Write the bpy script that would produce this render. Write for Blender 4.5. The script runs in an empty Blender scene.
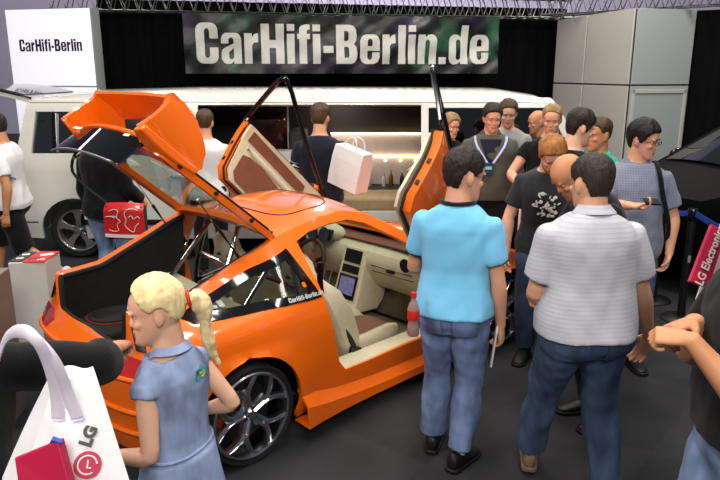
import bpy, bmesh, math, random
import numpy as np
from mathutils import Vector, Matrix, Euler, noise
from mathutils.geometry import delaunay_2d_cdt
random.seed(7)
PI = math.pi
scene = bpy.context.scene
COL = scene.collection
V = Vector

# ---------------------------------------------------------------- camera
CAM_H = 2.08
FPX = 670.0
PITCH = math.radians(14)
cam_data = bpy.data.cameras.new('camera')
cam_data.sensor_width = 36
cam_data.lens = 36 * FPX / 720
cam_data.clip_start = 0.05
cam = bpy.data.objects.new('camera', cam_data)
cam.location = (0, 0, CAM_H)
cam.rotation_euler = (PI / 2 - PITCH, 0, 0)
COL.objects.link(cam)
scene.camera = cam
SP, CP = math.sin(PITCH), math.cos(PITCH)


def ray(px, py):
    u, v = (px - 360) / FPX, (240 - py) / FPX
    return V((u, CP + v * SP, -SP + v * CP))


def at_depth(px, py, d):
    return V((0, 0, CAM_H)) + ray(px, py) * d


def at_y(px, py, Y):
    r = ray(px, py)
    return V((0, 0, CAM_H)) + r * (Y / r.y)


def at_z(px, py, z=0.0):
    r = ray(px, py)
    return V((0, 0, CAM_H)) + r * ((z - CAM_H) / r.z)


# ---------------------------------------------------------------- materials
def srgb(r, g, b):
    def f(c):
        c /= 255.0
        return c / 12.92 if c <= 0.04045 else ((c + 0.055) / 1.055) ** 2.4
    return (f(r), f(g), f(b), 1)


MATS = {}


def mat(name, rgb, rough=0.6, metal=0.0, coat=0.0, var=0.06, scale=18.0, bump=0.0, bscale=60.0,
        spec=0.5, trans=0.0, emit=None, estr=0.0, ior=1.45, stretch=None, sheen=0.0):
    if name in MATS:
        return MATS[name]
    m = bpy.data.materials.new(name)
    m.use_nodes = True
    nt = m.node_tree
    b = nt.nodes['Principled BSDF']
    c = srgb(*rgb)
    tc = nt.nodes.new('ShaderNodeTexCoord')
    src = tc.outputs['Object']
    if stretch:
        mp = nt.nodes.new('ShaderNodeMapping')
        mp.inputs['Scale'].default_value = stretch
        nt.links.new(src, mp.inputs['Vector'])
        src = mp.outputs['Vector']
    nz = nt.nodes.new('ShaderNodeTexNoise')
    nz.inputs['Scale'].default_value = scale
    nz.inputs['Detail'].default_value = 4
    nt.links.new(src, nz.inputs['Vector'])
    rp = nt.nodes.new('ShaderNodeValToRGB')
    rp.color_ramp.elements[0].position = 0.3
    rp.color_ramp.elements[1].position = 0.7
    rp.color_ramp.elements[0].color = (c[0] * (1 - var), c[1] * (1 - var), c[2] * (1 - var), 1)
    rp.color_ramp.elements[1].color = (min(1, c[0] * (1 + var)), min(1, c[1] * (1 + var)), min(1, c[2] * (1 + var)), 1)
    nt.links.new(nz.outputs['Fac'], rp.inputs['Fac'])
    nt.links.new(rp.outputs['Color'], b.inputs['Base Color'])
    b.inputs['Roughness'].default_value = rough
    b.inputs['Metallic'].default_value = metal
    b.inputs['Coat Weight'].default_value = coat
    b.inputs['Coat Roughness'].default_value = 0.04
    b.inputs['Specular IOR Level'].default_value = spec
    b.inputs['Transmission Weight'].default_value = trans
    b.inputs['IOR'].default_value = ior
    if sheen:
        b.inputs['Sheen Weight'].default_value = sheen
    if emit:
        b.inputs['Emission Color'].default_value = srgb(*emit)
        b.inputs['Emission Strength'].default_value = estr
    if bump:
        n2 = nt.nodes.new('ShaderNodeTexNoise')
        n2.inputs['Scale'].default_value = bscale
        n2.inputs['Detail'].default_value = 5
        nt.links.new(src, n2.inputs['Vector'])
        bp = nt.nodes.new('ShaderNodeBump')
        bp.inputs['Strength'].default_value = bump
        bp.inputs['Distance'].default_value = 0.01
        nt.links.new(n2.outputs['Fac'], bp.inputs['Height'])
        nt.links.new(bp.outputs['Normal'], b.inputs['Normal'])
    MATS[name] = m
    return m


def glass_mat(name, tint, alpha=0.35, rough=0.02):
    """Thin tinted pane: a see-through / glossy mix."""
    if name in MATS:
        return MATS[name]
    m = bpy.data.materials.new(name)
    m.use_nodes = True
    nt = m.node_tree
    nt.nodes.clear()
    out = nt.nodes.new('ShaderNodeOutputMaterial')
    tr = nt.nodes.new('ShaderNodeBsdfTransparent')
    tr.inputs['Color'].default_value = srgb(*tint)
    gl = nt.nodes.new('ShaderNodeBsdfGlossy')
    gl.inputs['Roughness'].default_value = rough
    gl.inputs['Color'].default_value = (1, 1, 1, 1)
    lw = nt.nodes.new('ShaderNodeLayerWeight')
    lw.inputs['Blend'].default_value = 0.5
    pw = nt.nodes.new('ShaderNodeMath')
    pw.operation = 'POWER'
    pw.inputs[1].default_value = 4.0
    nt.links.new(lw.outputs['Facing'], pw.inputs[0])
    ad = nt.nodes.new('ShaderNodeMath')
    ad.operation = 'MULTIPLY_ADD'
    ad.use_clamp = True
    ad.inputs[1].default_value = 0.6
    ad.inputs[2].default_value = alpha
    nt.links.new(pw.outputs[0], ad.inputs[0])
    mx = nt.nodes.new('ShaderNodeMixShader')
    nt.links.new(ad.outputs[0], mx.inputs['Fac'])
    nt.links.new(tr.outputs[0], mx.inputs[1])
    nt.links.new(gl.outputs[0], mx.inputs[2])
    nt.links.new(mx.outputs[0], out.inputs['Surface'])
    MATS[name] = m
    return m


# ---------------------------------------------------------------- mesh builder
def frame_from(d, up=V((0, 0, 1))):
    d = d.normalized()
    if abs(d.dot(up)) > 0.98:
        up = V((0, 1, 0)) if abs(d.y) < 0.9 else V((1, 0, 0))
    x = d.cross(up).normalized()
    y = x.cross(d).normalized()
    return x, y, d


class MB:
    def __init__(self):
        self.v, self.f, self.m = [], [], []
        self.cur = 0

    def add(self, verts, faces):
        o = len(self.v)
        self.v += [V(p) for p in verts]
        self.f += [tuple(i + o for i in f) for f in faces]
        self.m += [self.cur] * len(faces)
        return self

    def box(self, c, size, rot=None):
        sx, sy, sz = [s / 2 for s in size]
        R = (rot if isinstance(rot, Matrix) else Euler(rot).to_matrix()) if rot is not None else Matrix.Identity(3)
        pts = [V(c) + R @ V((a * sx, b * sy, d * sz)) for d in (-1, 1) for b in (-1, 1) for a in (-1, 1)]
        return self.add(pts, [(0, 2, 3, 1), (4, 5, 7, 6), (0, 1, 5, 4), (2, 6, 7, 3), (0, 4, 6, 2), (1, 3, 7, 5)])

    def loft(self, rings, cap=True, closed=False):
        n = len(rings[0])
        vs = [p for r in rings for p in r]
        fs = []
        R = len(rings)
        for i in range(R if closed else R - 1):
            j = (i + 1) % R
            for k in range(n):
                l = (k + 1) % n
                fs.append((i * n + k, i * n + l, j * n + l, j * n + k))
        if cap and not closed:
            fs.append(tuple(reversed(range(n))))
            fs.append(tuple((R - 1) * n + k for k in range(n)))
        return self.add(vs, fs)

    def tube(self, pts, rad, n=10, cap=True, closed=False, flat=1.0, up=V((0, 0, 1))):
        pts = [V(p) for p in pts]
        if not hasattr(rad, '__len__'):
            rad = [rad] * len(pts)
        rings = []
        N = len(pts)
        prev = None
        for i, p in enumerate(pts):
            if closed:
                d = pts[(i + 1) % N] - pts[i - 1]
            else:
                d = (pts[min(i + 1, N - 1)] - pts[max(i - 1, 0)])
            d = d.normalized()
            if prev is None:
                x, y, _ = frame_from(d, up)
            else:
                x = prev - d * prev.dot(d)
                if x.length < 1e-5:
                    x, y, _ = frame_from(d, up)
                x = x.normalized()
                y = d.cross(x).normalized()
            prev = x
            r = rad[i]
            rings.append([p + x * (math.cos(2 * PI * k / n) * r) + y * (math.sin(2 * PI * k / n) * r * flat) for k in range(n)])
        return self.loft(rings, cap, closed)

    def capsule(self, pts, rad, n=12, up=V((0, 0, 1)), flat=1.0):
        """tube with rounded ends"""
        pts = [V(p) for p in pts]
        rad = list(rad) if hasattr(rad, '__len__') else [rad] * len(pts)
        d0 = (pts[0] - pts[1]).normalized()
        d1 = (pts[-1] - pts[-2]).normalized()
        P, Rr = [], []
        for a in (80, 55, 28):
            P.append(pts[0] + d0 * rad[0] * math.sin(math.radians(a)))
            Rr.append(rad[0] * math.cos(math.radians(a)))
        P += pts
        Rr += rad
        for a in (28, 55, 80):
            P.append(pts[-1] + d1 * rad[-1] * math.sin(math.radians(a)))
            Rr.append(rad[-1] * math.cos(math.radians(a)))
        return self.tube(P, Rr, n, flat=flat, up=up)

    def ellipsoid(self, c, r, nu=16, nv=10, rot=None):
        R = (rot if isinstance(rot, Matrix) else Euler(rot).to_matrix()) if rot is not None else Matrix.Identity(3)
        rings = []
        for j in range(1, nv):
            a = PI * j / nv - PI / 2
            rings.append([V(c) + R @ V((math.cos(a) * math.cos(2 * PI * i / nu) * r[0],
                                        math.cos(a) * math.sin(2 * PI * i / nu) * r[1], math.sin(a) * r[2])) for i in range(nu)])
        return self.loft(rings)

    def lathe(self, prof, n=32, c=(0, 0, 0), axis='Z', M=None, closed=False):
        rings = []
        for (r, h) in prof:
            ring = []
            for k in range(n):
                a = 2 * PI * k / n
                x, y = r * math.cos(a), r * math.sin(a)
                p = V((x, y, h)) if axis == 'Z' else (V((x, h, y)) if axis == 'Y' else V((h, x, y)))
                if M is not None:
                    p = M @ p
                ring.append(p + V(c))
            rings.append(ring)
        return self.loft(rings, cap=not closed, closed=closed)

    def prism(self, poly, fn0, fn1):
        """poly of 2-D points; fn maps 2-D->3-D for both faces"""
        n = len(poly)
        a = [V(fn0(*p)) for p in poly]
        b = [V(fn1(*p)) for p in poly]
        fs = [tuple(reversed(range(n))), tuple(range(n, 2 * n))]
        for k in range(n):
            l = (k + 1) % n
            fs.append((k, l, n + l, n + k))
        return self.add(a + b, fs)

    def grid(self, rows):
        n = len(rows[0])
        return self.add([p for r in rows for p in r],
                        [(i * n + k, i * n + k + 1, (i + 1) * n + k + 1, (i + 1) * n + k)
                         for i in range(len(rows) - 1) for k in range(n - 1)])

    def mirror_y(self):
        o = len(self.v)
        self.v += [V((p.x, -p.y, p.z)) for p in self.v]
        nf = [tuple(i + o for i in reversed(f)) for f in self.f]
        self.f += nf
        self.m += list(self.m)
        return self

    def xform(self, M):
        self.v = [M @ p for p in self.v]
        return self

    def build(self, name, mats, parent=None, smooth=True, bevel=0.0, seg=2, solid=0.0, offset=-1, subsurf=0, angle=None, recalc=True):
        me = bpy.data.meshes.new(name)
        me.from_pydata([tuple(p) for p in self.v], [], self.f)
        if not isinstance(mats, (list, tuple)):
            mats = [mats]
        for mm in mats:
            me.materials.append(mm)
        me.polygons.foreach_set('material_index', self.m)
        if recalc:
            bm = bmesh.new()
            bm.from_mesh(me)
            bmesh.ops.recalc_face_normals(bm, faces=bm.faces)
            bm.to_mesh(me)
            bm.free()
        me.update()
        o = bpy.data.objects.new(name, me)
        COL.objects.link(o)
        if parent:
            o.parent = parent
        if smooth:
            me.polygons.foreach_set('use_smooth', [True] * len(me.polygons))
            try:
                me.set_sharp_from_angle(angle=math.radians(angle or 40))
            except Exception:
                pass
        if bevel:
            b = o.modifiers.new('bevel', 'BEVEL')
            b.width = bevel
            b.segments = seg
            b.limit_method = 'ANGLE'
            b.angle_limit = math.radians(35)
        if solid:
            s = o.modifiers.new('solid', 'SOLIDIFY')
            s.thickness = solid
            s.offset = offset
            es = o.modifiers.new('split', 'EDGE_SPLIT')
            es.split_angle = math.radians(angle or 40)
        if subsurf:
            s = o.modifiers.new('sub', 'SUBSURF')
            s.levels = subsurf
            s.render_levels = subsurf
        return o


def empty(name, loc=(0, 0, 0), rz=0.0, parent=None):
    o = bpy.data.objects.new(name, None)
    o.location = loc
    o.rotation_euler = (0, 0, rz)
    o.empty_display_size = 0.2
    COL.objects.link(o)
    if parent:
        o.parent = parent
    return o


def tag(o, label, cat, group=None, kind=None):
    o['label'] = label
    o['category'] = cat
    if group:
        o['group'] = group
    if kind:
        o['kind'] = kind
    return o


def struct(o, label=None, cat=None):
    o['kind'] = 'structure'
    if label:
        o['label'] = label
    if cat:
        o['category'] = cat
    return o


def dup_tree(o, parent=None):
    c = o.copy()
    COL.objects.link(c)
    if parent:
        c.parent = parent
    for ch in list(o.children):
        dup_tree(ch, c)
    return c


def lerp(a, b, t):
    return a + (b - a) * t


def interp(x, xs, ys):
    return float(np.interp(x, xs, ys))


def spline(pts, n=8, closed=False):
    """Catmull-Rom through pts"""
    P = [V(p) if len(p) == 3 else V((p[0], p[1], 0)) for p in pts]
    out = []
    N = len(P)
    for i in range(N if closed else N - 1):
        p0 = P[(i - 1) % N] if closed or i > 0 else P[0]
        p1 = P[i]
        p2 = P[(i + 1) % N]
        p3 = P[(i + 2) % N] if closed or i + 2 < N else P[-1]
        for k in range(n):
            t = k / n
            out.append(0.5 * ((2 * p1) + (p2 - p0) * t + (2 * p0 - 5 * p1 + 4 * p2 - p3) * t * t + (3 * p1 - p0 - 3 * p2 + p3) * t ** 3))
    if not closed:
        out.append(P[-1])
    return out


def cdt_region(outer, holes, step, fn):
    """Triangulate polygon with holes; fn maps (u,v)->3-D.  Returns verts, faces."""
    verts, edges = [], []

    def addpoly(poly):
        pts = []
        n = len(poly)
        for i in range(n):
            a, b = V(poly[i]).to_2d() if len(poly[i]) > 2 else V(poly[i]), V(poly[(i + 1) % n]).to_2d() if len(poly[i]) > 2 else V(poly[(i + 1) % n])
            k = max(1, int((b - a).length / step))
            for q in range(k):
                pts.append(a.lerp(b, q / k))
        o = len(verts)
        verts.extend(pts)
        m = len(pts)
        edges.extend((o + i, o + (i + 1) % m) for i in range(m))
    addpoly(outer)
    for hh in holes:
        addpoly(hh)

    def inside(p, poly):
        c = False
        n = len(poly)
        j = n - 1
        for i in range(n):
            a, b = poly[i], poly[j]
            if (a[1] > p[1]) != (b[1] > p[1]) and p[0] < (b[0] - a[0]) * (p[1] - a[1]) / (b[1] - a[1]) + a[0]:
                c = not c
            j = i
        return c
    us = [p[0] for p in outer]
    vs = [p[1] for p in outer]
    y = min(vs) + step / 2
    row = 0
    while y < max(vs):
        x = min(us) + step * (0.25 + 0.5 * (row % 2))
        while x < max(us):
            if inside((x, y), outer) and not any(inside((x, y), hh) for hh in holes):
                verts.append(V((x, y)))
            x += step
        y += step * 0.87
        row += 1
    ov, oe, of, _, _, _ = delaunay_2d_cdt(verts, edges, [], 0, 1e-5)
    out = []
    for f in of:
        c = sum((ov[i] for i in f), V((0, 0))) / len(f)
        if inside(c, outer) and not any(inside(c, hh) for hh in holes):
            out.append(tuple(f))
    return [V(fn(p.x, p.y)) for p in ov], out


# ---------------------------------------------------------------- condensed heavy lettering
def glyph_shapes():
    """each glyph: width, list of (outer polygon, [holes]); x height 0.74, cap height 1."""
    G = {}

    def rr(x0, y0, x1, y1, r, corners='1111', n=5):
        out = []
        for (cx, cy, a0, on, px, py) in ((x1 - r, y0 + r, -90, corners[1], x1, y0), (x1 - r, y1 - r, 0, corners[2], x1, y1),
                                         (x0 + r, y1 - r, 90, corners[3], x0, y1), (x0 + r, y0 + r, 180, corners[0], x0, y0)):
            if on == '1':
                for k in range(n + 1):
                    a = math.radians(a0 + 90 * k / n)
                    out.append((cx + r * math.cos(a), cy + r * math.sin(a)))
            else:
                out.append((px, py))
        return out
    s = 0.20
    G['C'] = (0.56, [([(0.56, 0.62)] + [(0.56, 0.86)] + rr(0, 0, 0.56, 1, 0.18)[6:18] + [(0, 0.18)] + rr(0, 0, 0.56, 1, 0.18)[18:24] + rr(0, 0, 0.56, 1, 0.18)[0:6] + [(0.56, 0.40), (0.345, 0.40), (0.345, 0.2), (0.31, 0.14), (0.25, 0.14), (0.215, 0.2), (0.215, 0.8), (0.25, 0.86), (0.31, 0.86), (0.345, 0.8), (0.345, 0.62)], [])])
    G['a'] = (0.52, [(rr(0, 0, 0.52, 0.76, 0.15, '1011')[:7] + [(0.52, 0.62)] + [(0.47, 0.72), (0.4, 0.76), (0.12, 0.76), (0.04, 0.71), (0, 0.62), (0, 0.5), (0.19, 0.5), (0.19, 0.6), (0.23, 0.645), (0.29, 0.645), (0.32, 0.6), (0.32, 0.5), (0.1, 0.4), (0.02, 0.34), (0, 0.25), (0, 0.12), (0.05, 0.03), (0.13, -0.01), (0.24, 0.0), (0.32, 0.07), (0.32, 0)], [[(0.32, 0.39), (0.32, 0.16), (0.28, 0.11), (0.22, 0.11), (0.19, 0.16), (0.19, 0.28)]])])
    G['a'] = (0.52, [([(0.52, 0), (0.52, 0.62), (0.47, 0.72), (0.4, 0.76), (0.12, 0.76), (0.04, 0.71), (0, 0.62), (0, 0.5), (0.19, 0.5), (0.19, 0.6), (0.23, 0.645), (0.29, 0.645), (0.32, 0.6), (0.32, 0.5), (0.1, 0.4), (0.02, 0.34), (0, 0.25), (0, 0.12), (0.05, 0.03), (0.13, -0.01), (0.24, 0.0), (0.32, 0.07), (0.32, 0)], [[(0.32, 0.39), (0.32, 0.16), (0.28, 0.11), (0.22, 0.11), (0.19, 0.16), (0.19, 0.28)]])])
    G['r'] = (0.36, [([(0, 0), (0.2, 0), (0.2, 0.46), (0.25, 0.53), (0.36, 0.54), (0.36, 0.77), (0.26, 0.74), (0.2, 0.66), (0.2, 0.76), (0, 0.76)], [])])
    G['H'] = (0.60, [([(0, 0), (0.215, 0), (0.215, 0.4), (0.385, 0.4), (0.385, 0), (0.6, 0), (0.6, 1), (0.385, 1), (0.385, 0.6), (0.215, 0.6), (0.215, 1), (0, 1)], [])])
    G['i'] = (0.20, [([(0, 0), (0.2, 0), (0.2, 0.76), (0, 0.76)], []), ([(0, 0.83), (0.2, 0.83), (0.2, 1), (0, 1)], [])])
    G['f'] = (0.33, [([(0.05, 0), (0.25, 0), (0.25, 0.63), (0.33, 0.63), (0.33, 0.76), (0.25, 0.76), (0.25, 0.83), (0.28, 0.87), (0.33, 0.87), (0.33, 1), (0.2, 1), (0.09, 0.96), (0.05, 0.88), (0.05, 0.76), (0, 0.76), (0, 0.63), (0.05, 0.63)], [])])
    G['-'] = (0.27, [([(0, 0.28), (0.27, 0.28), (0.27, 0.46), (0, 0.46)], [])])
    G['B'] = (0.57, [([(0, 0), (0.4, 0), (0.5, 0.04), (0.56, 0.14), (0.57, 0.28), (0.55, 0.42), (0.48, 0.51), (0.54, 0.6), (0.55, 0.74), (0.53, 0.88), (0.46, 0.97), (0.36, 1), (0, 1)], [[(0.215, 0.59), (0.3, 0.59), (0.335, 0.63), (0.335, 0.8), (0.3, 0.84), (0.215, 0.84)], [(0.215, 0.16), (0.31, 0.16), (0.35, 0.2), (0.35, 0.4), (0.31, 0.44), (0.215, 0.44)]])])
    G['e'] = (0.53, [([(0.53, 0.3), (0.53, 0.16), (0.48, 0.05), (0.38, 0), (0.15, 0), (0.05, 0.05), (0, 0.16), (0, 0.6), (0.05, 0.71), (0.15, 0.76), (0.38, 0.76), (0.48, 0.71), (0.53, 0.6), (0.53, 0.34), (0.2, 0.34), (0.2, 0.16), (0.24, 0.11), (0.29, 0.11), (0.33, 0.16), (0.33, 0.3)], [[(0.2, 0.46), (0.33, 0.46), (0.33, 0.6), (0.29, 0.65), (0.24, 0.65), (0.2, 0.6)]])])
    G['l'] = (0.20, [([(0, 0), (0.2, 0), (0.2, 1), (0, 1)], [])])
    G['n'] = (0.52, [([(0, 0), (0.2, 0), (0.2, 0.58), (0.23, 0.63), (0.29, 0.63), (0.32, 0.58), (0.32, 0), (0.52, 0), (0.52, 0.62), (0.48, 0.72), (0.4, 0.77), (0.28, 0.76), (0.2, 0.69), (0.2, 0.76), (0, 0.76)], [])])
    G['.'] = (0.20, [([(0, 0), (0.2, 0), (0.2, 0.18), (0, 0.18)], [])])
    G['d'] = (0.53, [([(0.53, 0), (0.53, 1), (0.33, 1), (0.33, 0.7), (0.24, 0.77), (0.13, 0.77), (0.04, 0.72), (0, 0.62), (0, 0.14), (0.04, 0.04), (0.13, -0.01), (0.24, 0), (0.33, 0.07), (0.33, 0)], [[(0.2, 0.16), (0.2, 0.6), (0.24, 0.64), (0.29, 0.64), (0.33, 0.6), (0.33, 0.16), (0.29, 0.11), (0.24, 0.11)]])])
    return G


GLYPHS = glyph_shapes()


def lettering(text, fn, gap=0.075):
    """flat lettering as a triangulated mesh; fn maps (u,v) with u in cap heights"""
    mb = MB()
    u = 0.0
    for ch in text:
        if ch == ' ':
            u += 0.25
            continue
        w, shapes = GLYPHS[ch]
        for outer, holes in shapes:
            vs, fs = cdt_region([(x + u, y) for x, y in outer], [[(x + u, y) for x, y in hh] for hh in holes], 0.3, lambda a, b: fn(a, b))
            mb.add(vs, fs)
        u += w + gap
    return mb, u - gap


def text_mesh(text, size, M, name, material, parent=None, extrude=0.0008, bold=0.0, sx=1.0):
    cu = bpy.data.curves.new(name, 'FONT')
    cu.body = text
    cu.size = size
    cu.extrude = extrude
    cu.offset = bold
    cu.resolution_u = 3
    cu.align_x = 'CENTER'
    cu.align_y = 'CENTER'
    tmp = bpy.data.objects.new(name + '_tmp', cu)
    COL.objects.link(tmp)
    dg = bpy.context.evaluated_depsgraph_get()
    me = bpy.data.meshes.new_from_object(tmp.evaluated_get(dg))
    COL.objects.unlink(tmp)
    bpy.data.objects.remove(tmp)
    bpy.data.curves.remove(cu)
    me.transform(Matrix.Diagonal((sx, 1, 1, 1)))
    me.transform(M)
    me.materials.clear()
    me.materials.append(material)
    o = bpy.data.objects.new(name, me)
    COL.objects.link(o)
    if parent:
        o.parent = parent
    return o


def plane_matrix(o, xdir, ydir):
    x = V(xdir).normalized()
    z = x.cross(V(ydir)).normalized()
    y = z.cross(x)
    M = Matrix.Identity(4)
    for i in range(3):
        M[i][0], M[i][1], M[i][2], M[i][3] = x[i], y[i], z[i], V(o)[i]
    return M


def smooth01(t):
    t = max(0.0, min(1.0, t))
    return t * t * (3 - 2 * t)
# ================================================================ SETTING
M_carpet = mat('carpet_dark', (53, 53, 55), rough=0.95, var=0.22, scale=2.2, bump=0.6, bscale=420, spec=0.15)
M_curtain = mat('curtain_black', (9, 9, 10), rough=0.95, var=0.3, scale=6, bump=0.4, bscale=14, spec=0.1, stretch=(6, 6, 0.4))
M_hall = mat('hall_wall', (176, 168, 190), rough=0.9, var=0.06, scale=0.6)
M_panel = mat('panel_grey', (186, 182, 174), rough=0.55, var=0.03, scale=1.5)
M_panel2 = mat('panel_grey_cool', (160, 166, 166), rough=0.5, var=0.03, scale=1.5)
M_gap = mat('panel_seam', (70, 70, 68), rough=0.8)
M_alu = mat('aluminium', (190, 190, 188), rough=0.35, metal=0.9, var=0.05)
M_black = mat('black_satin', (12, 12, 13), rough=0.45, var=0.15)
M_blackgloss = mat('black_gloss', (8, 8, 9), rough=0.12, coat=0.5, var=0.1)
M_rubber = mat('rubber_black', (16, 16, 17), rough=0.75, var=0.15, bump=0.15)
M_white = mat('white_satin', (225, 224, 220), rough=0.45, var=0.03)
M_text = mat('letter_dark', (24, 24, 40), rough=0.6)
M_textw = mat('letter_white', (200, 198, 190), rough=0.55, var=0.04)

# floor -----------------------------------------------------------
fl = MB()
fl.box((0, 8, -0.05), (40, 40, 0.1))
floor = fl.build('floor', M_carpet, smooth=False)
struct(floor)
nt = M_carpet.node_tree
bsdf = nt.nodes['Principled BSDF']
old = bsdf.inputs['Base Color'].links[0].from_socket
ck = nt.nodes.new('ShaderNodeTexChecker')
ck.inputs['Scale'].default_value = 1.0
ck.inputs['Color1'].default_value = (1, 1, 1, 1)
ck.inputs['Color2'].default_value = (0.86, 0.86, 0.86, 1)
mp = nt.nodes.new('ShaderNodeMapping')
mp.inputs['Rotation'].default_value = (0, 0, math.radians(40))
mp.inputs['Scale'].default_value = (1.1, 1.1, 1.1)
tcn = nt.nodes.new('ShaderNodeTexCoord')
nt.links.new(tcn.outputs['Object'], mp.inputs['Vector'])
nt.links.new(mp.outputs['Vector'], ck.inputs['Vector'])
mix = nt.nodes.new('ShaderNodeMix')
mix.data_type = 'RGBA'
mix.blend_type = 'MULTIPLY'
mix.inputs['Factor'].default_value = 1
nt.links.new(old, mix.inputs['A'])
nt.links.new(ck.outputs['Color'], mix.inputs['B'])
nt.links.new(mix.outputs['Result'], bsdf.inputs['Base Color'])

# hall beyond the stand
w = MB()
w.box((0, 24, 6), (44, 0.2, 12))
struct(w.build('wall_back', M_hall, smooth=False))


def upright(a, b, z0, z1, t=0.04, inset=0.0):
    """upright slab between two floor points a, b (front face on the line)"""
    a, b = V((a[0], a[1], 0)), V((b[0], b[1], 0))
    d = (b - a).normalized()
    n = V((-d.y, d.x, 0))
    if n.y < 0:
        n = -n
    m = MB()
    q = [a, b, b + n * t, a + n * t]
    m.add([p + V((0, 0, z0)) for p in q] + [p + V((0, 0, z1)) for p in q],
          [(3, 2, 1, 0), (4, 5, 6, 7), (0, 1, 5, 4), (1, 2, 6, 5), (2, 3, 7, 6), (3, 0, 4, 7)])
    return m


# black curtain behind the van: pleated cloth hung under the truss
CA, CB = V((-4.27, 11.46, 0)), V((3.87, 13.16, 0))
cd = (CB - CA).normalized()
cn = V((-cd.y, cd.x, 0))
rows = []
NC = 240
for z in (0.0, 1.0, 2.0, 3.24):
    rows.append([CA + cd * ((CB - CA).length * k / NC) + cn * (0.025 * math.sin(k * 0.9) + 0.012 * math.sin(k * 0.37)) + V((0, 0, z)) for k in range(NC + 1)])
m = MB()
m.grid(rows)
cur = m.build('curtain', M_curtain, solid=0.01)
tag(cur, 'black pleated curtain hanging behind the white stretched van', 'curtain')

# right hand curtain wall
m = MB()
rows = []
A, B = V((5.12, 10.75, 0)), V((10.0, 6.5, 0))
d = (B - A).normalized()
n_ = V((d.y, -d.x, 0))
for z in (0.0, 1.5, 3.0):
    rows.append([A + d * ((B - A).length * k / 160) + n_ * (0.03 * math.sin(k * 0.8)) + V((0, 0, z)) for k in range(161)])
m.grid(rows)
cur2 = m.build('curtain', M_curtain, solid=0.01)
tag(cur2, 'black pleated curtain on the right behind the black car', 'curtain')

# banner hung on the truss ------------------------------------------
BA, BB = at_y(182, 12, 11.15), at_y(500, 15, 11.95)
bz1 = 3.0
M_banner = mat('banner_vinyl', (26, 26, 31), rough=0.34, var=0.4, scale=1.6, spec=0.45)
nt = M_banner.node_tree
bs = nt.nodes['Principled BSDF']
# printed green and violet smoke on the black vinyl
tcn = nt.nodes.new('ShaderNodeTexCoord')
nz = nt.nodes.new('ShaderNodeTexNoise')
nz.inputs['Scale'].default_value = 1.3
nz.inputs['Detail'].default_value = 6
nt.links.new(tcn.outputs['Object'], nz.inputs['Vector'])
rp = nt.nodes.new('ShaderNodeValToRGB')
E_ = rp.color_ramp.elements
E_[0].position, E_[0].color = 0.36, srgb(44, 38, 58)
E_[1].position, E_[1].color = 0.72, srgb(50, 96, 72)
e = E_.new(0.47)
e.color = srgb(20, 20, 24)
e = E_.new(0.58)
e.color = srgb(22, 24, 26)
nt.links.new(nz.outputs['Fac'], rp.inputs['Fac'])
nt.links.new(rp.outputs['Color'], bs.inputs['Base Color'])
bd = (BB - BA)
bd.z = 0
bl = bd.length
bd.normalize()
bn = V((bd.y, -bd.x, 0))
if bn.y > 0:
    bn = -bn
bh = 0.93


def banner_pt(u, v):
    """u along 0..1, v down from top 0..1"""
    sag = -0.035 * math.sin(PI * u) * 0.4 * (1 - v)
    fold = 0.030 * math.sin(9 * u + 5 * v) * (0.4 + 0.6 * abs(math.sin(5 * u))) + 0.016 * math.sin(31 * u - 9 * v) + 0.010 * math.sin(58 * u + 14 * v)
    return V((BA.x, BA.y, 0)) + bd * (bl * u) + bn * (fold) + V((0, 0, bz1 - bh * v + sag))


ban = empty('banner', (BA.x + bd.x * bl / 2, BA.y + bd.y * bl / 2, bz1 - bh))
tag(ban, 'long black vinyl banner with large white lettering hung from the truss', 'banner')
bi = Matrix.Translation(-ban.location)
m = MB()
m.grid([[banner_pt(i / 120, j / 24) for i in range(121)] for j in range(25)])
m.xform(bi).build('sheet', M_banner, ban, solid=0.004)
mb0, wid = lettering('CarHifi-Berlin.de', lambda a, b: V((a, b, 0)))
# refine lettering to follow the folds
u0, u1, v0, v1 = 0.036, 0.967, 0.83, 0.15


def sub_fn(a, b):
    return banner_pt(u0 + (u1 - u0) * a / wid, v0 + (v1 - v0) * b) + bn * 0.012


mbt = MB()
u = 0
for ch in 'CarHifi-Berlin.de':
    gw, shapes = GLYPHS[ch]
    for outer, holes in shapes:
        vs, fs = cdt_region([(x + u, y) for x, y in outer], [[(x + u, y) for x, y in hh] for hh in holes], 0.09, sub_fn)
        mbt.add(vs, fs)
    u += gw + 0.075
mbt.xform(bi).build('lettering', M_textw, ban, smooth=True, solid=0.002)
for k in range(12):
    for v_ in (0.02, 0.98):
        m = MB()
        p = banner_pt(0.01 + 0.98 * k / 11, v_) + bn * 0.006
        m.tube([p, p + bn * 0.006], 0.011, 12)
        m.xform(bi).build('eyelet', M_gap, ban)

# trusses -----------------------------------------------------------


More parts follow.
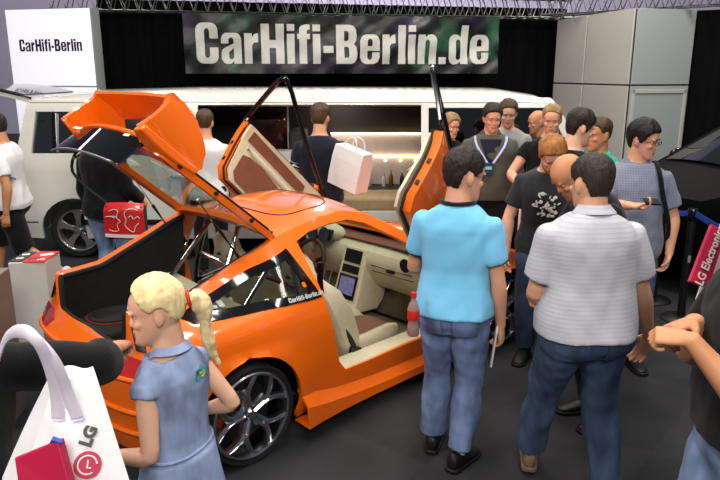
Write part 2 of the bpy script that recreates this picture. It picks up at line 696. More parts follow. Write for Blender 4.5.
def truss(a, b, size, name, label, bays):
    a, b = V(a), V(b)
    d = (b - a).normalized()
    s = V((-d.y, d.x, 0)).normalized() * size / 2
    up = V((0, 0, size / 2))
    r = empty(name, (a + b) / 2 - up)
    tag(r, label, 'truss')
    inv = Matrix.Translation(-r.location)
    corners = [(s + up), (s - up), (-s + up), (-s - up)]
    for c in corners:
        m = MB()
        m.tube([a + c, b + c], 0.022, 10)
        m.xform(inv).build('chord', M_alu, r)
    m = MB()
    for fa, fb in ((0, 1), (2, 3), (0, 2), (1, 3)):
        for k in range(bays):
            p0 = a.lerp(b, k / bays)
            p1 = a.lerp(b, (k + 0.5) / bays)
            p2 = a.lerp(b, (k + 1) / bays)
            m.tube([p0 + corners[fa], p1 + corners[fb]], 0.011, 6)
            m.tube([p1 + corners[fb], p2 + corners[fa]], 0.011, 6)
    lat = m.xform(inv).build('lattice', M_alu, r)
    return r


truss((-4.9, 11.05, 3.2), (3.9, 12.78, 3.2), 0.33, 'truss', 'aluminium lattice truss across the top above the long black banner', 42)
truss((3.3, 12.35, 3.22), (6.9, 8.6, 3.2), 0.33, 'truss', 'aluminium lattice truss running over the grey wall panels on the right', 20)

# left illuminated tower --------------------------------------------
TA, TB, TC = V((-5.35, 10.63, 0)), V((-3.97, 10.31, 0)), V((-3.93, 11.0, 0))
tow = empty('light_tower', ((TA + TB) / 2))
tag(tow, 'tall white illuminated sign tower with dark lettering beside the black curtain', 'sign tower')
ti = Matrix.Translation(-tow.location)
M_lit = mat('lit_acrylic', (236, 232, 240), rough=0.4, var=0.01, emit=(240, 236, 248), estr=0.62)
td = (TB - TA).normalized()
tn = V((td.y, -td.x, 0))
zs = 1.88


def slab(a, b, z0, z1, t, material, name, parent, inv, bev=0.0):
    mm = upright(a, b, z0, z1, t).xform(inv)
    return mm.build(name, material, parent, smooth=False, bevel=bev)


slab(TA, TB, zs + 0.012, 3.0, 0.05, M_lit, 'light_panel', tow, ti)
slab(TA, TB, 0.0, zs - 0.012, 0.05, M_lit, 'light_panel', tow, ti)
core = MB()
q = [TA - tn * 0.03, TB - tn * 0.03 + td * 0.09, TB - tn * 0.13 + td * 0.09, TA - tn * 0.13]
core.add([p + V((0, 0, 0)) for p in q] + [p + V((0, 0, 3.01)) for p in q],
         [(3, 2, 1, 0), (4, 5, 6, 7), (0, 1, 5, 4), (1, 2, 6, 5), (2, 3, 7, 6), (3, 0, 4, 7)])
core.xform(ti).build('frame', mat('tower_frame', (128, 134, 132), rough=0.5), tow, smooth=False, bevel=0.004)
lw = (at_y(81, 47, 10.35) - at_y(19, 47, 10.6)).length
lo = at_y(19, 51.5, 10.56)
mbl, wl = lettering('CarHifi-Berlin', lambda a, b: V((a, b, 0)))
sc_ = lw / wl
vs = [V((lo.x, lo.y, 0)) + td * (p.x * sc_) + V((0, 0, lo.z + p.y * sc_ * 1.05)) for p in mbl.v]
mm = MB()
mm.add(vs, mbl.f)
off = (TA - V((lo.x, lo.y, 0))).dot(tn)
mm.xform(Matrix.Translation(tn * (off + 0.004)))
mm.xform(ti).build('lettering', M_text, tow, smooth=False)

# right panel wall (three tall panel columns)
PL, PC, PR = V((3.55, 12.59, 0)), V((4.04, 10.31, 0)), V((5.08, 10.63, 0))
pz = 1.90
pw = [(PL, PL.lerp(PC, 0.44)), (PL.lerp(PC, 0.44), PC), (PC, PR)]
back = MB()
bb = [PL + V((0.03, 0.02, 0)), PC + V((0.0, 0.05, 0)), PR + V((0, 0.05, 0)), V((5.2, 12.7, 0))]
back.add([p for p in bb] + [p + V((0, 0, 2.99)) for p in bb],
         [(0, 1, 2, 3), (7, 6, 5, 4), (1, 0, 4, 5), (2, 1, 5, 6), (3, 2, 6, 7), (0, 3, 7, 4)])
struct(back.build('wall_right', M_gap, smooth=False))
k = 0
for i, (a, b) in enumerate(pw):
    d = (b - a).normalized()
    nrm = V((d.y, -d.x, 0))
    if nrm.dot(V((0, 0, 0)) - a) < 0:
        nrm = -nrm
    for z0, z1 in ((0.0, pz - 0.012), (pz + 0.012, 3.0)):
        a2, b2 = a + d * 0.018, b - d * 0.018
        mq = MB()
        q = [a2 + nrm * 0.02, b2 + nrm * 0.02, b2 - nrm * 0.004, a2 - nrm * 0.004]
        mq.add([p + V((0, 0, z0)) for p in q] + [p + V((0, 0, z1)) for p in q],
               [(0, 1, 2, 3), (7, 6, 5, 4), (1, 0, 4, 5), (2, 1, 5, 6), (3, 2, 6, 7), (0, 3, 7, 4)])
        k += 1
        struct(mq.build('trim_%d' % k, M_panel if i < 2 else M_panel2, smooth=False, bevel=0.004))
        if i == 2 and z0 == 0.0:
            fr = MB()
            for (e0, e1, h0, h1) in ((0.04, 0.10, 0.1, z1 - 0.05), ((b - a).length - 0.10, (b - a).length - 0.04, 0.1, z1 - 0.05), (0.04, (b - a).length - 0.04, z1 - 0.11, z1 - 0.05)):
                p0, p1 = a + d * e0 + nrm * 0.034, a + d * e1 + nrm * 0.034
                q = [p0, p1, p1 - nrm * 0.012, p0 - nrm * 0.012]
                fr.add([p + V((0, 0, h0)) for p in q] + [p + V((0, 0, h1)) for p in q],
                       [(0, 1, 2, 3), (7, 6, 5, 4), (1, 0, 4, 5), (2, 1, 5, 6), (3, 2, 6, 7), (0, 3, 7, 4)])
            struct(fr.build('trim_7', M_panel, smooth=False, bevel=0.006))

# grey counter boxes at the left edge ---------------------------------


def plinth(c, size, rz, name, label, material):
    r = empty(name, (c[0], c[1], 0), rz)
    tag(r, label, 'plinth')
    m = MB()
    m.box((0, 0, size[2] / 2), size)
    m.build('body', material, r, smooth=False, bevel=0.006)
    m = MB()
    m.box((0, 0, 0.025), (size[0] - 0.02, size[1] - 0.02, 0.05))
    m.build('base', M_gap, r, smooth=False)
    return r


M_pl = mat('plinth_grey', (190, 188, 182), rough=0.5, var=0.03)
M_pl2 = mat('plinth_dark', (122, 112, 104), rough=0.5, var=0.04)
# plinths at the left --------------------------------------------------
pa = at_z(25, 263, 0.80)
box1 = plinth((pa.x - 0.01, pa.y + 0.16, 0), (0.25, 0.30, 0.80), 0.10, 'plinth', 'narrow grey box plinth beside the orange car, printed sheets on its top', M_pl)
pb = at_depth(-12, 262, 3.9)
plinth((pb.x - 0.10, pb.y - 0.02, 0), (0.30, 0.35, 0.93), 0.12, 'plinth', 'brownish grey plinth cut off by the left edge of the photo', M_pl2)


def flyer(c, size, rz, z, base, label, art):
    r = empty('flyer', (c[0], c[1], z), rz)
    tag(r, label, 'flyer', 'printed sheets on the narrow plinth')
    m = MB()
    m.box((0, 0, 0.003), (size[0], size[1], 0.006))
    m.build('sheet', base, r, smooth=False)
    for (x, y, sx, sy, a, mt) in art:
        m = MB()
        m.box((x, y, 0.0065), (sx, sy, 0.0012), (0, 0, a))
        m.build('print', mt, r, smooth=False)
    return r


M_red = mat('print_red', (196, 36, 34), rough=0.5)
M_paper = mat('paper_white', (222, 218, 212), rough=0.7, var=0.03)
M_dkprint = mat('print_dark', (52, 52, 54), rough=0.5)
flyer((pa.x + 0.045, pa.y + 0.15), (0.15, 0.28), 0.05, 0.801, M_red, 'red and white printed sheet lying on the narrow grey plinth',
      [(0.02, 0.05, 0.09, 0.05, 0.5, M_paper), (-0.03, -0.05, 0.08, 0.03, 0.5, M_dkprint), (0.03, -0.08, 0.05, 0.02, 0.5, M_paper)])
flyer((pa.x - 0.085, pa.y + 0.15), (0.085, 0.26), 0.05, 0.801, M_dkprint, 'dark grey printed sheet lying on the narrow grey plinth next to the red one',
      [(0.0, 0.05, 0.05, 0.04, 0.4, M_paper), (0.0, -0.05, 0.05, 0.03, 0.4, M_paper)])

# ================================================================ WHITE STRETCHED VAN
VY = 7.45
VW = 1.92
van = empty('stretch_limousine', (-0.6, VY + VW / 2, 0))
tag(van, 'long white stretched van with open side showing a lit bar inside', 'limousine')
vi = Matrix.Translation(-van.location)
M_vanw = mat('van_white', (216, 214, 205), rough=0.22, coat=0.8, var=0.015)
M_vang = glass_mat('van_dark_glass', (14, 14, 16), alpha=0.10)
M_vin = mat('van_interior_black', (14, 13, 13), rough=0.5, var=0.2)
M_brown = mat('van_leather_brown', (58, 26, 18), rough=0.18, coat=0.6, var=0.2)
M_tan = mat('bench_tan', (156, 132, 96), rough=0.6, var=0.1, bump=0.2)
M_lilac = mat('bar_backwall', (196, 180, 174), rough=0.35, var=0.08, scale=5)
M_led = mat('led_strip', (255, 240, 205), rough=0.4, emit=(255, 228, 180), estr=7.0)
M_barwood = mat('bar_top', (206, 198, 184), rough=0.2, coat=0.5)
vzs = [0.22, 0.45, 0.75, 1.05, 1.2, 1.70, 1.76, 1.80]
vys = [0.05, 0.005, 0.0, 0.01, 0.03, 0.13, 0.15, 0.18]


def vside(x, z):
    nose = 0.0
    if x > 2.2:
        nose = 0.35 * ((x - 2.2) / 0.7) ** 2
    return V((x, VY + interp(z, vzs, vys) + nose, z))


def circ(cx, cz, r, a0, a1, n=14):
    return [(cx + r * math.cos(math.radians(a0 + (a1 - a0) * k / n)), cz + r * math.sin(math.radians(a0 + (a1 - a0) * k / n))) for k in range(n + 1)]


RW, FW = -3.23, 2.05
NOSE = [(2.78, 0.26), (2.86, 0.5), (2.84, 0.78), (2.78, 0.95), (2.68, 1.08), (2.55, 1.16)]
outer = [(-3.80, 0.25)] + [(RW - 0.40, 0.24)] + circ(RW, 0.31, 0.40, 180, 0) + [(RW + 0.40, 0.24)]
outer += [(FW - 0.40, 0.24)] + circ(FW, 0.31, 0.40, 180, 0) + [(FW + 0.40, 0.24)] + NOSE + [(2.36, 1.45), (2.18, 1.74), (2.12, 1.80), (-3.62, 1.80), (-3.70, 1.74), (-3.85, 1.1), (-3.86, 0.5)]
h_rear = [(-3.66, 1.21), (-3.13, 1.21), (-3.13, 1.66), (-3.60, 1.66)]
h_open = [(-1.80, 0.56), (0.68, 0.56), (0.68, 1.73), (-1.80, 1.73)]
h_front = [(0.76, 1.08), (2.40, 1.10), (2.10, 1.70), (0.76, 1.70)]
vs, fs = cdt_region(outer, [h_rear, h_open, h_front], 0.06, vside)
m = MB()
m.add(vs, fs)
m.xform(vi).build('body_side', M_vanw, van, solid=0.04, offset=0)
# far side (plain)
m = MB()
vs, fs = cdt_region(outer, [], 0.2, lambda x, z: V((x, 2 * (VY + VW / 2) - vside(x, z).y, z)))
m.add(vs, fs)
m.xform(vi).build('body_side', M_vanw, van, solid=0.04, offset=0)
# roof, tail and nose
m = MB()
rows = []
for x, dz in ((-3.72, -0.06), (-3.6, 0.03), (-3.2, 0.09), (-2, 0.12), (0, 0.12), (1.6, 0.11), (2.0, 0.05), (2.16, -0.02)):
    row = []
    for k in range(17):
        t = k / 16
        y = lerp(VY + 0.16, VY + VW - 0.16, t)
        edge = 1 - abs(2 * t - 1) ** 5
        row.append(V((x, y, 1.79 + dz * edge)))
    rows.append(row)
m.grid(rows)
m.xform(vi).build('roof', M_vanw, van, solid=0.03)
m = MB()
m.tube([(-3.66, VY + 0.15, 1.765), (2.1, VY + 0.15, 1.765)], 0.022, 10)
m.xform(vi).build('roof_rail', M_vanw, van)
m = MB()
rows = []
for z, dx in ((0.25, -3.80), (0.5, -3.86), (1.08, -3.85)):
    yy = interp(z, vzs, vys)
    rows.append([V((dx - 0.06 * (1 - abs(2 * k / 12 - 1) ** 3), lerp(VY + yy, VY + VW - yy, k / 12), z)) for k in range(13)])
m.grid(rows)
m.xform(vi).build('tail', M_vanw, van, solid=0.03)
m = MB()
rows = []
for x, z in NOSE:
    yy = interp(z, vzs, vys) + 0.35 * ((x - 2.2) / 0.7) ** 2
    rows.append([V((x + 0.16 * (1 - abs(2 * k / 14 - 1) ** 2.2), lerp(VY + yy, VY + VW - yy, k / 14), z)) for k in range(15)])
m.grid(rows)
m.xform(vi).build('nose', M_vanw, van, solid=0.03)
m = MB()
rows = []
for z, x in ((1.16, 2.55), (1.45, 2.36), (1.74, 2.18)):
    yy = interp(z, vzs, vys) + 0.02 + 0.35 * (max(0, x - 2.2) / 0.7) ** 2
    rows.append([V((x + 0.10 * (1 - abs(2 * k / 10 - 1) ** 2.2), lerp(VY + yy, VY + VW - yy, k / 10), z)) for k in range(11)])
m.grid(rows)
m.xform(vi).build('windscreen', M_vang, van, solid=0.006)


def vpane(poly, inset=0.012, step=0.2):
    vs_, fs_ = cdt_region(poly, [], step, lambda x, z: vside(x, z) + V((0, inset, 0)))
    mm = MB()
    mm.add(vs_, fs_)
    return mm.xform(vi)


vpane([(-3.66, 1.21), (-3.13, 1.21), (-3.13, 1.66), (-3.60, 1.66)]).build('rear_window', glass_mat('van_slate_glass', (40, 42, 48), alpha=0.16), van, solid=0.006)
m = MB()
m.box((-3.34, VY + 0.16, 1.43), (0.62, 0.02, 0.55))
for k in range(5):
    m.box((-3.55, VY + 0.12, 1.32 + 0.06 * k), (0.10, 0.02, 0.025))
m.xform(vi).build('window_blind', M_vin, van, smooth=False)
m = MB()
m.box((-3.40, VY + 0.075, 1.435), (0.055, 0.03, 0.44), (-0.17, 0, 0))
m.xform(vi).build('window_pillar', M_blackgloss, van, smooth=False, bevel=0.005)
vpane(h_front).build('front_window', M_vang, van, solid=0.006)
m = MB()
m.box((0.72, VY + 0.08, 1.4), (0.06, 0.05, 0.70), (-0.17, 0, 0))
m.xform(vi).build('door_post', M_vanw, van, smooth=False, bevel=0.008)
# rub strip, seams
m = MB()
for x0, x1 in ((-3.82, RW - 0.42), (RW + 0.42, FW - 0.42)):
    m.box(((x0 + x1) / 2, VY - 0.002, 0.455), (x1 - x0, 0.02, 0.06))
m.xform(vi).build('rub_strip', M_black, van, smooth=False, bevel=0.004)
m = MB()
m.box((-2.2, VY + 0.006, 1.04), (3.2, 0.02, 0.012))
m.xform(vi).build('body_seam', M_gap, van, smooth=False)
# wheel arches + floor
m = MB()
m.box((-0.3, VY + VW / 2, 0.42), (5.0, VW - 0.16, 0.10))
m.xform(vi).build('floor_pan', M_vin, van, smooth=False)


# slid-back side door overlapping the rear wheel
def vdoor(x, z):
    return V((x, VY - 0.075 + interp(z, vzs, vys), z))


dpoly = [(-3.09, 0.26), (-1.86, 0.26), (-1.86, 1.70), (-3.05, 1.70), (-3.09, 1.6)]
dwin = [(-3.00, 1.20), (-1.95, 1.20), (-1.95, 1.64), (-2.98, 1.64)]
vs, fs = cdt_region(dpoly, [dwin], 0.06, vdoor)
m = MB()
m.add(vs, fs)
sd = m.xform(vi).build('sliding_door', M_vanw, van, solid=0.05, offset=0)
vs, fs = cdt_region(dwin, [], 0.2, lambda x, z: vdoor(x, z) + V((0, 0.01, 0)))
m = MB()
m.add(vs, fs)
m.xform(vi).build('door_window', M_blackgloss, sd, solid=0.006)
m = MB()
m.box((-2.475, VY - 0.105, 0.455), (1.23, 0.012, 0.06))
m.xform(vi).build('rub_strip', M_black, sd, smooth=False, bevel=0.003)
pt = at_y(100, 231, VY - 0.10)
text_mesh('W', 0.16, plane_matrix((pt.x, VY - 0.098, pt.z), (1, 0, 0), (0, 0, 1)), 'door_lettering', M_text, sd, bold=0.006, sx=1.3)
bpy.data.objects['door_lettering'].data.transform(vi)
m = MB()
m.box((-2.0, VY - 0.11, 0.98), (0.16, 0.03, 0.035))
m.xform(vi).build('door_handle', M_vanw, sd, bevel=0.01)


def van_wheel(x, y, side):
    t = MB()
    R = 0.325
    t.lathe([(0.235, -0.09), (0.30, -0.10), (R, -0.07), (R, 0.07), (0.30, 0.10), (0.235, 0.09), (0.235, -0.09)], 40, axis='Y', closed=True)
    M = Matrix.Translation((x, y, R))
    ti_ = t.xform(M).xform(vi).build('wheel', M_rubber, van)
    r = MB()
    s = side
    r.lathe([(0.235, -s * 0.09), (0.245, s * 0.098), (0.225, s * 0.092), (0.215, s * 0.06), (0.215, -s * 0.09)], 40, axis='Y', closed=True)
    for k in range(5):
        a = 2 * PI * k / 5 + 0.3
        c, sn = math.cos(a), math.sin(a)
        def P(rr, tt, h):
            return V((rr * c - tt * sn, s * h, rr * sn + tt * c))
        for tw in (1,):
            q = [(0.03, 0.035), (0.12, 0.028), (0.19, 0.045), (0.222, 0.075)]
            top = [P(rr, w_, 0.085 - 0.02 * (rr < 0.1)) for rr, w_ in q] + [P(rr, -w_, 0.085 - 0.02 * (rr < 0.1)) for rr, w_ in reversed(q)]
            bot = [p - V((0, s * 0.03, 0)) for p in top]
            n = len(top)
            r.add(top + bot, [tuple(range(n)), tuple(reversed(range(n, 2 * n)))] + [(i, (i + 1) % n, n + (i + 1) % n, n + i) for i in range(n)])
    r.lathe([(0.0, s * 0.088), (0.03, s * 0.088), (0.034, s * 0.06), (0.034, s * 0.03)], 20, axis='Y')
    r.xform(M).xform(vi).build('rim', mat('van_rim_silver', (186, 186, 184), rough=0.25, metal=0.9), ti_, bevel=0.004)
    b = MB()
    b.lathe([(0.0, 0), (0.21, 0), (0.21, -s * 0.03), (0, -s * 0.03)], 32, axis='Y')
    b.xform(M).xform(vi).build('brake_disc', M_black, ti_)
    for k in range(5):
        a = 2 * PI * k / 5
        bl = MB()
        bl.tube([(0.055 * math.cos(a), s * 0.07, 0.055 * math.sin(a)), (0.055 * math.cos(a), s * 0.092, 0.055 * math.sin(a))], 0.009, 8)
        bl.xform(M).xform(vi).build('wheel_bolt', M_black, ti_)


van_wheel(RW, VY + 0.13, -1)
van_wheel(FW, VY + 0.13, -1)
van_wheel(RW, VY + VW - 0.13, 1)
van_wheel(FW, VY + VW - 0.13, 1)

# --- lounge interior
m = MB()
m.box((-0.55, VY + VW - 0.22, 1.1), (2.9, 0.05, 1.3))
m.box((-2.02, VY + VW / 2, 1.1), (0.05, VW - 0.35, 1.3))
m.box((0.92, VY + VW / 2 + 0.3, 1.1), (0.05, VW - 0.9, 1.3))
m.box((-0.55, VY + VW / 2, 1.755), (2.9, VW - 0.40, 0.03))
m.xform(vi).build('cabin_lining', M_vin, van, smooth=False)
m = MB()
m.box((-0.45, VY + VW / 2, 0.485), (2.6, VW - 0.3, 0.03))
m.xform(vi).build('cabin_floor', M_vin, van, smooth=False)
YB = VY + VW - 0.30
pL, pR = at_y(331, 134, YB), at_y(440, 134, YB)
zt, zm, zb = at_y(370, 133, YB).z, at_y(370, 156, YB).z, at_y(370, 184, YB).z
m = MB()
m.box(((pL.x + pR.x) / 2, YB, (zt + zb) / 2), (pR.x - pL.x, 0.06, zt - zb))
bb_ = m.xform(vi).build('bar_back', M_lilac, van, smooth=False, bevel=0.006)
for z_, nm in ((zt, 'led_strip'), (zm, 'led_strip')):
    m = MB()
    m.box(((pL.x + pR.x) / 2, YB - 0.045, z_), (pR.x - pL.x, 0.03, 0.018))
    m.xform(vi).build(nm, M_led, bb_, smooth=False)
for k in range(7):
    m = MB()
    x = lerp(pL.x + 0.12, pR.x - 0.12, k / 6)
    m.lathe([(0.0, 0.0), (0.012, 0.0), (0.016, -0.012), (0, -0.014)], 12, c=(x, YB - 0.05, zm - 0.05))
    m.xform(vi).build('spot_lamp', M_led, bb_)
m = MB()
m.box(((pL.x + pR.x) / 2, YB - 0.16, zb - 0.03), (pR.x - pL.x, 0.28, 0.05))
bt = m.xform(vi).build('bar_top', M_black, van, smooth=False, bevel=0.01)
m = MB()
m.box(((pL.x + pR.x) / 2, YB - 0.10, (zb - 0.05 + 0.5) / 2), (pR.x - pL.x - 0.06, 0.18, zb - 0.55))
m.xform(vi).build('bar_cabinet', M_vin, van, smooth=False, bevel=0.006)
m = MB()
m.tube([at_y(408, 170, YB - 0.2), at_y(443, 144, YB - 0.2)], 0.012, 8)
m.xform(vi).build('grab_rail', M_alu, van)
# bench in the door opening
m = MB()
bL, bR = at_y(342, 186, VY + 0.62), at_y(418, 186, VY + 0.62)
m.box(((bL.x + bR.x) / 2, VY + 0.50, 0.585), (bR.x - bL.x, 0.52, 0.20))
m.xform(vi).build('bench', M_tan, van, bevel=0.05, seg=4)
# brown leather seating and white cabinet to the left
m = MB()
sx = at_y(264, 130, VY + 1.3)
m.box((sx.x, VY + 1.35, 1.12), (0.62, 0.3, 0.92), (0.12, 0, 0))
m.box((sx.x, VY + 1.05, 0.68), (0.62, 0.6, 0.34))
m.xform(vi).build('lounge_seat', M_brown, van, bevel=0.07, seg=4)
m = MB()
cx = at_y(281, 160, VY + 0.8)
m.box((cx.x, VY + 0.8, 0.83), (0.27, 0.3, 0.66))
m.xform(vi).build('cabinet', M_white, van, smooth=False, bevel=0.01)
m = MB()
gx = at_y(297, 165, VY + 1.0)
m.box((gx.x + 0.02, VY + 1.1, 0.95), (0.22, 0.4, 0.9))
m.xform(vi).build('seat_back', mat('grey_leather', (60, 58, 56), rough=0.5), van, bevel=0.05, seg=3)
m = MB()
pp = at_y(288, 120, VY + 1.0)
m.tube([(pp.x, VY + 1.0, 0.5), (pp.x, VY + 1.0, 1.74)], 0.012, 10)
m.xform(vi).build('grab_pole', M_alu, van)
# raised rear hatch
hp0, hp1 = V((-3.66, 0, 1.80)), V((-4.72, 0, 1.93))
m = MB()
m.grid([[V((lerp(hp0.x, hp1.x, t), lerp(VY + 0.17, VY + VW - 0.17, k / 10), lerp(hp0.z, hp1.z, t) + 0.05 * math.sin(PI * t))) for k in range(11)] for t in np.linspace(0, 1, 9)])
hat = m.xform(vi).build('rear_hatch', M_vanw, van, solid=0.05)
m = MB()
m.grid([[V((lerp(hp0.x, hp1.x, t), lerp(VY + 0.30, VY + VW - 0.30, k / 6), lerp(hp0.z, hp1.z, t) + 0.05 * math.sin(PI * t) + 0.012)) for k in range(7)] for t in np.linspace(0.12, 0.7, 6)])
m.xform(vi).build('hatch_window', M_blackgloss, hat, solid=0.008)
m = MB()
m.tube([V((lerp(hp0.x, hp1.x, t), VY + 0.165, lerp(hp0.z, hp1.z, t) + 0.05 * math.sin(PI * t) + 0.01)) for t in np.linspace(0, 1, 9)], 0.014, 8)
m.xform(vi).build('hatch_seal', M_rubber, hat)
# wing mirror
m = MB()
pm = at_y(581, 133, VY - 0.12)
m.ellipsoid(pm, (0.05, 0.11, 0.09))
m.tube([pm, pm + V((-0.03, 0.2, -0.04))], 0.02, 8)
m.xform(vi).build('wing_mirror', M_vanw, van)

# bottles on the bar: separate things
M_bott = [mat('bottle_amber', (112, 70, 22), rough=0.1, coat=0.6), mat('bottle_clear', (190, 190, 186), rough=0.08, coat=0.6), mat('bottle_dark', (30, 34, 28), rough=0.1, coat=0.6)]
zb_ = zb - 0.005
bxs = [(356, 0.19, 0, 'amber bottle at the left end of the bar in the limousine'),
       (369, 0.22, 1, 'clear bottle on the limousine bar second from the left'),
       (384, 0.17, 1, 'short clear bottle in the middle of the limousine bar'),
       (391, 0.21, 0, 'amber bottle right of the short clear one on the limousine bar'),
       (402, 0.20, 2, 'dark bottle second from the right on the limousine bar'),
       (411, 0.23, 1, 'tall clear bottle at the right end of the limousine bar')]
for px_, hgt, mi, lab in bxs:
    p = at_y(px_, 182, YB - 0.15)
    r = empty('bottle', (p.x, YB - 0.15, zb_))
    tag(r, lab, 'bottle', 'bottles on the limousine bar')
    q = hgt / 0.2
    m = MB()
    m.lathe([(0, 0), (0.028, 0), (0.030, 0.005), (0.030, 0.115 * q), (0.024, 0.135 * q), (0.011, 0.155 * q), (0.010, 0.185 * q), (0, 0.186 * q)], 16)
    m.build('glass', M_bott[mi], r)
    m = MB()
    m.lathe([(0, 0.18 * q), (0.012, 0.18 * q), (0.012, 0.2 * q), (0, 0.2 * q)], 12)
    m.build('cap', M_alu, r)

# ================================================================ BLACK CAR AT THE RIGHT
bc = empty('car', (4.50, 6.92, 0), math.radians(190))
tag(bc, 'black car in shadow at the right behind the blue barrier belt', 'car')
M_bpaint = mat('car_paint_black', (3, 3, 4), rough=0.55, coat=0.0, var=0.1, spec=0.05)
# local: x forward, y left, z up, half width 0.9


def bside(s):
    def fn(x, z):
        ins = interp(z, [0.2, 0.5, 0.8, 1.0, 1.1, 1.62, 1.7], [0.06, 0.0, 0.0, 0.03, 0.08, 0.26, 0.36])
        if x > 1.0:
            ins += 0.30 * ((x - 1.0) / 0.65) ** 2
        if x < -1.8:
            ins += 0.25 * ((-1.8 - x) / 0.7) ** 2
        return V((x, s * (0.92 - ins), z))
    return fn


bo = [(-2.45, 0.3)] + [(-1.95, 0.26)] + circ(-1.5, 0.36, 0.42, 180, 0) + [(0.55, 0.26)] + circ(1.0, 0.36, 0.40, 180, 0) + [(1.62, 0.3), (1.68, 0.7), (1.55, 0.95), (1.0, 1.10), (0.1, 1.66), (-0.4, 1.72), (-1.7, 1.70), (-2.3, 1.15), (-2.5, 0.9)]
bh1 = [(0.72, 1.12), (0.05, 1.58), (-0.42, 1.62), (-0.42, 1.10)]
bh2 = [(-0.50, 1.10), (-0.50, 1.62), (-1.3, 1.61), (-1.3, 1.10)]
for s in (-1, 1):
    vs, fs = cdt_region(bo, [bh1, bh2], 0.08, bside(s))
    m = MB()
    m.add(vs, fs)
    m.build('body_side', M_bpaint, bc, solid=0.04, offset=0)
    for hh in (bh1, bh2):
        f0 = bside(s)
        vs, fs = cdt_region(hh, [], 0.2, lambda x, z: f0(x, z) - V((0, s * 0.012, 0)))
        m = MB()
        m.add(vs, fs)
        m.build('side_window', M_vang, bc, solid=0.005)
f0 = bside(1)
top = [(1.68, 0.7), (1.55, 0.95), (1.3, 1.03), (1.0, 1.10), (0.1, 1.66), (-0.4, 1.72), (-1.7, 1.70), (-2.3, 1.15), (-2.5, 0.9), (-2.45, 0.3)]
m = MB()
rows = []
for x, z in [(1.62, 0.3)] + top:
    w_ = f0(x, z).y
    rows.append([V((x + (0.12 if x > 1.4 else (-0.08 if x < -2.2 else 0)) * (1 - (2 * k / 12 - 1) ** 2), lerp(-w_, w_, k / 12), z + (0.05 if z > 0.95 else 0) * (1 - (2 * k / 12 - 1) ** 2))) for k in range(13)])
m.grid(rows)
m.build('body_shell', M_bpaint, bc, solid=0.03)
m = MB()
m.grid([[V((x + 0.015, lerp(-w_, w_, k / 8), z + 0.02 + 0.05 * (1 - (2 * k / 8 - 1) ** 2))) for k in range(9)] for x, z, w_ in ((0.95, 1.13, 0.74), (0.5, 1.41, 0.64), (0.12, 1.64, 0.54))])
m.build('windscreen', M_vang, bc, solid=0.006)
for x in (-1.5, 1.0):
    for s in (-1, 1):
        t = MB()
        t.lathe([(0.24, -0.1), (0.34, -0.1), (0.36, -0.07), (0.36, 0.07), (0.34, 0.1), (0.24, 0.1)], 32, axis='Y', closed=True)
        wq = t.xform(Matrix.Translation((x, s * 0.79, 0.36))).build('wheel', M_rubber, bc)
        t = MB()
        t.lathe([(0.0, s * 0.07), (0.05, s * 0.08), (0.23, s * 0.06), (0.245, s * 0.09), (0.245, -s * 0.09), (0, -s * 0.02)], 32, axis='Y')
        t.xform(Matrix.Translation((x, s * 0.79, 0.36))).build('rim', M_blackgloss, wq)
for s in (-1, 1):
    m = MB()
    m.ellipsoid((0.62, s * 1.02, 1.16), (0.09, 0.12, 0.08))
    m.tube([(0.62, s * 0.82, 1.10), (0.62, s * 0.98, 1.14)], 0.025, 8)
    m.build('wing_mirror', M_blackgloss, bc)
    for x in (-0.2, -1.15):
        m = MB()
        m.box((x, s * 0.93, 0.93), (0.18, 0.03, 0.035))
        m.build('door_handle', M_alu if False else M_blackgloss, bc, bevel=0.01)

# barrier stanchions with a blue belt
M_belt = mat('belt_blue', (30, 62, 150), rough=0.6)
s1 = V((2.79, 5.5, 0))


def stanchion(x, y, label, top=0.98):
    r = empty('barrier_post', (x, y, 0))
    tag(r, label, 'barrier post')
    m = MB()
    m.lathe([(0, 0), (0.16, 0), (0.165, 0.008), (0.14, 0.025), (0.04, 0.035), (0, 0.035)], 32)
    m.build('base', M_black, r)
    m = MB()
    m.lathe([(0.0, 0.03), (0.032, 0.03), (0.032, top - 0.09), (0, top - 0.09)], 24)
    m.build('post', M_black, r)
    m = MB()
    m.lathe([(0, top - 0.10), (0.038, top - 0.10), (0.040, top - 0.08), (0.040, top - 0.01), (0.034, top), (0, top)], 24)
    m.build('head', M_blackgloss, r)
    return r


st = stanchion(s1.x, s1.y, 'black barrier post with small white vertical lettering behind the man in the grey polo shirt')
text_mesh('IIIIIII', 0.035, plane_matrix((0, -0.0335, 0.55), (0, 0, 1), (-1, 0, 0)), 'lettering', M_textw, st)
s2 = V((2.76, 6.0, 0))
s3 = V((2.83, 3.9, 0))
stanchion(s2.x, s2.y, 'black barrier post at the far end of the blue belt beside the black car')


def belt(a, b, label):
    d = (b - a).normalized()
    a2, b2 = a + d * 0.045, b - d * 0.045
    m = MB()
    rows = []
    for k in range(17):
        t = k / 16
        p = a2.lerp(b2, t)
        z = 0.945 - 0.05 * (1 - (2 * t - 1) ** 2)
        rows.append([V((p.x, p.y, z - 0.024)), V((p.x, p.y, z + 0.024))])
    m.grid(rows)
    o = m.build('barrier_belt', M_belt, solid=0.003, offset=0)
    return tag(o, label, 'barrier belt')


belt(s2, s1, 'blue barrier belt from the lettered black post back towards the black car')
belt(s1, s3, 'blue barrier belt from the lettered black post forward out of the picture at right')
stanchion(s3.x, s3.y, 'black barrier post just out of the picture at the near end of the blue belt')
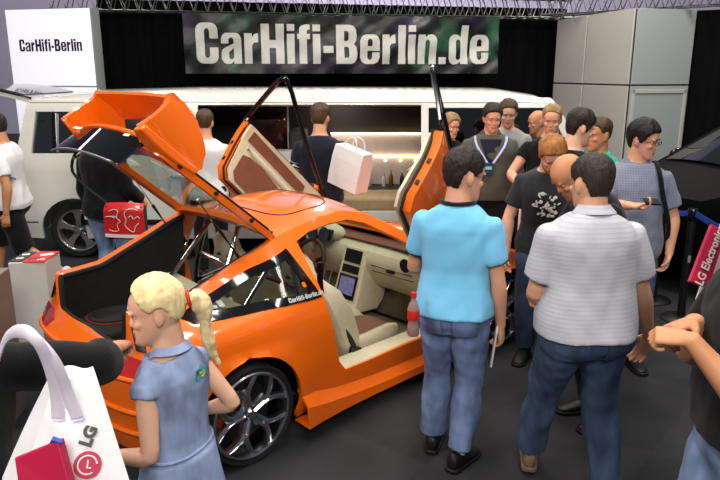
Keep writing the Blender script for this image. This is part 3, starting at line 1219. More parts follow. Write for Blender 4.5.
# ================================================================ ORANGE SHOW CAR
TH = math.radians(44)
CW = at_z(245, 467, 0.0)                      # near rear tyre on the floor
HW = 0.83
lx = V((-math.sin(TH), math.cos(TH), 0))
CO = CW + lx * HW
car = empty('car', CO, TH)
tag(car, 'orange two-door show car with raised doors, open tailgate and chrome wheels', 'car')
M_org = mat('paint_orange', (246, 108, 0), rough=0.28, coat=1.0, var=0.02, scale=2, metal=0.0)
M_blk = mat('trim_black', (15, 15, 16), rough=0.4, var=0.15)
M_lin = mat('boot_lining', (20, 19, 19), rough=0.9, var=0.25, bump=0.3, bscale=200)
M_cream = mat('leather_cream', (208, 198, 168), rough=0.5, var=0.05, bump=0.15, bscale=90)
M_suede = mat('suede_brown', (122, 68, 40), rough=0.9, var=0.12, bump=0.2, bscale=160, sheen=0.3)
M_chrome = mat('chrome', (205, 206, 208), rough=0.06, metal=1.0, var=0.02)
M_rimc = mat('rim_chrome_dark', (206, 206, 208), rough=0.2, metal=1.0, var=0.03)
M_cglass = glass_mat('car_glass', (222, 228, 222), alpha=0.02)
M_dglass = glass_mat('car_glass_dark', (24, 26, 26), alpha=0.06)
M_screen = mat('screen_lilac', (96, 92, 128), rough=0.15, emit=(120, 116, 160), estr=0.35, var=0.4, scale=30)

NX0, NX1 = 2.32, 3.02


def plan_rear():
    pts = []
    for k in range(41):
        u = k / 40 * PI / 2
        pts.append(V((-0.10 - 0.46 * math.sin(u) ** 0.80, -HW * math.cos(u) ** 0.56 if k < 40 else 0.0, 0)))
    return pts


def plan_front():
    pts = []
    for k in range(41):
        u = k / 40 * PI / 2
        pts.append(V((NX0 + (NX1 - NX0) * math.sin(u) ** 0.80, -HW * math.cos(u) ** 0.55 if k < 40 else 0.0, 0)))
    return pts


def arclen(pts):
    L = [0.0]
    for a, b in zip(pts, pts[1:]):
        L.append(L[-1] + (b - a).length)
    return L


PRr, PFr = plan_rear(), plan_front()
LRr, LFr = arclen(PRr), arclen(PFr)
S_REAR = -0.10 - LRr[-1]
S_FRONT = NX0 + LFr[-1]
TZ = [0.12, 0.18, 0.26, 0.45, 0.62, 0.72, 0.80, 0.86, 0.92, 1.00, 1.08, 1.15, 1.22, 1.30]
TI = [0.07, 0.03, 0.012, 0.0, 0.0, 0.012, 0.035, 0.065, 0.11, 0.17, 0.235, 0.29, 0.345, 0.40]


TL_S = [-2.0, -0.53, -0.50, -0.42, -0.30, -0.14, 0.08, 0.25, 0.47]
TL_Z = [0.70, 0.705, 0.89, 0.905, 0.907, 0.918, 1.005, 1.075, 1.155]
RAIL_S = [S_REAR, -0.9, -0.53, -0.50, -0.42, -0.30, -0.14, 0.08, 0.25, 0.47]
RAIL_X = [-0.485, -0.475, -0.440, -0.432, -0.405, -0.30, -0.14, 0.08, 0.25, 0.47]
RAIL_Y = [0.0, -0.20, -0.462, -0.478, -0.505, -0.52, -0.53, -0.535, -0.535, -0.535]


def body_pt(s, z, inset=0.0):
    """right-hand body surface: s runs along the plan outline, z up"""
    t = interp(z, TZ, TI) + inset
    if s < -0.10:
        a = -0.10 - s
        x, y = interp(a, LRr, [p.x for p in PRr]), interp(a, LRr, [p.y for p in PRr])
        a2 = min(a + 0.02, LRr[-1])
        a1 = max(a2 - 0.04, 0)
        d = V((interp(a2, LRr, [p.x for p in PRr]) - interp(a1, LRr, [p.x for p in PRr]), interp(a2, LRr, [p.y for p in PRr]) - interp(a1, LRr, [p.y for p in PRr]), 0)).normalized()
        n = V((-d.y, d.x, 0))
        if n.dot(V((0.3, 0, 0)) - V((x, y, 0))) < 0:
            n = -n
        if a > LRr[-1] - 0.03:
            n = V((1, 0, 0))
        # bumper bulge at the tail
        tt = t * (1.0 + 0.9 * smooth01((-0.10 - s) / 0.35) * smooth01((z - 0.66) / 0.12))
        p = V((x, y, z)) + n * tt
    elif s > NX0:
        a = s - NX0
        x, y = interp(a, LFr, [p.x for p in PFr]), interp(a, LFr, [p.y for p in PFr])
        a2 = min(a + 0.02, LFr[-1])
        a1 = max(a2 - 0.04, 0)
        d = V((interp(a2, LFr, [p.x for p in PFr]) - interp(a1, LFr, [p.x for p in PFr]), interp(a2, LFr, [p.y for p in PFr]) - interp(a1, LFr, [p.y for p in PFr]), 0)).normalized()
        n = V((-d.y, d.x, 0))
        if n.dot(V((1.5, 0, 0)) - V((x, y, 0))) < 0:
            n = -n
        if a > LFr[-1] - 0.03:
            n = V((-1, 0, 0))
        p = V((x, y, z)) + n * t
    else:
        p = V((s, -HW + t, z))
    if s < 0.46 and z > 0.60:
        zt = max(0.70, interp(s, TL_S, TL_Z))
        k = max(0.0, min(1.0, (z - 0.60) / (zt - 0.60)))
        tx, ty = interp(s, RAIL_S, RAIL_X), interp(s, RAIL_S, RAIL_Y)
        if s > -0.42:      # pillar: stays with the shoulder below the window line
            k = max(0.0, min(1.0, (z - 0.80) / (zt - 0.80)))
        w_ = smooth01((0.46 - s) / 0.25)
        p = p.lerp(V((tx, ty, z)), k * w_)
    # flared sills and arches
    if z < 0.62:
        for ax in (0.06, 2.45):
            r = math.hypot(s - ax, z - 0.285)
            if r < 0.47:
                p.y -= 0.022 * smooth01((0.47 - r) / 0.12)
    if p.y > 0:
        p.y = 0.0
    return p


AX0, AX1, AR, WZ = 0.06, 2.45, 0.335, 0.285
TOPLINE = [(S_REAR, 0.70), (-0.60, 0.70), (-0.53, 0.705), (-0.50, 0.89), (-0.42, 0.905), (-0.30, 0.907), (-0.14, 0.918), (0.08, 1.005), (0.25, 1.075), (0.47, 1.155),
           (0.64, 1.185), (0.85, 1.215), (1.05, 1.225), (1.22, 1.19), (1.42, 1.075), (1.58, 0.97), (1.70, 0.885), (1.85, 0.855), (2.15, 0.815), (2.45, 0.765), (2.75, 0.69), (2.95, 0.63), (S_FRONT, 0.58)]
outer = [(S_REAR, 0.20)] + [(-0.55, 0.18), (AX0 - AR, 0.17)] + circ(AX0, WZ, AR, 200, -20, 26) + [(AX0 + AR, 0.13), (AX1 - AR, 0.13)] + circ(AX1, WZ, AR, 200, -20, 26) + [(AX1 + AR + 0.01, 0.15), (2.95, 0.14), (S_FRONT, 0.15)]
outer += list(reversed(TOPLINE))
DOOR = [(0.62, 0.80), (0.60, 1.115), (0.72, 1.150), (0.90, 1.170), (1.05, 1.172), (1.18, 1.135), (1.38, 1.02), (1.56, 0.895), (1.66, 0.84), (1.68, 0.60), (1.63, 0.40), (1.56, 0.335), (0.76, 0.325), (0.70, 0.40), (0.66, 0.60)]
QWIN = [(0.49, 1.075), (0.585, 0.832), (0.20, 0.838), (-0.17, 0.846), (-0.20, 0.862), (0.0, 0.917), (0.25, 0.998)]
TAILL = [(-0.62, 0.66), (-0.56, 0.66), (-0.535, 0.86), (-0.56, 0.865)]
vs, fs = cdt_region(outer, [DOOR, QWIN], 0.05, body_pt)
m = MB()
m.add(vs, fs)
m.mirror_y()
body = m.build('body', M_org, car, solid=0.022, offset=-1, angle=50)


def topz(x, lo=True):
    return interp(x, [p[0] for p in TOPLINE], [p[1] for p in TOPLINE])


def cross_panel(xs, crown, nose=False, dz=0.0, ny=18, inset=0.0):
    rows = []
    for s in xs:
        p = body_pt(s, topz(s))
        hw = abs(p.y) - inset
        rows.append([V((p.x + 0.0, lerp(-hw, hw, k / ny), p.z + dz + crown * (1 - abs(2 * k / ny - 1) ** 2.4))) for k in range(ny + 1)])
    return rows


m = MB()
m.grid(cross_panel([0.47, 0.55, 0.64, 0.75, 0.85, 0.95, 1.05, 1.12, 1.18], 0.055))
roof = m.build('roof', M_org, car, solid=0.02)
# sunroof seam
seam = []
for k in range(41):
    a = 2 * PI * k / 41
    ex = abs(math.cos(a)) ** 0.5 * (1 if math.cos(a) >= 0 else -1)
    ey = abs(math.sin(a)) ** 0.5 * (1 if math.sin(a) >= 0 else -1)
    x, y = 0.85 + 0.24 * ex, 0.36 * ey
    hw = abs(body_pt(x, topz(x)).y)
    seam.append(V((x, y, topz(x) + 0.055 * (1 - abs(y / hw) ** 2.4) + 0.001)))
m = MB()
m.tube(seam, 0.0045, 6, closed=True)
m.build('sunroof_seal', M_blk, roof)
m = MB()
m.grid(cross_panel([1.18, 1.30, 1.42, 1.58, 1.70, 1.76], 0.06, inset=0.03))
m.build('windscreen', M_cglass, car, solid=0.005)
m = MB()
hs = [1.76, 1.85, 2.0, 2.15, 2.3, 2.45, 2.6, 2.75, 2.85, 2.95, 3.05, 3.15, 3.25, S_FRONT - 0.15, S_FRONT - 0.02]
m.grid(cross_panel([q for q in hs if q < S_FRONT], 0.05))
m.build('bonnet', M_org, car, solid=0.02)
# headlamps, front grille
for sgn in (1, -1):
    m = MB()
    vs, fs = cdt_region([(2.62, 0.56), (2.95, 0.50), (2.98, 0.58), (2.72, 0.66)], [], 0.05, lambda s, z: body_pt(s, z, -0.006))
    m.add([V((p.x, p.y * sgn, p.z)) for p in vs], fs)
    m.build('headlamp', M_chrome, car, solid=0.012, offset=0)
    m = MB()
    vs, fs = cdt_region([(2.90, 0.20), (3.12, 0.20), (3.14, 0.34), (2.92, 0.36)], [], 0.05, lambda s, z: body_pt(s, z, -0.004))
    m.add([V((p.x, p.y * sgn, p.z)) for p in vs], fs)
    m.build('bumper_grille', mat('grille_mesh', (60, 60, 60), rough=0.5, metal=0.5, bump=0.8, bscale=160), car, solid=0.008, offset=0)
    # tail lamps: tall, at the corners
    m = MB()
    vs, fs = cdt_region([(-0.74, 0.585), (-0.50, 0.60), (-0.47, 0.69), (-0.60, 0.675), (-0.74, 0.655)], [], 0.05, lambda s, z: body_pt(s, z, -0.006))
    m.add([V((p.x, p.y * sgn, p.z)) for p in vs], fs)
    m.build('tail_lamp', mat('lamp_red', (170, 24, 26), rough=0.12, coat=1.0, var=0.1), car, solid=0.012, offset=0)
    m = MB()
    vs, fs = cdt_region([(-0.505, 0.73), (-0.44, 0.72), (-0.435, 0.865), (-0.492, 0.87)], [], 0.05, lambda s, z: body_pt(s, z, -0.004))
    m.add([V((p.x, p.y * sgn, p.z)) for p in vs], fs)
    m.build('pillar_trim', M_blk, car, solid=0.008, offset=0)
# tail styling: bumper swages and plate recess
for zz in (0.60, 0.42, 0.30):
    m = MB()
    pts = [body_pt(lerp(-0.52, S_REAR, k / 30), zz, -0.004) for k in range(31)]
    pts = pts + [V((p.x, -p.y, p.z)) for p in reversed(pts[:-1])]
    m.tube(pts, 0.013, 8)
    m.build('bumper_swage', M_org, car)
m = MB()
m.box((-0.547, 0, 0.50), (0.012, 0.46, 0.115), (0, -0.05, 0))
m.build('plate_panel', mat('plate_pale', (206, 200, 196), rough=0.4), car, smooth=False, bevel=0.006)
# wheel housings
for ax in (AX0, AX1):
    for sg in (-1, 1):
        m = MB()
        rings = []
        for yy in (0.80, 0.50):
            rings.append([V((ax + 0.345 * math.cos(PI * k / 20), sg * yy, WZ + 0.345 * math.sin(PI * k / 20))) for k in range(21)])
        m.grid(rings)
        m.add([V((ax + 0.345 * math.cos(2 * PI * k / 24), sg * 0.5, max(0.10, WZ + 0.345 * math.sin(2 * PI * k / 24)))) for k in range(24)], [tuple(range(24))])
        m.build('wheel_housing', M_blk, car, solid=0.004)

# underbody, cabin floor
m = MB()
m.box((1.25, 0, 0.19), (2.2, 1.36, 0.04))
m.build('floor_pan', M_blk, car, smooth=False)
m = MB()
m.box((1.25, 0, 0.225), (1.0, 1.36, 0.03))
m.build('carpet', mat('car_carpet', (136, 126, 100), rough=0.95, var=0.15, bump=0.4, bscale=200), car, smooth=False)
m = MB()
m.box((1.88, 0, 0.47), (0.04, 1.4, 0.56))
m.build('firewall', mat('car_carpet', (112, 104, 84)), car, smooth=False)
# sills
for sg in (-1, 1):
    m = MB()
    m.box((1.16, sg * 0.735, 0.318), (0.86, 0.15, 0.028))
    m.build('sill_plate', M_cream, car, bevel=0.008)
    m = MB()
    m.box((1.16, sg * 0.68, 0.25), (0.95, 0.03, 0.12))
    m.build('sill_trim', M_cream, car, bevel=0.006)
# side skirt blades
for sg in (-1, 1):
    m = MB()
    rows = []
    for k in range(25):
        t = k / 24
        x = lerp(0.40, 2.10, t)
        fl_ = 0.05 * (1 - t) ** 6 + 0.018
        rows.append([V((x, sg * (HW - 0.06), 0.105)), V((x, sg * (HW + fl_), 0.10)), V((x, sg * (HW + fl_ * 0.9), 0.145 + 0.08 * (1 - t) ** 5)), V((x, sg * (HW - 0.03), 0.19 + 0.12 * (1 - t) ** 5))])
    m.grid(rows)
    m.build('side_skirt', M_org, car, solid=0.012, offset=0)
# hatch surround: orange flange, then a black seal and the lined boot
edge, gut = [], []


def flange(s, z, ins, dz):
    a = body_pt(s, z, 0.0)
    c = V((max(a.x, -0.30), 0, 0))
    n = V((c.x - a.x, c.y - a.y, 0))
    n = n.normalized() if n.length > 1e-4 else V((1, 0, 0))
    edge.append(a)
    gut.append(V((a.x + n.x * ins, a.y + n.y * ins, z + dz)))


for s in list(np.linspace(0.46, -0.42, 24)):
    flange(s, topz(s), 0.055, -0.012)
for s, z in ((-0.48, 0.898), (-0.50, 0.885), (-0.515, 0.79), (-0.532, 0.71), (-0.62, 0.70), (-0.75, 0.70), (-0.85, 0.70), (-1.0, 0.70), (-1.1, 0.70)):
    if s > S_REAR + 0.02:
        flange(s, z, 0.055, 0.0)
flange(S_REAR, 0.70, 0.055, 0.0)
gut[-1].y = 0
edge[-1].y = 0
fe = edge + [V((p.x, -p.y, p.z)) for p in reversed(edge[:-1])]
full = gut + [V((p.x, -p.y, p.z)) for p in reversed(gut[:-1])]
m = MB()
m.grid([fe, full])
m.build('hatch_flange', M_org, car, solid=0.012)
m = MB()
m.tube([p + V((0, 0, -0.012)) for p in full], 0.018, 8)
m.build('hatch_seal', M_rubber, car)
m = MB()
rows = []
for p in full:
    lo_ = smooth01((p.x + 0.22) / 0.15) if p.y < 0 else 0.0      # below the window on the near side
    q = V((p.x, p.y * lerp(1.0, 1.22, lo_), lerp(p.z - 0.01, 0.80, lo_)))
    rows.append([q, V((lerp(q.x, -0.1, 0.03), q.y * 0.985, q.z - 0.05)), V((lerp(q.x, -0.1, 0.05), q.y * 1.0, 0.47)), V((lerp(q.x, -0.1, 0.06), q.y * 0.98, 0.42))])
m.grid(rows)
m.build('boot_lining', M_lin, car, solid=0.006)
m = MB()
m.box((0.06, 0, 0.43), (0.88, 1.0, 0.03))
m.build('boot_floor', M_lin, car, smooth=False)

# quarter windows ----------------------------------------------------
for sg in (1, -1):
    fr_out = [(0.503, 1.092), (0.603, 0.822), (0.20, 0.828), (-0.18, 0.836), (-0.225, 0.862), (0.0, 0.932), (0.25, 1.014)]
    fr_in = [(0.462, 1.035), (0.535, 0.862), (0.20, 0.864), (-0.06, 0.866), (-0.08, 0.876), (0.0, 0.898), (0.25, 0.972)]
    vs, fs = cdt_region(fr_out, [fr_in], 0.05, lambda s, z: body_pt(s, z, -0.003))
    m = MB()
    m.add([V((p.x, p.y * sg, p.z)) for p in vs], fs)
    qf = m.build('quarter_window', M_blackgloss, car, solid=0.008, offset=0)
    vs, fs = cdt_region(fr_in, [], 0.06, lambda s, z: body_pt(s, z, 0.002))
    m = MB()
    m.add([V((p.x, p.y * sg, p.z)) for p in vs], fs)
    m.build('pane', M_cglass, qf, solid=0.004)
    if sg == 1:
        def qtext(a, b):
            return body_pt(0.375 + a * 0.031, 0.836 + b * 0.024 - 0.0 * a, -0.009)
        ml, wl_ = lettering('CarHifi-Berlin.de', qtext)
        ml.build('lettering', M_textw, qf, smooth=False)
        m = MB()
        for (s0, z0, sw, zw) in ((-0.10, 0.872, 0.02, 0.03), (-0.06, 0.874, 0.05, 0.012), (-0.06, 0.892, 0.03, 0.008), (0.0, 0.876, 0.03, 0.024)):
            vs, fs = cdt_region([(s0, z0), (s0 + sw, z0), (s0 + sw, z0 + zw), (s0, z0 + zw)], [], 0.05, lambda s, z: body_pt(s, z, -0.010))
            m.add(vs, fs)
        m.build('sticker', mat('sticker_grey', (150, 150, 150), rough=0.5), qf, smooth=False)
        m = MB()
        vs, fs = cdt_region([(0.50, 0.893), (0.525, 0.893), (0.52, 0.918), (0.50, 0.918)], [], 0.05, lambda s, z: body_pt(s, z, -0.010))
        m.add(vs, fs)
        m.build('sticker', M_org, qf, smooth=False)


# wheels ---------------------------------------------------------------
def car_wheel(x, sg):
    R, W2 = 0.285, 0.105
    yc = sg * (HW - W2 + 0.012)
    t = MB()
    t.lathe([(0.243, -W2 * 0.9), (0.272, -W2), (R - 0.003, -W2 * 0.8), (R, 0), (R - 0.003, W2 * 0.8), (0.272, W2), (0.243, W2 * 0.92)], 64, axis='Y', closed=True)
    M = Matrix.Translation((x, yc, R))
    wh = t.xform(M).build('wheel', M_rubber, car)
    o = sg * W2
    r = MB()
    r.lathe([(0.228, -o), (0.246, -o * 0.95), (0.247, o * 0.96), (0.240, o * 1.02), (0.229, o * 0.98), (0.222, o * 0.6), (0.218, -o * 0.9)], 64, axis='Y', closed=True)
    rim = r.xform(M).build('rim', M_rimc, wh)
    s = MB()
    for k in range(5):
        a = 2 * PI * k / 5 + 0.55
        c, sn = math.cos(a), math.sin(a)

        def P(rr, tt, h):
            return V((rr * c - tt * sn, h, rr * sn + tt * c))

        def bar(path, w0, w1, h0, h1):
            rings = []
            for i, (rr, tt) in enumerate(path):
                f = i / (len(path) - 1)
                w_, hh = lerp(w0, w1, f), lerp(h0, h1, f)
                j = min(i + 1, len(path) - 1)
                dr, dt = path[j][0] - path[max(i - 1, 0)][0], path[j][1] - path[max(i - 1, 0)][1]
                L_ = math.hypot(dr, dt)
                nr, nt_ = -dt / L_, dr / L_
                cr = [(-1.0, -0.030), (-0.72, -0.004), (-0.3, 0.0), (0, -0.010), (0.3, 0.0), (0.72, -0.004), (1.0, -0.030)]
                rings.append([P(rr + nr * w_ * q, tt + nt_ * w_ * q, sg * (hh + dh)) for q, dh in cr])
            s.loft(rings)
        bar([(0.03, 0), (0.075, 0), (0.125, 0)], 0.036, 0.034, 0.080, 0.094)
        for sd_ in (-1, 1):
            bar([(0.105, 0.004 * sd_), (0.140, 0.016 * sd_), (0.175, 0.042 * sd_), (0.206, 0.080 * sd_), (0.222, 0.102 * sd_)], 0.022, 0.017, 0.092, 0.100)
    s.lathe([(0, sg * 0.070), (0.052, sg * 0.070), (0.056, sg * 0.04), (0, sg * 0.04)], 32, axis='Y')
    s.xform(M).build('spokes', M_rimc, rim, angle=25)
    b = MB()
    b.lathe([(0, sg * 0.092), (0.024, sg * 0.090), (0.031, sg * 0.082), (0.033, sg * 0.06), (0, sg * 0.06)], 28, axis='Y')
    b.xform(M).build('hub_cap', M_chrome, rim)
    d = MB()
    d.lathe([(0.05, sg * 0.018), (0.165, sg * 0.018), (0.165, sg * 0.002), (0.05, sg * 0.002)], 48, axis='Y', closed=True)
    d.lathe([(0, sg * 0.03), (0.08, sg * 0.03), (0.08, -sg * 0.02), (0, -sg * 0.02)], 32, axis='Y')
    d.xform(M).build('brake_disc', mat('disc_steel', (92, 90, 92), rough=0.3, metal=0.9), wh)
    cal = MB()
    rings = []
    for k in range(9):
        a = math.radians(lerp(140, 205, k / 8))
        rings.append([V((rr * math.cos(a), sg * hh, rr * math.sin(a))) for rr, hh in ((0.125, 0.045), (0.185, 0.045), (0.185, -0.02), (0.125, -0.02))])
    cal.loft(rings)
    cal.xform(M).build('brake_caliper', mat('caliper_red', (186, 62, 28), rough=0.35, coat=0.4), wh, bevel=0.005)
    for k in range(5):
        a = 2 * PI * (k + 0.5) / 5 + 0.55
        n_ = MB()
        n_.tube([(0.040 * math.cos(a), sg * 0.06, 0.040 * math.sin(a)), (0.040 * math.cos(a), sg * 0.083, 0.040 * math.sin(a))], 0.007, 6)
        n_.xform(M).build('wheel_nut', mat('anodised_violet', (92, 62, 168), rough=0.25, metal=0.8), rim)
    bk = MB()
    bk.lathe([(0, -sg * 0.07), (0.235, -sg * 0.07), (0.235, -sg * 0.08), (0, -sg * 0.08)], 40, axis='Y')
    bk.xform(M).build('wheel_back', M_blk, wh)


for ax in (AX0, AX1):
    for sg in (-1, 1):
        car_wheel(ax, sg)

# interior --------------------------------------------------------------
m = MB()
prof = [(1.92, 0.62), (1.90, 0.80), (1.78, 0.845), (1.68, 0.835), (1.60, 0.79), (1.575, 0.72), (1.59, 0.64), (1.66, 0.56), (1.70, 0.48), (1.90, 0.46)]
rings = []
for k in range(21):
    y = lerp(-0.66, 0.66, k / 20)
    e = abs(2 * k / 20 - 1) ** 4
    rings.append([V((x + 0.03 * e, y, z - 0.03 * e)) for x, z in prof])
m.loft(rings)
dash = m.build('dashboard', M_cream, car, subsurf=1)
m = MB()
rows = []
for k in range(17):
    y = lerp(-0.62, 0.62, k / 16)
    rows.append([V((1.66, y, 0.845)), V((1.78, y, 0.862)), V((1.90, y, 0.825))])
m.grid(rows)
m.build('dash_top_panel', M_suede, dash, solid=0.012)
m = MB()
m.ellipsoid((1.66, 0.36, 0.845), (0.10, 0.19, 0.075))
bn_ = m.build('instrument_binnacle', M_cream, dash)
m = MB()
for yy in (0.29, 0.43):
    m.lathe([(0, 0), (0.055, 0), (0.06, 0.012), (0, 0.006)], 24, M=Matrix.Rotation(-PI / 2 + 0.25, 4, 'Y'), c=(1.565, yy, 0.845))
m.box((1.58, 0.36, 0.845), (0.02, 0.28, 0.09), (0, 0.25, 0))
m.build('gauges', mat('gauge_blue', (40, 52, 66), rough=0.2, coat=0.6), bn_)
m = MB()
m.tube([(1.572, -0.22, 0.70), (1.572, -0.62, 0.70)], 0.004, 6)
m.tube([(1.585, -0.22, 0.655), (1.59, -0.62, 0.655)], 0.003, 6)
m.box((1.572, -0.42, 0.69), (0.02, 0.07, 0.018))
m.build('glovebox_seam', M_blk, dash)
for yy in (-0.56, 0.58):
    m = MB()
    m.lathe([(0, 0), (0.045, 0), (0.05, 0.01), (0, 0.012)], 20, M=Matrix.Rotation(-PI / 2, 4, 'Y'), c=(1.578, yy, 0.765))
    m.build('air_vent', M_blk, dash)
# centre stack
m = MB()
c0, c1, c2 = V((1.60, 0, 0.795)), V((1.47, 0, 0.40)), V((1.40, 0, 0.33))
rings = []
for p, w_ in ((c0, 0.12), (c0.lerp(c1, 0.5), 0.128), (c1, 0.135), (c2, 0.135)):
    rings.append([V((p.x, -w_ - 0.03, p.z)), V((p.x, w_ - 0.03, p.z)), V((p.x + 0.30, w_ - 0.03, p.z - 0.02)), V((p.x + 0.30, -w_ - 0.03, p.z - 0.02))])
m.loft(rings)
stack = m.build('centre_stack', M_cream, car, smooth=False, bevel=0.014)
sdir = (c1 - c0).normalized()
snor = V((sdir.z, 0, -sdir.x))
if snor.x > 0:
    snor = -snor


def stack_panel(t0, t1, w, material, nm, lift=0.006):
    m_ = MB()
    q = []
    for t, sg in ((t0, -1), (t0, 1), (t1, 1), (t1, -1)):
        p = c0 + sdir * t + V((0, sg * w - 0.03, 0))
        q.append(p)
    m_.add([p + snor * 0.001 for p in q] + [p + snor * lift for p in q], [(0, 1, 2, 3), (7, 6, 5, 4), (1, 0, 4, 5), (2, 1, 5, 6), (3, 2, 6, 7), (0, 3, 7, 4)])
    return m_.build(nm, material, stack, smooth=False, bevel=0.002)


stack_panel(0.02, 0.12, 0.088, M_blk, 'vent_panel', 0.008)
stack_panel(0.14, 0.20, 0.088, M_blk, 'radio', 0.008)
stack_panel(0.215, 0.40, 0.098, M_blackgloss, 'screen_bezel', 0.008)
stack_panel(0.235, 0.365, 0.078, M_screen, 'screen', 0.011)
# tunnel console + gear lever
m = MB()
rings = []
for x, z, w_ in ((1.48, 0.40, 0.12), (1.35, 0.36, 0.12), (1.1, 0.35, 0.11), (0.8, 0.36, 0.11)):
    rings.append([V((x, -w_, z)), V((x, w_, z)), V((x, w_ + 0.03, 0.21)), V((x, -w_ - 0.03, 0.21))])
m.loft(rings)
con = m.build('centre_console', M_cream, car, smooth=False, bevel=0.02)
m = MB()
m.tube([(1.33, 0.02, 0.36), (1.31, 0.02, 0.46)], 0.008, 8)
m.ellipsoid((1.308, 0.02, 0.475), (0.022, 0.022, 0.026))
m.build('gear_lever', M_chrome, con)
m = MB()
m.tube([(1.22, 0.0, 0.36), (1.02, 0.0, 0.42)], 0.014, 8)
m.build('handbrake', M_blk, con)
# steering wheel
SWc = V((1.46, 0.36, 0.645))
Rsw = Matrix.Translation(SWc) @ Matrix.Rotation(math.radians(-68), 4, 'Y')
m = MB()
ring = [V((0.165 * math.cos(2 * PI * k / 36), 0.165 * math.sin(2 * PI * k / 36), 0)) for k in range(36)]
m.tube(ring, 0.017, 10, closed=True)
m.xform(Rsw)
sw = m.build('steering_wheel', mat('wheel_leather_brown', (72, 44, 32), rough=0.5, bump=0.1), car)
m = MB()
m.ellipsoid((0, 0, -0.01), (0.065, 0.065, 0.03))
for a in (0.2, PI - 0.2, PI * 1.5):
    m.tube([(0, 0, -0.01), (0.16 * math.sin(a + PI / 2), 0.16 * math.cos(a + PI / 2), 0)], [0.03, 0.016], 8, flat=0.4)
m.xform(Rsw).build('hub', M_suede, sw)
m = MB()
m.tube([SWc + V((0.01, 0, -0.01)), V((1.66, 0.36, 0.62))], 0.035, 12)
m.build('column', M_blk, sw)
for yy in (0.30, 0.42, 0.50):
    m = MB()
    m.box((1.70, yy, 0.36), (0.02, 0.06, 0.08), (0, 0.4, 0))
    m.tube([(1.71, yy, 0.38), (1.76, yy, 0.5)], 0.008, 6)
    m.build('pedal', M_chrome, car)


def seat(yc):
    r = MB()

    def section(c, d, w, th, bol, n=24):
        """cross-section ring of a bucket seat; d is the facing normal"""
        out = []
        for k in range(n):
            a = 2 * PI * k / n
            u = math.cos(a)
            v_ = math.sin(a)
            uu = abs(u) ** 0.6 * (1 if u > 0 else -1)
            vv = abs(v_) ** 0.6 * (1 if v_ > 0 else -1)
            side = smooth01((abs(uu) - 0.55) / 0.4)
            out.append(c + V((0, uu * w, 0)) + d * (vv * th + (bol * side if vv > 0 else 0)))
        return out
    back = [(1.00, 0.27, 0.22, 0.055, 0.05), (0.95, 0.38, 0.25, 0.06, 0.075), (0.88, 0.55, 0.262, 0.06, 0.08), (0.80, 0.72, 0.25, 0.055, 0.06), (0.765, 0.80, 0.20, 0.05, 0.02), (0.745, 0.86, 0.145, 0.05, 0.0), (0.73, 0.93, 0.135, 0.048, 0.0), (0.725, 0.975, 0.09, 0.03, 0)]
    nrm = V((0.92, 0, 0.38)).normalized()
    r.loft([section(V((x, yc, z)), nrm, w, th, b) for x, z, w, th, b in back])
    st_ = r.build('seat', M_cream, car)
    c = MB()
    cus = [(1.00, 0.28, 0.20, 0.06, 0.03), (1.08, 0.285, 0.225, 0.065, 0.06), (1.22, 0.29, 0.235, 0.065, 0.075), (1.36, 0.305, 0.235, 0.06, 0.07), (1.44, 0.305, 0.22, 0.05, 0.05), (1.475, 0.29, 0.18, 0.03, 0.01)]
    c.loft([section(V((x, yc, z)), V((0, 0, 1)), w, th, b) for x, z, w, th, b in cus])
    cu_ = c.build('seat_cushion', M_cream, st_)
    i = MB()
    i.grid([[V((x, yc + t * w, z + th + 0.004 + 0.006 * (1 - abs(t)))) for t in (-1, -0.5, 0, 0.5, 1)] for x, z, th, w in ((1.06, 0.285, 0.065, 0.125), (1.22, 0.29, 0.065, 0.135), (1.36, 0.305, 0.060, 0.135), (1.45, 0.304, 0.05, 0.12), (1.478, 0.29, 0.03, 0.1))])
    i.build('cushion_insert', M_suede, st_, solid=0.008)
    i = MB()
    i.grid([[V((x, yc + t * w, z)) + nrm * (th + 0.006 + 0.006 * (1 - abs(t))) for t in (-1, -0.5, 0, 0.5, 1)] for x, z, th, w in ((1.0, 0.33, 0.06, 0.11), (0.94, 0.46, 0.06, 0.13), (0.87, 0.62, 0.058, 0.125), (0.82, 0.725, 0.055, 0.1))])
    i.build('back_insert', M_suede, st_, solid=0.008)
    i = MB()
    i.box((1.2, yc - 0.16, 0.235), (0.5, 0.03, 0.05))
    i.box((1.2, yc + 0.16, 0.235), (0.5, 0.03, 0.05))
    i.build('seat_rail', M_blk, st_, smooth=False)
    for dy in (-0.06, 0.06):
        i = MB()
        i.ellipsoid((0.755, yc + dy, 0.82), (0.07, 0.03, 0.02))
        i.build('harness_slot', M_blk, st_)
    return st_


seat(-0.40)
seat(0.40)
# seat belt
m = MB()
pts = [V((0.70, -0.66, 0.98)), V((0.78, -0.60, 0.70)), V((0.95, -0.66, 0.42)), V((1.0, -0.66, 0.28))]
m.tube(spline(pts, 6), 0.018, 6, flat=0.15)
m.build('seat_belt', M_blk, car)
m = MB()
m.box((0.99, -0.655, 0.31), (0.09, 0.035, 0.09), (0, 0.3, 0))
m.build('belt_anchor', M_blk, car, bevel=0.01)
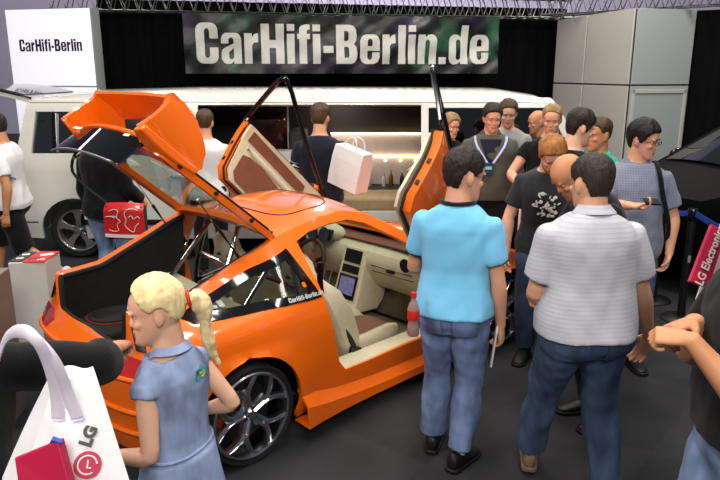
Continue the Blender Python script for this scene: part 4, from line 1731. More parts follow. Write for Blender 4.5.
# rear bulkhead, trims, roll cage
m = MB()
m.loft([[V((x, y, z)) for x, z in ((0.34, 0.45), (0.42, 0.62), (0.50, 0.62), (0.50, 0.45))] for y in (-0.60, 0.60)])
m.build('bulkhead', M_lin, car, smooth=False)
m = MB()
tr = spline([(0.31, 0.58, 0.75), (0.31, 0.30, 0.735), (0.31, 0.0, 0.72), (0.32, -0.30, 0.705), (0.33, -0.56, 0.69)], 6)
m.loft([[p + V((-0.045, 0, 0)), p + V((0.045, 0, 0.01)), p + V((0.045, 0, -0.03)), p + V((-0.045, 0, -0.035))] for p in tr])
m.build('parcel_trim', M_cream, car, bevel=0.008)
m = MB()
m.ellipsoid((0.36, 0.56, 0.74), (0.09, 0.05, 0.05))
m.build('trim_corner', M_suede, car)
for sg in (-1, 1):
    m = MB()
    rows = []
    for s in np.linspace(0.20, 0.58, 8):
        rows.append([V((body_pt(s, z, 0.05).x, sg * abs(body_pt(s, z, 0.05).y), z)) for z in (0.64, 0.7, 0.77, 0.82)])
    m.grid(rows)
    m.build('side_trim', M_cream, car, solid=0.01)
cage = None
tubes = [
    [(0.60, -0.62, 0.30), (0.60, -0.60, 0.70), (0.62, -0.46, 1.06), (0.63, -0.36, 1.13), (0.63, 0.36, 1.13), (0.62, 0.46, 1.06), (0.60, 0.60, 0.70), (0.60, 0.62, 0.30)],
    [(0.62, 0.42, 1.08), (0.26, 0.38, 0.74), (0.0, 0.36, 0.47)],
    [(0.62, -0.42, 1.08), (0.36, -0.38, 0.74), (0.16, -0.36, 0.47)],
    [(0.62, 0.05, 1.13), (0.45, 0.0, 0.80), (0.36, 0.0, 0.62)],
    [(0.61, -0.56, 0.82), (0.61, 0.56, 0.82)],
    [(0.62, -0.40, 1.08), (0.60, 0.58, 0.62)],
]
for i, tb in enumerate(tubes):
    m = MB()
    m.tube(spline(tb, 6) if len(tb) > 2 else tb, 0.019, 12)
    if i == 0:
        cage = m.build('roll_cage', M_chrome, car)
    else:
        m.build('cage_tube', M_chrome, cage)
# boot fittings
m = MB()
m.box((-0.13, 0.30, 0.525), (0.46, 0.50, 0.16))
sb = m.build('speaker_box', M_lin, car, smooth=False, bevel=0.02)
m = MB()
m.lathe([(0.0, 0.0), (0.05, 0.004), (0.10, -0.012), (0.125, 0.014), (0.150, 0.012), (0.152, 0.0), (0.152, -0.01), (0, -0.01)], 40, c=(-0.16, 0.32, 0.612))
m.build('woofer', M_rubber, sb)
m = MB()
m.lathe([(0.152, 0), (0.166, 0.0), (0.166, 0.008), (0.152, 0.008)], 40, c=(-0.16, 0.32, 0.606), closed=True)
m.build('woofer_ring', mat('trim_red', (120, 40, 30), rough=0.4), sb)
m = MB()
m.box((-0.05, -0.30, 0.50), (0.50, 0.40, 0.11))
am = m.build('amplifier', M_blk, car, smooth=False, bevel=0.012)
m = MB()
m.box((-0.05, -0.30, 0.557), (0.30, 0.10, 0.004))
m.build('amplifier_badge', mat('badge_grey', (130, 130, 130), rough=0.4), am, smooth=False)
m = MB()
ringp = [V((0.36 + 0.115 * math.cos(2 * PI * k / 32), 0.505, 0.945 + 0.062 * math.sin(2 * PI * k / 32))) for k in range(32)]
m.tube(ringp, 0.013, 10, closed=True)
m.build('speaker_ring', M_chrome, car)
m = MB()
m.ellipsoid((0.36, 0.515, 0.945), (0.11, 0.02, 0.058))
m.build('side_speaker', M_rubber, car)
# gas struts
for a, b in (((0.09, 0.475, 1.47), (0.38, 0.51, 1.01)), ((0.0, -0.50, 1.43), (0.215, -0.535, 1.085))):
    a, b = V(a), V(b)
    m = MB()
    m.tube([b, b.lerp(a, 0.48)], 0.011, 10)
    g = m.build('gas_strut', M_blk, car)
    m = MB()
    m.tube([b.lerp(a, 0.46), a], 0.006, 10)
    m.ellipsoid(a, (0.012, 0.012, 0.012))
    m.build('piston_rod', M_chrome, g)

# tailgate ------------------------------------------------------------
TG = bpy.data.objects.new('tailgate', None)
m = MB()


def tgp(x, y, dz=0.0):
    """tailgate skin in closed position, hinge at origin"""
    z = interp(x, [-0.90, -0.86, -0.5, 0.0], [-0.215, -0.2, -0.115, 0.0])
    hw = interp(x, [-0.9, -0.86, 0.0], [0.47, 0.49, 0.53])
    return V((x, y * hw, z + 0.035 * (1 - abs(y) ** 2.2) * interp(x, [-0.9, -0.6, 0], [0.5, 0.8, 1]) + dz))


tg_out = [(0.0, -1), (0.0, 1), (-0.80, 1), (-0.90, 0.86), (-0.90, -0.86), (-0.80, -1)]
tg_in = [(-0.06, -0.87), (-0.06, 0.87), (-0.64, 0.86), (-0.73, 0.74), (-0.76, 0.6), (-0.76, -0.6), (-0.73, -0.74), (-0.64, -0.86)]
vs, fs = cdt_region(tg_out, [tg_in], 0.06, tgp)
m.add(vs, fs)
tail = m.build('tailgate', M_org, car, solid=0.035, offset=-1, bevel=0.0)
tail.location = (0.47, 0, 1.165)
tail.rotation_euler = (0, math.radians(53), 0)
bpy.data.objects.remove(TG)
tg_gl = [(-0.05, -0.885), (-0.05, 0.885), (-0.65, 0.875), (-0.77, 0.6), (-0.77, -0.6), (-0.65, -0.875)]
vs, fs = cdt_region(tg_gl, [], 0.08, lambda x, y: tgp(x, y, -0.012))
m = MB()
m.add(vs, fs)
m.build('rear_glass', M_cglass, tail, solid=0.005)
# seal line along both edges
for sg in (-1, 1):
    m = MB()
    m.tube([tgp(lerp(-0.02, -0.78, k / 20), sg * 0.985, 0.006) for k in range(21)], 0.008, 8)
    m.build('edge_seal', M_rubber, tail)
    for x in (-0.18, -0.45, -0.70):
        m = MB()
        p = tgp(x, sg * 0.94, -0.018) + V((0, sg * 0.03, 0))
        m.tube([p, p + V((0, sg * 0.012, 0))], 0.012, 10)
        m.build('rubber_stop', M_rubber, tail)
# lower pane with orange lip
m = MB()
rows = []
for j in range(7):
    t = j / 6
    x, z = lerp(-0.885, -0.90, t), lerp(-0.195, -0.395, t)
    hw = lerp(0.43, 0.43, t)
    rows.append([V((x - 0.05 * (1 - (2 * k / 16 - 1) ** 2), lerp(-hw, hw, k / 16), z)) for k in range(17)])
m.grid(rows)
lp = m.build('lower_pane', M_dglass, tail, solid=0.008)
m = MB()
m.tube([p + V((0.0, 0, 0.006)) for p in rows[0]], 0.014, 8)
m.build('pane_lip', M_org, lp)
m = MB()
m.tube([p for p in rows[-1]], 0.007, 8)
m.build('pane_seal', M_alu, lp)
for yy in (-0.10, 0.27):
    m = MB()
    m.box((-0.945, yy if yy > 0 else -0.34, -0.235), (0.004, 0.10 if yy > 0 else 0.06, 0.016))
    m.build('pane_strip', M_white, lp, smooth=False)  # plain white strips set on the dark pane
# latch
m = MB()
m.tube([(-0.915, 0.0, -0.40), (-0.93, 0.0, -0.43), (-0.915, 0.03, -0.43), (-0.905, 0.03, -0.40)], 0.006, 8)
m.build('latch', M_chrome, lp)
# spoiler hoop: two fins and a blade
fin2 = [(-0.985, -0.20), (-0.972, -0.10), (-0.965, 0.0), (-0.985, 0.05), (-0.89, 0.075), (-0.78, 0.07), (-0.67, 0.01), (-0.595, -0.09), (-0.63, -0.135), (-0.76, -0.165), (-0.88, -0.185)]
sp_ = None
for sg in (-1, 1):
    m = MB()

    def fy(x, z, o):
        # leaning in at the top, bellied outward
        t = (z + 0.2) / 0.27
        return sg * (0.46 - 0.05 * t + 0.03 * math.sin(PI * max(0, min(1, t))) + o)
    vs, fs = cdt_region(fin2, [], 0.04, lambda x, z: V((x, fy(x, z, 0), z)))
    m.add(vs, fs)
    f_ = m.build('spoiler_fin', M_org, tail, solid=0.05, offset=-1 * 1)
    f_.modifiers['solid'].offset = 0
    bv = f_.modifiers.new('bevel', 'BEVEL')
    bv.width = 0.014
    bv.segments = 3
    bv.limit_method = 'ANGLE'
    # foot strake
    m = MB()
    rr_ = []
    for k in range(15):
        t = k / 14
        x = lerp(-0.98, -0.61, t)
        z = lerp(-0.20, -0.125, t)
        h_ = 0.03 + 0.035 * math.sin(PI * t)
        rr_.append([V((x, sg * 0.44, z - h_)), V((x, sg * 0.515, z - h_ * 0.5)), V((x, sg * 0.505, z + 0.02)), V((x, sg * 0.44, z + 0.02))])
    m.loft(rr_)
    m.build('spoiler_foot', M_org, tail, bevel=0.008)
m = MB()
rr_ = []
for k in range(25):
    y = lerp(-0.425, 0.425, k / 24)
    e = abs(2 * k / 24 - 1)
    dz = -0.012 * e ** 3
    rr_.append([V((x, y, z + dz)) for x, z in ((-0.985, 0.048), (-0.93, 0.066), (-0.86, 0.078), (-0.78, 0.074), (-0.76, 0.062), (-0.79, 0.05), (-0.87, 0.048), (-0.93, 0.036), (-0.98, 0.03))])
m.loft(rr_)
m.build('spoiler_blade', M_org, tail, angle=60)

# doors ---------------------------------------------------------------
PIV = V((1.66, -0.76, 0.85))
DLOW = [(0.60, 0.815), (0.645, 0.60), (0.69, 0.40), (0.76, 0.33), (1.56, 0.338), (1.62, 0.40), (1.67, 0.60), (1.66, 0.845), (1.2, 0.835)]


def make_door(sg):
    root = bpy.data.objects.new('door', None)
    COL.objects.link(root)
    root.parent = car
    m = MB()
    vs, fs = cdt_region(DLOW, [], 0.05, lambda s, z: body_pt(s, z, 0.0))
    n = len(vs)
    inn = [body_pt(s.x, s.z, 0.0) + V((0, 0.085, 0)) for s in vs]
    m.add(vs, fs)
    # rim between outer skin and inner edge
    DL2 = []
    for i in range(len(DLOW)):
        a, b = V(DLOW[i]), V(DLOW[(i + 1) % len(DLOW)])
        kk = max(1, int((b - a).length / 0.05))
        DL2 += [a.lerp(b, q / kk) for q in range(kk)]
    r0 = [body_pt(p.x, p.y, 0.0) for p in DL2]
    cxm, czm = 1.15, 0.58
    r1 = [V((lerp(p.x, cxm, 0.02), p.y + 0.05, lerp(p.z, czm, 0.02))) for p in r0]
    r2 = [V((lerp(p.x, cxm, 0.06), p.y + 0.085, lerp(p.z, czm, 0.06))) for p in r0]
    m.loft([r0, r1, r2], cap=False)
    M0 = Matrix.Translation(-PIV)
    m.xform(M0)
    S = Matrix.Diagonal((1, sg, 1, 1))
    m.xform(S)
    m.build('door_shell', M_org, root, angle=45)
    # rubber seal
    m = MB()
    m.tube([V((lerp(p.x, cxm, 0.035), p.y + 0.068, lerp(p.z, czm, 0.035))) for p in r0], 0.010, 8, closed=True)
    m.xform(M0).xform(S).build('door_seal', M_rubber, root)
    # inner card
    card = [(lerp(p[0], cxm, 0.06), lerp(p[1], czm, 0.06)) for p in DLOW]
    vs, fs = cdt_region(card, [], 0.05, lambda s, z: body_pt(s, z, 0) + V((0, 0.10 + 0.02 * smooth01((0.75 - z) / 0.2), 0)))
    m = MB()
    m.add(vs, fs)
    cd_ = m.xform(M0).xform(S).build('door_card', M_cream, root, solid=0.02, offset=0)

    def inlay(poly, material, nm, lift):
        vs_, fs_ = cdt_region(poly, [], 0.05, lambda s, z: body_pt(s, z, 0) + V((0, 0.10 + lift + 0.02 * smooth01((0.75 - z) / 0.2), 0)))
        mm = MB()
        mm.add(vs_, fs_)
        return mm.xform(M0).xform(S).build(nm, material, cd_, solid=0.008, offset=0)
    inlay([(0.69, 0.775), (0.70, 0.69), (1.30, 0.70), (1.34, 0.72), (1.36, 0.745), (1.34, 0.78)], M_suede, 'upper_insert', 0.016)
    inlay([(0.74, 0.57), (0.80, 0.60), (0.95, 0.61), (1.55, 0.56), (1.56, 0.42), (1.5, 0.37), (0.82, 0.37), (0.76, 0.42)], M_suede, 'lower_insert', 0.020)
    inlay([(1.46, 0.735), (1.47, 0.735), (1.47, 0.785), (1.46, 0.785)], M_blk, 'switch', 0.022)
    for q in range(3):
        inlay([(1.44 + 0.032 * q, 0.735), (1.464 + 0.032 * q, 0.735), (1.464 + 0.032 * q, 0.775), (1.44 + 0.032 * q, 0.775)], M_blk, 'switch', 0.022)
    # armrest ridge
    m = MB()
    m.tube([body_pt(x, 0.64, 0) + V((0, 0.125, 0)) for x in np.linspace(0.74, 1.58, 12)], [0.01] + [0.026] * 10 + [0.01], 10)
    m.xform(M0).xform(S).build('armrest', M_cream, cd_)
    # window frame
    top = [(0.603, 0.82), (0.555, 1.00), (0.515, 1.15), (0.535, 1.195), (0.66, 1.165), (1.0, 1.05), (1.35, 0.945), (1.655, 0.85)]
    pts = spline([body_pt(s, z, 0.012) for s, z in top[:3]], 3) + spline([body_pt(s, z, 0.012) for s, z in top[3:]], 3)
    m = MB()
    m.tube(pts, 0.021, 8, flat=0.75)
    m.xform(M0).xform(S).build('window_frame', M_blackgloss, root)
    m = MB()
    m.tube([body_pt(s, 0.825, 0.02) for s in np.linspace(0.62, 1.62, 10)], 0.010, 8)
    m.xform(M0).xform(S).build('waist_seal', M_rubber, root)
    # mirror
    m = MB()
    p = body_pt(1.50, 0.86, 0) + V((0, -0.09, 0.02))
    m.ellipsoid(p, (0.055, 0.085, 0.055))
    mm_ = m.xform(M0).xform(S).build('wing_mirror', M_org, root)
    m = MB()
    m.ellipsoid(p + V((-0.035, 0, 0)), (0.024, 0.07, 0.042))
    m.xform(M0).xform(S).build('mirror_glass', M_blk, mm_)
    m = MB()
    m.tube([p, body_pt(1.52, 0.835, 0.01)], 0.018, 8)
    m.xform(M0).xform(S).build('mirror_arm', M_blk, mm_)
    # lock and handle details in the shut face
    for z in (0.62, 0.48):
        q = body_pt(0.66, z, 0)
        m = MB()
        m.box((lerp(0.648, 0.69, (0.62 - z) / 0.2) - 0.005, q.y + 0.03, z), (0.012, 0.02, 0.03))
        m.xform(M0).xform(S).build('door_latch', M_blk, root, smooth=False)
    return root


def pose_door(root, sg, loc, up, flare, roll=0):
    R = Matrix.Rotation(math.radians(up), 4, 'Y') @ Matrix.Rotation(math.radians(flare), 4, 'Z') @ Matrix.Rotation(math.radians(roll), 4, 'X')
    root.matrix_basis = Matrix.Translation(V(loc)) @ R


near_door = make_door(1)
near_door.name = 'door'
pose_door(near_door, 1, (1.90, -0.87, 1.00), 50, 14)
far_door = make_door(-1)
pose_door(far_door, -1, (2.03, 0.80, 0.955), 48, -7)
# door stay wires
m = MB()
m.tube([car.matrix_world.inverted() @ V((0, 0, 0)) * 0 + V((1.62, -0.74, 0.86)), V((1.60, -0.74, 0.45))], 0.006, 6)
m.build('door_stay', M_blk, car)
m = MB()
m.box((1.60, -0.76, 0.66), (0.03, 0.02, 0.5), (0, 0.1, 0))
m.build('hinge_arm', M_blk, car, bevel=0.006)
# ================================================================ PEOPLE
def remeshed(mb, name, mats, parent, voxel=0.008, smooth_n=3, wrinkle=0.0, seed=0, wf=14.0, wz=0.6, post=None):
    me = bpy.data.meshes.new(name + '_src')
    me.from_pydata([tuple(p) for p in mb.v], [], mb.f)
    bm = bmesh.new()
    bm.from_mesh(me)
    bmesh.ops.recalc_face_normals(bm, faces=bm.faces)
    bm.to_mesh(me)
    bm.free()
    t = bpy.data.objects.new(name + '_src', me)
    COL.objects.link(t)
    r = t.modifiers.new('r', 'REMESH')
    r.mode = 'VOXEL'
    r.voxel_size = voxel
    if smooth_n:
        s = t.modifiers.new('s', 'SMOOTH')
        s.factor = 0.5
        s.iterations = smooth_n
    dg = bpy.context.evaluated_depsgraph_get()
    out = bpy.data.meshes.new_from_object(t.evaluated_get(dg))
    COL.objects.unlink(t)
    bpy.data.objects.remove(t)
    bpy.data.meshes.remove(me)
    out.name = name
    out.materials.clear()
    for m_ in (mats if isinstance(mats, (list, tuple)) else [mats]):
        out.materials.append(m_)
    n = len(out.vertices)
    if wrinkle:
        co = np.empty(n * 3)
        out.vertices.foreach_get('co', co)
        co = co.reshape(-1, 3)
        no = np.empty(n * 3)
        out.vertex_normals.foreach_get('vector', no)
        no = no.reshape(-1, 3)
        rng = np.random.RandomState(seed)
        d = np.zeros(n)
        for k in range(7):
            w_ = rng.normal(size=3) * wf
            w_[2] *= wz
            ph = rng.uniform(0, 6.28)
            w2 = rng.normal(size=3) * wf * 0.5
            d += np.sin(co @ w_ + ph + 1.6 * np.sin(co @ w2 + ph * 2)) / 7 ** 0.5
            w3 = rng.normal(size=3) * wf * 2.6
            w3[2] *= 0.8
            d += 0.38 * np.sin(co @ w3 + ph + 2.0 * np.sin(co @ w_ * 0.8 + ph)) / 7 ** 0.5
        co += no * (d * wrinkle)[:, None]
        out.vertices.foreach_set('co', co.ravel())
    out.polygons.foreach_set('use_smooth', [True] * len(out.polygons))
    out.polygons.foreach_set('material_index', [0] * len(out.polygons))
    if post:
        fc = np.empty(len(out.polygons) * 3)
        out.polygons.foreach_get('center', fc)
        idx = post(fc.reshape(-1, 3))
        out.polygons.foreach_set('material_index', [int(q) for q in idx])
    out.update()
    o = bpy.data.objects.new(name, out)
    COL.objects.link(o)
    if parent:
        o.parent = parent
    return o


def skin_mat(name, rgb):
    return mat(name, rgb, rough=0.55, var=0.07, scale=14, bump=0.08, bscale=180, spec=0.35)


SK = skin_mat('skin_fair', (214, 158, 128))
SK_T = skin_mat('skin_tan', (196, 136, 98))
SK_P = skin_mat('skin_pale', (222, 172, 144))
M_LIP = mat('lips', (176, 100, 88), rough=0.45)
M_EYE = mat('eye_white', (226, 222, 216), rough=0.2, coat=0.5)
M_IRIS = mat('iris_dark', (46, 36, 30), rough=0.15, coat=0.8)


def hair_mat(name, rgb):
    return mat(name, rgb, rough=0.55, var=0.4, scale=26, stretch=(1.0, 1.0, 0.22), bump=0.7, bscale=120, spec=0.35)


H_DK = hair_mat('hair_dark_brown', (40, 30, 24))
H_BR = hair_mat('hair_brown', (74, 54, 38))
H_BLD = hair_mat('hair_blond_dark', (146, 116, 78))
H_BL = mat('hair_blond', (234, 212, 158), rough=0.5, var=0.22, scale=40, stretch=(1.0, 1.0, 0.15), bump=0.25, bscale=140, spec=0.35)
H_GI = hair_mat('hair_ginger', (160, 104, 54))


def cloth(name, rgb, var=0.10, scale=9, rough=0.9, bump=0.25):
    return mat(name, rgb, rough=rough, var=var, scale=scale, bump=bump, bscale=240, spec=0.2, sheen=0.1)


def denim(name, rgb):
    return mat(name, rgb, rough=0.9, var=0.42, scale=7.5, bump=0.4, bscale=420, spec=0.15, stretch=(1.4, 1.4, 0.6))


# skull section table: z from chin, half width, front, back
HEADT = [(-0.004, 0.020, 0.086, 0.045), (0.006, 0.034, 0.094, 0.020), (0.022, 0.046, 0.098, -0.010), (0.042, 0.056, 0.096, -0.045), (0.062, 0.063, 0.094, -0.068),
         (0.085, 0.068, 0.091, -0.083), (0.105, 0.071, 0.086, -0.092), (0.120, 0.0725, 0.086, -0.096), (0.137, 0.075, 0.095, -0.099), (0.158, 0.077, 0.093, -0.100),
         (0.180, 0.075, 0.084, -0.095), (0.200, 0.067, 0.066, -0.082), (0.218, 0.050, 0.042, -0.060), (0.229, 0.030, 0.020, -0.036), (0.234, 0.010, 0.0, -0.014)]


def head_ring(z, w, f, b, n=28, grow=None):
    out = []
    cy, hy = (f + b) / 2, (f - b) / 2
    for k in range(n):
        a = 2 * PI * k / n
        sx, sy = math.sin(a), math.cos(a)
        ex = 0.85 if sy > 0 else 0.95
        x = w * abs(sx) ** ex * (1 if sx >= 0 else -1)
        y = cy + hy * sy
        p = V((x, y, z))
        if grow is not None:
            d = V((sx, sy, 0))
            g = grow(a, z)
            nz_ = smooth01((z - 0.17) / 0.06)
            p += V((d.x * g * (1 - 0.5 * nz_), d.y * g * (1 - 0.5 * nz_), g * nz_))
        out.append(p)
    return out


def head_mesh(mb, M, nose=1.0, ears=True):
    t = MB()
    t.loft([head_ring(*r) for r in HEADT])
    # nose
    t.loft([[V((0.007, 0.084, 0.126)), V((0, 0.094, 0.126)), V((-0.007, 0.084, 0.126)), V((0, 0.07, 0.126))],
            [V((0.010, 0.086, 0.105)), V((0, 0.104, 0.104)), V((-0.010, 0.086, 0.105)), V((0, 0.07, 0.105))],
            [V((0.015, 0.088, 0.086)), V((0, 0.094 + 0.022 * nose, 0.084)), V((-0.015, 0.088, 0.086)), V((0, 0.07, 0.088))],
            [V((0.013, 0.088, 0.078)), V((0, 0.094 + 0.014 * nose, 0.077)), V((-0.013, 0.088, 0.078)), V((0, 0.07, 0.078))]])
    t.ellipsoid((0, 0.092, 0.055), (0.023, 0.010, 0.0055), 12, 6)
    t.ellipsoid((0, 0.092, 0.046), (0.020, 0.010, 0.0055), 12, 6)
    t.ellipsoid((0, 0.090, 0.014), (0.018, 0.013, 0.014), 12, 6)
    for s in (-1, 1):
        t.ellipsoid((s * 0.030, 0.084, 0.137), (0.024, 0.014, 0.007), 10, 6)
        t.ellipsoid((s * 0.040, 0.072, 0.090), (0.020, 0.018, 0.016), 10, 6)
        if ears:
            t.ellipsoid((s * 0.076, -0.008, 0.108), (0.009, 0.020, 0.032), 12, 8, (0.15, 0, s * -0.35))
            t.ellipsoid((s * 0.074, 0.0, 0.082), (0.008, 0.010, 0.012), 10, 6)
    for p in t.v:
        pass
    t.xform(M)
    mb.add(t.v, t.f)


HB_A = [0, 25, 50, 68, 80, 100, 118, 140, 180]


def make_hair(style, M, material, parent, seed=1, voxel=0.006):
    """style: dict(front, side, nape heights and thickness)"""
    hz = [style.get('front', 0.190), style.get('front', 0.190) - 0.004, style.get('temple', 0.168), style.get('burn', 0.118), style.get('burn', 0.118) - 0.006, 0.135, 0.085, style.get('nape', 0.052), style.get('nape', 0.045)]
    th, top = style.get('t', 0.012), style.get('top', 0.020)
    rng = random.Random(seed)
    ph = [rng.uniform(0, 6) for _ in range(6)]

    def grow(a, z):
        d = math.degrees(a)
        d = d if d <= 180 else 360 - d
        zb = interp(d, HB_A, hz)
        u = smooth01((z - zb) / 0.012)
        full = lerp(th, top, smooth01((z - 0.14) / 0.07))
        full *= 1 + style.get('wave', 0.8) * (0.16 * math.sin(a * 7 + ph[0] + z * 30) + 0.10 * math.sin(a * 13 + ph[1] - z * 55))
        return lerp(-0.014, full, u)
    zs = list(np.linspace(0.03, 0.229, 34)) + [0.232, 0.234]
    T = np.array(HEADT)
    t = MB()
    rr = []
    for z in zs:
        w = float(np.interp(z, T[:, 0], T[:, 1]))
        f = float(np.interp(z, T[:, 0], T[:, 2]))
        b = float(np.interp(z, T[:, 0], T[:, 3]))
        rr.append(head_ring(z, w, f, b, 40, grow))
    t.loft(rr)
    t.xform(M)
    return remeshed(t, 'hair', material, parent, voxel, 2, wrinkle=0.0012, seed=seed, wf=160, wz=0.3)


TORSO = [(0.800, 0.150, 0.090, 0.0), (0.850, 0.172, 0.115, -0.008), (0.910, 0.178, 0.122, -0.012), (0.980, 0.168, 0.112, -0.004), (1.060, 0.152, 0.104, 0.0), (1.130, 0.152, 0.106, 0.002),
         (1.220, 0.166, 0.114, 0.0), (1.300, 0.180, 0.118, -0.004), (1.350, 0.182, 0.110, -0.010), (1.390, 0.164, 0.096, -0.012), (1.425, 0.126, 0.082, -0.012), (1.452, 0.088, 0.070, -0.008), (1.480, 0.066, 0.064, -0.004), (1.52, 0.059, 0.061, 0.0), (1.56, 0.056, 0.058, 0.008)]


class Person:
    def __init__(self, label, loc, yaw, height=1.76, girth=1.0, skin=SK, bend=0.0, twist=0.0, side=0.0, head=(0, 0, 0), arms=None, feet=None, hip=(0, 0),
                 belly=0.0, voxel=0.008, female=False, bend0=0.0, headscale=1.0, drop=0.0, hands=True, hairseed=1, nose=1.0, headz=1.495):
        self.root = empty('person', (loc[0], loc[1], 0), math.radians(yaw))
        tag(self.root, label, 'person')
        self.S = height / 1.75
        self.g, self.voxel, self.skin = girth, voxel, skin
        self.belly = belly
        self.bend, self.twist, self.side, self.bend0 = math.radians(bend), math.radians(twist), math.radians(side), math.radians(bend0)
        self.head_e = head
        self.female = female
        self.drop = drop
        self.hip = hip
        self.hs = headscale
        self.nose = nose
        self.headz = headz
        # integrate spine
        self.sp = []
        p = V((hip[0], hip[1], 0.93 - drop))
        z = 0.93
        R = self.rot(z)
        dz = 0.01
        pts = {round(z, 3): (p.copy(), R)}
        q = p.copy()
        zz = z
        while zz > 0.78:
            R = self.rot(zz)
            zz -= dz
            q = q - R @ V((0, 0, dz))
            pts[round(zz, 3)] = (q.copy(), R)
        q = p.copy()
        zz = z
        while zz < 1.80:
            zz += dz
            R = self.rot(zz)
            q = q + R @ V((0, 0, dz))
            pts[round(zz, 3)] = (q.copy(), R)
        self.pts = pts
        self.keys = sorted(pts)
        self.arms = arms or {}
        self.feet = feet or {}
        self.limbs()
        self.build_body(hands)

    def rot(self, z):
        t = smooth01((z - 0.93) / 0.42)
        b = self.bend0 + self.bend * t
        return Matrix.Rotation(self.twist * t, 3, 'Z') @ Matrix.Rotation(-b, 3, 'X') @ Matrix.Rotation(self.side * t, 3, 'Y')

    def spine(self, z):
        k = min(self.keys, key=lambda q: abs(q - z))
        return self.pts[k]

    def P(self, v):
        return V(v) * self.S

    def ik(self, a, t, l1, l2, hint):
        d = t - a
        L = min(d.length, (l1 + l2) * 0.995)
        L = max(L, abs(l1 - l2) + 0.01)
        dn = d.normalized()
        c = (l1 * l1 + L * L - l2 * l2) / (2 * l1 * L)
        c = max(-1, min(1, c))
        hh = V(hint) - dn * V(hint).dot(dn)
        hh = hh.normalized() if hh.length > 1e-4 else V((0, 1, 0))
        k = a + dn * (l1 * c) + hh * (l1 * math.sqrt(max(0, 1 - c * c)))
        return k, a + dn * L

    def limbs(self):
        g = self.g
        cp_, cR = self.spine(1.362)
        self.J = {}
        sw = 0.166 * (0.92 if self.female else 1.0) * (0.5 + 0.5 * g)
        for s, nm in ((1, 'R'), (-1, 'L')):
            sh = cp_ + cR @ V((s * sw, -0.008, 0.0))
            A = self.arms.get(nm, {})
            if 't' in A:
                el, wr = self.ik(sh, V(A['t']), 0.285, 0.255, A.get('hint', (s * 0.3, -1, -0.3)))
            else:
                u = V(A.get('u', (s * 0.20, -0.05, -1))).normalized()
                f = V(A.get('f', (s * 0.06, 0.28, -1))).normalized()
                el = sh + u * 0.285
                wr = el + f * 0.255
            hd = V(A.get('h', tuple((wr - el).normalized()))).normalized()
            pn = V(A.get('n', (-s, 0, 0)))
            pn = (pn - hd * pn.dot(hd)).normalized()
            self.J[nm] = (sh, el, wr, hd, pn, A.get('curl', 0.45), A.get('curls'))
            hp, hR = self.spine(0.88)
            hip = hp + hR @ V((s * 0.088 * (0.5 + 0.5 * g), 0, 0))
            Fp = self.feet.get(nm, {})
            an = V(Fp.get('a', (s * 0.10, 0.0, 0.085)))
            kn, an2 = self.ik(hip, an, 0.415, 0.40, Fp.get('hint', (s * 0.08, 1, 0)))
            self.J['leg' + nm] = (hip, kn, an2, Fp.get('yaw', -s * 8), Fp.get('pitch', 0))

    def torso_rings(self, z0, z1, ease=0.0, n=28, hem=0.0, zt=None):
        out = []
        T = np.array(TORSO)
        zs = [z0] + [r[0] for r in TORSO if z0 + 0.012 < r[0] < z1 - 0.012] + [z1]
        for z in zs:
            rx, ry, oy = (float(np.interp(z, T[:, 0], T[:, k])) for k in (1, 2, 3))
            if self.female:
                wv = smooth01(1 - abs(z - 1.07) / 0.12)
                rx *= 1 - 0.10 * wv
                rx *= 1 - 0.06 * smooth01((z - 1.25) / 0.1)
            nk = smooth01((1.47 - z) / 0.06)
            gg = lerp(1.0, self.g, nk)
            rx, ry = rx * gg, ry * (1 + (gg - 1) * 1.2)
            be = self.belly * math.exp(-((z - 1.06) / 0.13) ** 2)
            e = ease + hem * smooth01((z0 + 0.25 - z) / 0.25)
            c, R = self.spine(z)
            ring = []
            for k in range(n):
                a = 2 * PI * k / n
                x = (rx + e + be * 0.4) * math.copysign(abs(math.sin(a)) ** 0.85, math.sin(a))
                y = (ry + e + (be if math.cos(a) > 0 else be * 0.15)) * math.copysign(abs(math.cos(a)) ** 0.9, math.cos(a)) + oy
                if self.female and math.cos(a) > 0:
                    y += 0.03 * math.exp(-((z - 1.27) / 0.06) ** 2) * math.cos(a) ** 2
                ring.append((c + R @ V((x, y, 0))) * self.S)
            out.append(ring)
        return out

    def arm_path(self, nm, n=9, t1=2.0):
        sh, el, wr, *_ = self.J[nm]
        pts, rad = [], []
        g = self.g
        R_ = [(0.0, 0.050), (0.25, 0.048), (0.5, 0.045), (0.75, 0.040), (0.95, 0.038), (1.15, 0.043), (1.3, 0.041), (1.6, 0.033), (1.85, 0.027), (2.0, 0.026)]
        for k in range(n * 2 + 1):
            t = t1 * k / (n * 2)
            p = sh.lerp(el, t) if t <= 1 else el.lerp(wr, t - 1)
            if 0.88 < t < 1.12:   # round the elbow slightly
                m_ = sh.lerp(el, 0.88).lerp(el.lerp(wr, 0.12), (t - 0.88) / 0.24)
                p = p.lerp(m_, 0.35)
            pts.append(p)
            gg = lerp(g, 0.4 + 0.6 * g, min(1, t / 1.5))
            rad.append(interp(t, [a for a, b in R_], [b for a, b in R_]) * gg * (0.86 if self.female else 1))
        return pts, rad

    def leg_path(self, nm, n=8, t1=1.0):
        hip, kn, an, *_ = self.J['leg' + nm]
        R_ = [(0.0, 0.088), (0.3, 0.082), (0.6, 0.068), (0.9, 0.056), (1.0, 0.054), (1.15, 0.054), (1.35, 0.057), (1.7, 0.042), (2.0, 0.036)]
        pts, rad = [], []
        for k in range(n * 2 + 1):
            t = 2 * t1 * k / (n * 2)
            p = hip.lerp(kn, t) if t <= 1 else kn.lerp(an, t - 1)
            pts.append(p)
            rad.append(interp(t, [a for a, b in R_], [b for a, b in R_]) * lerp(self.g, 0.5 + 0.5 * self.g, min(1, t / 1.4)))
        return pts, rad

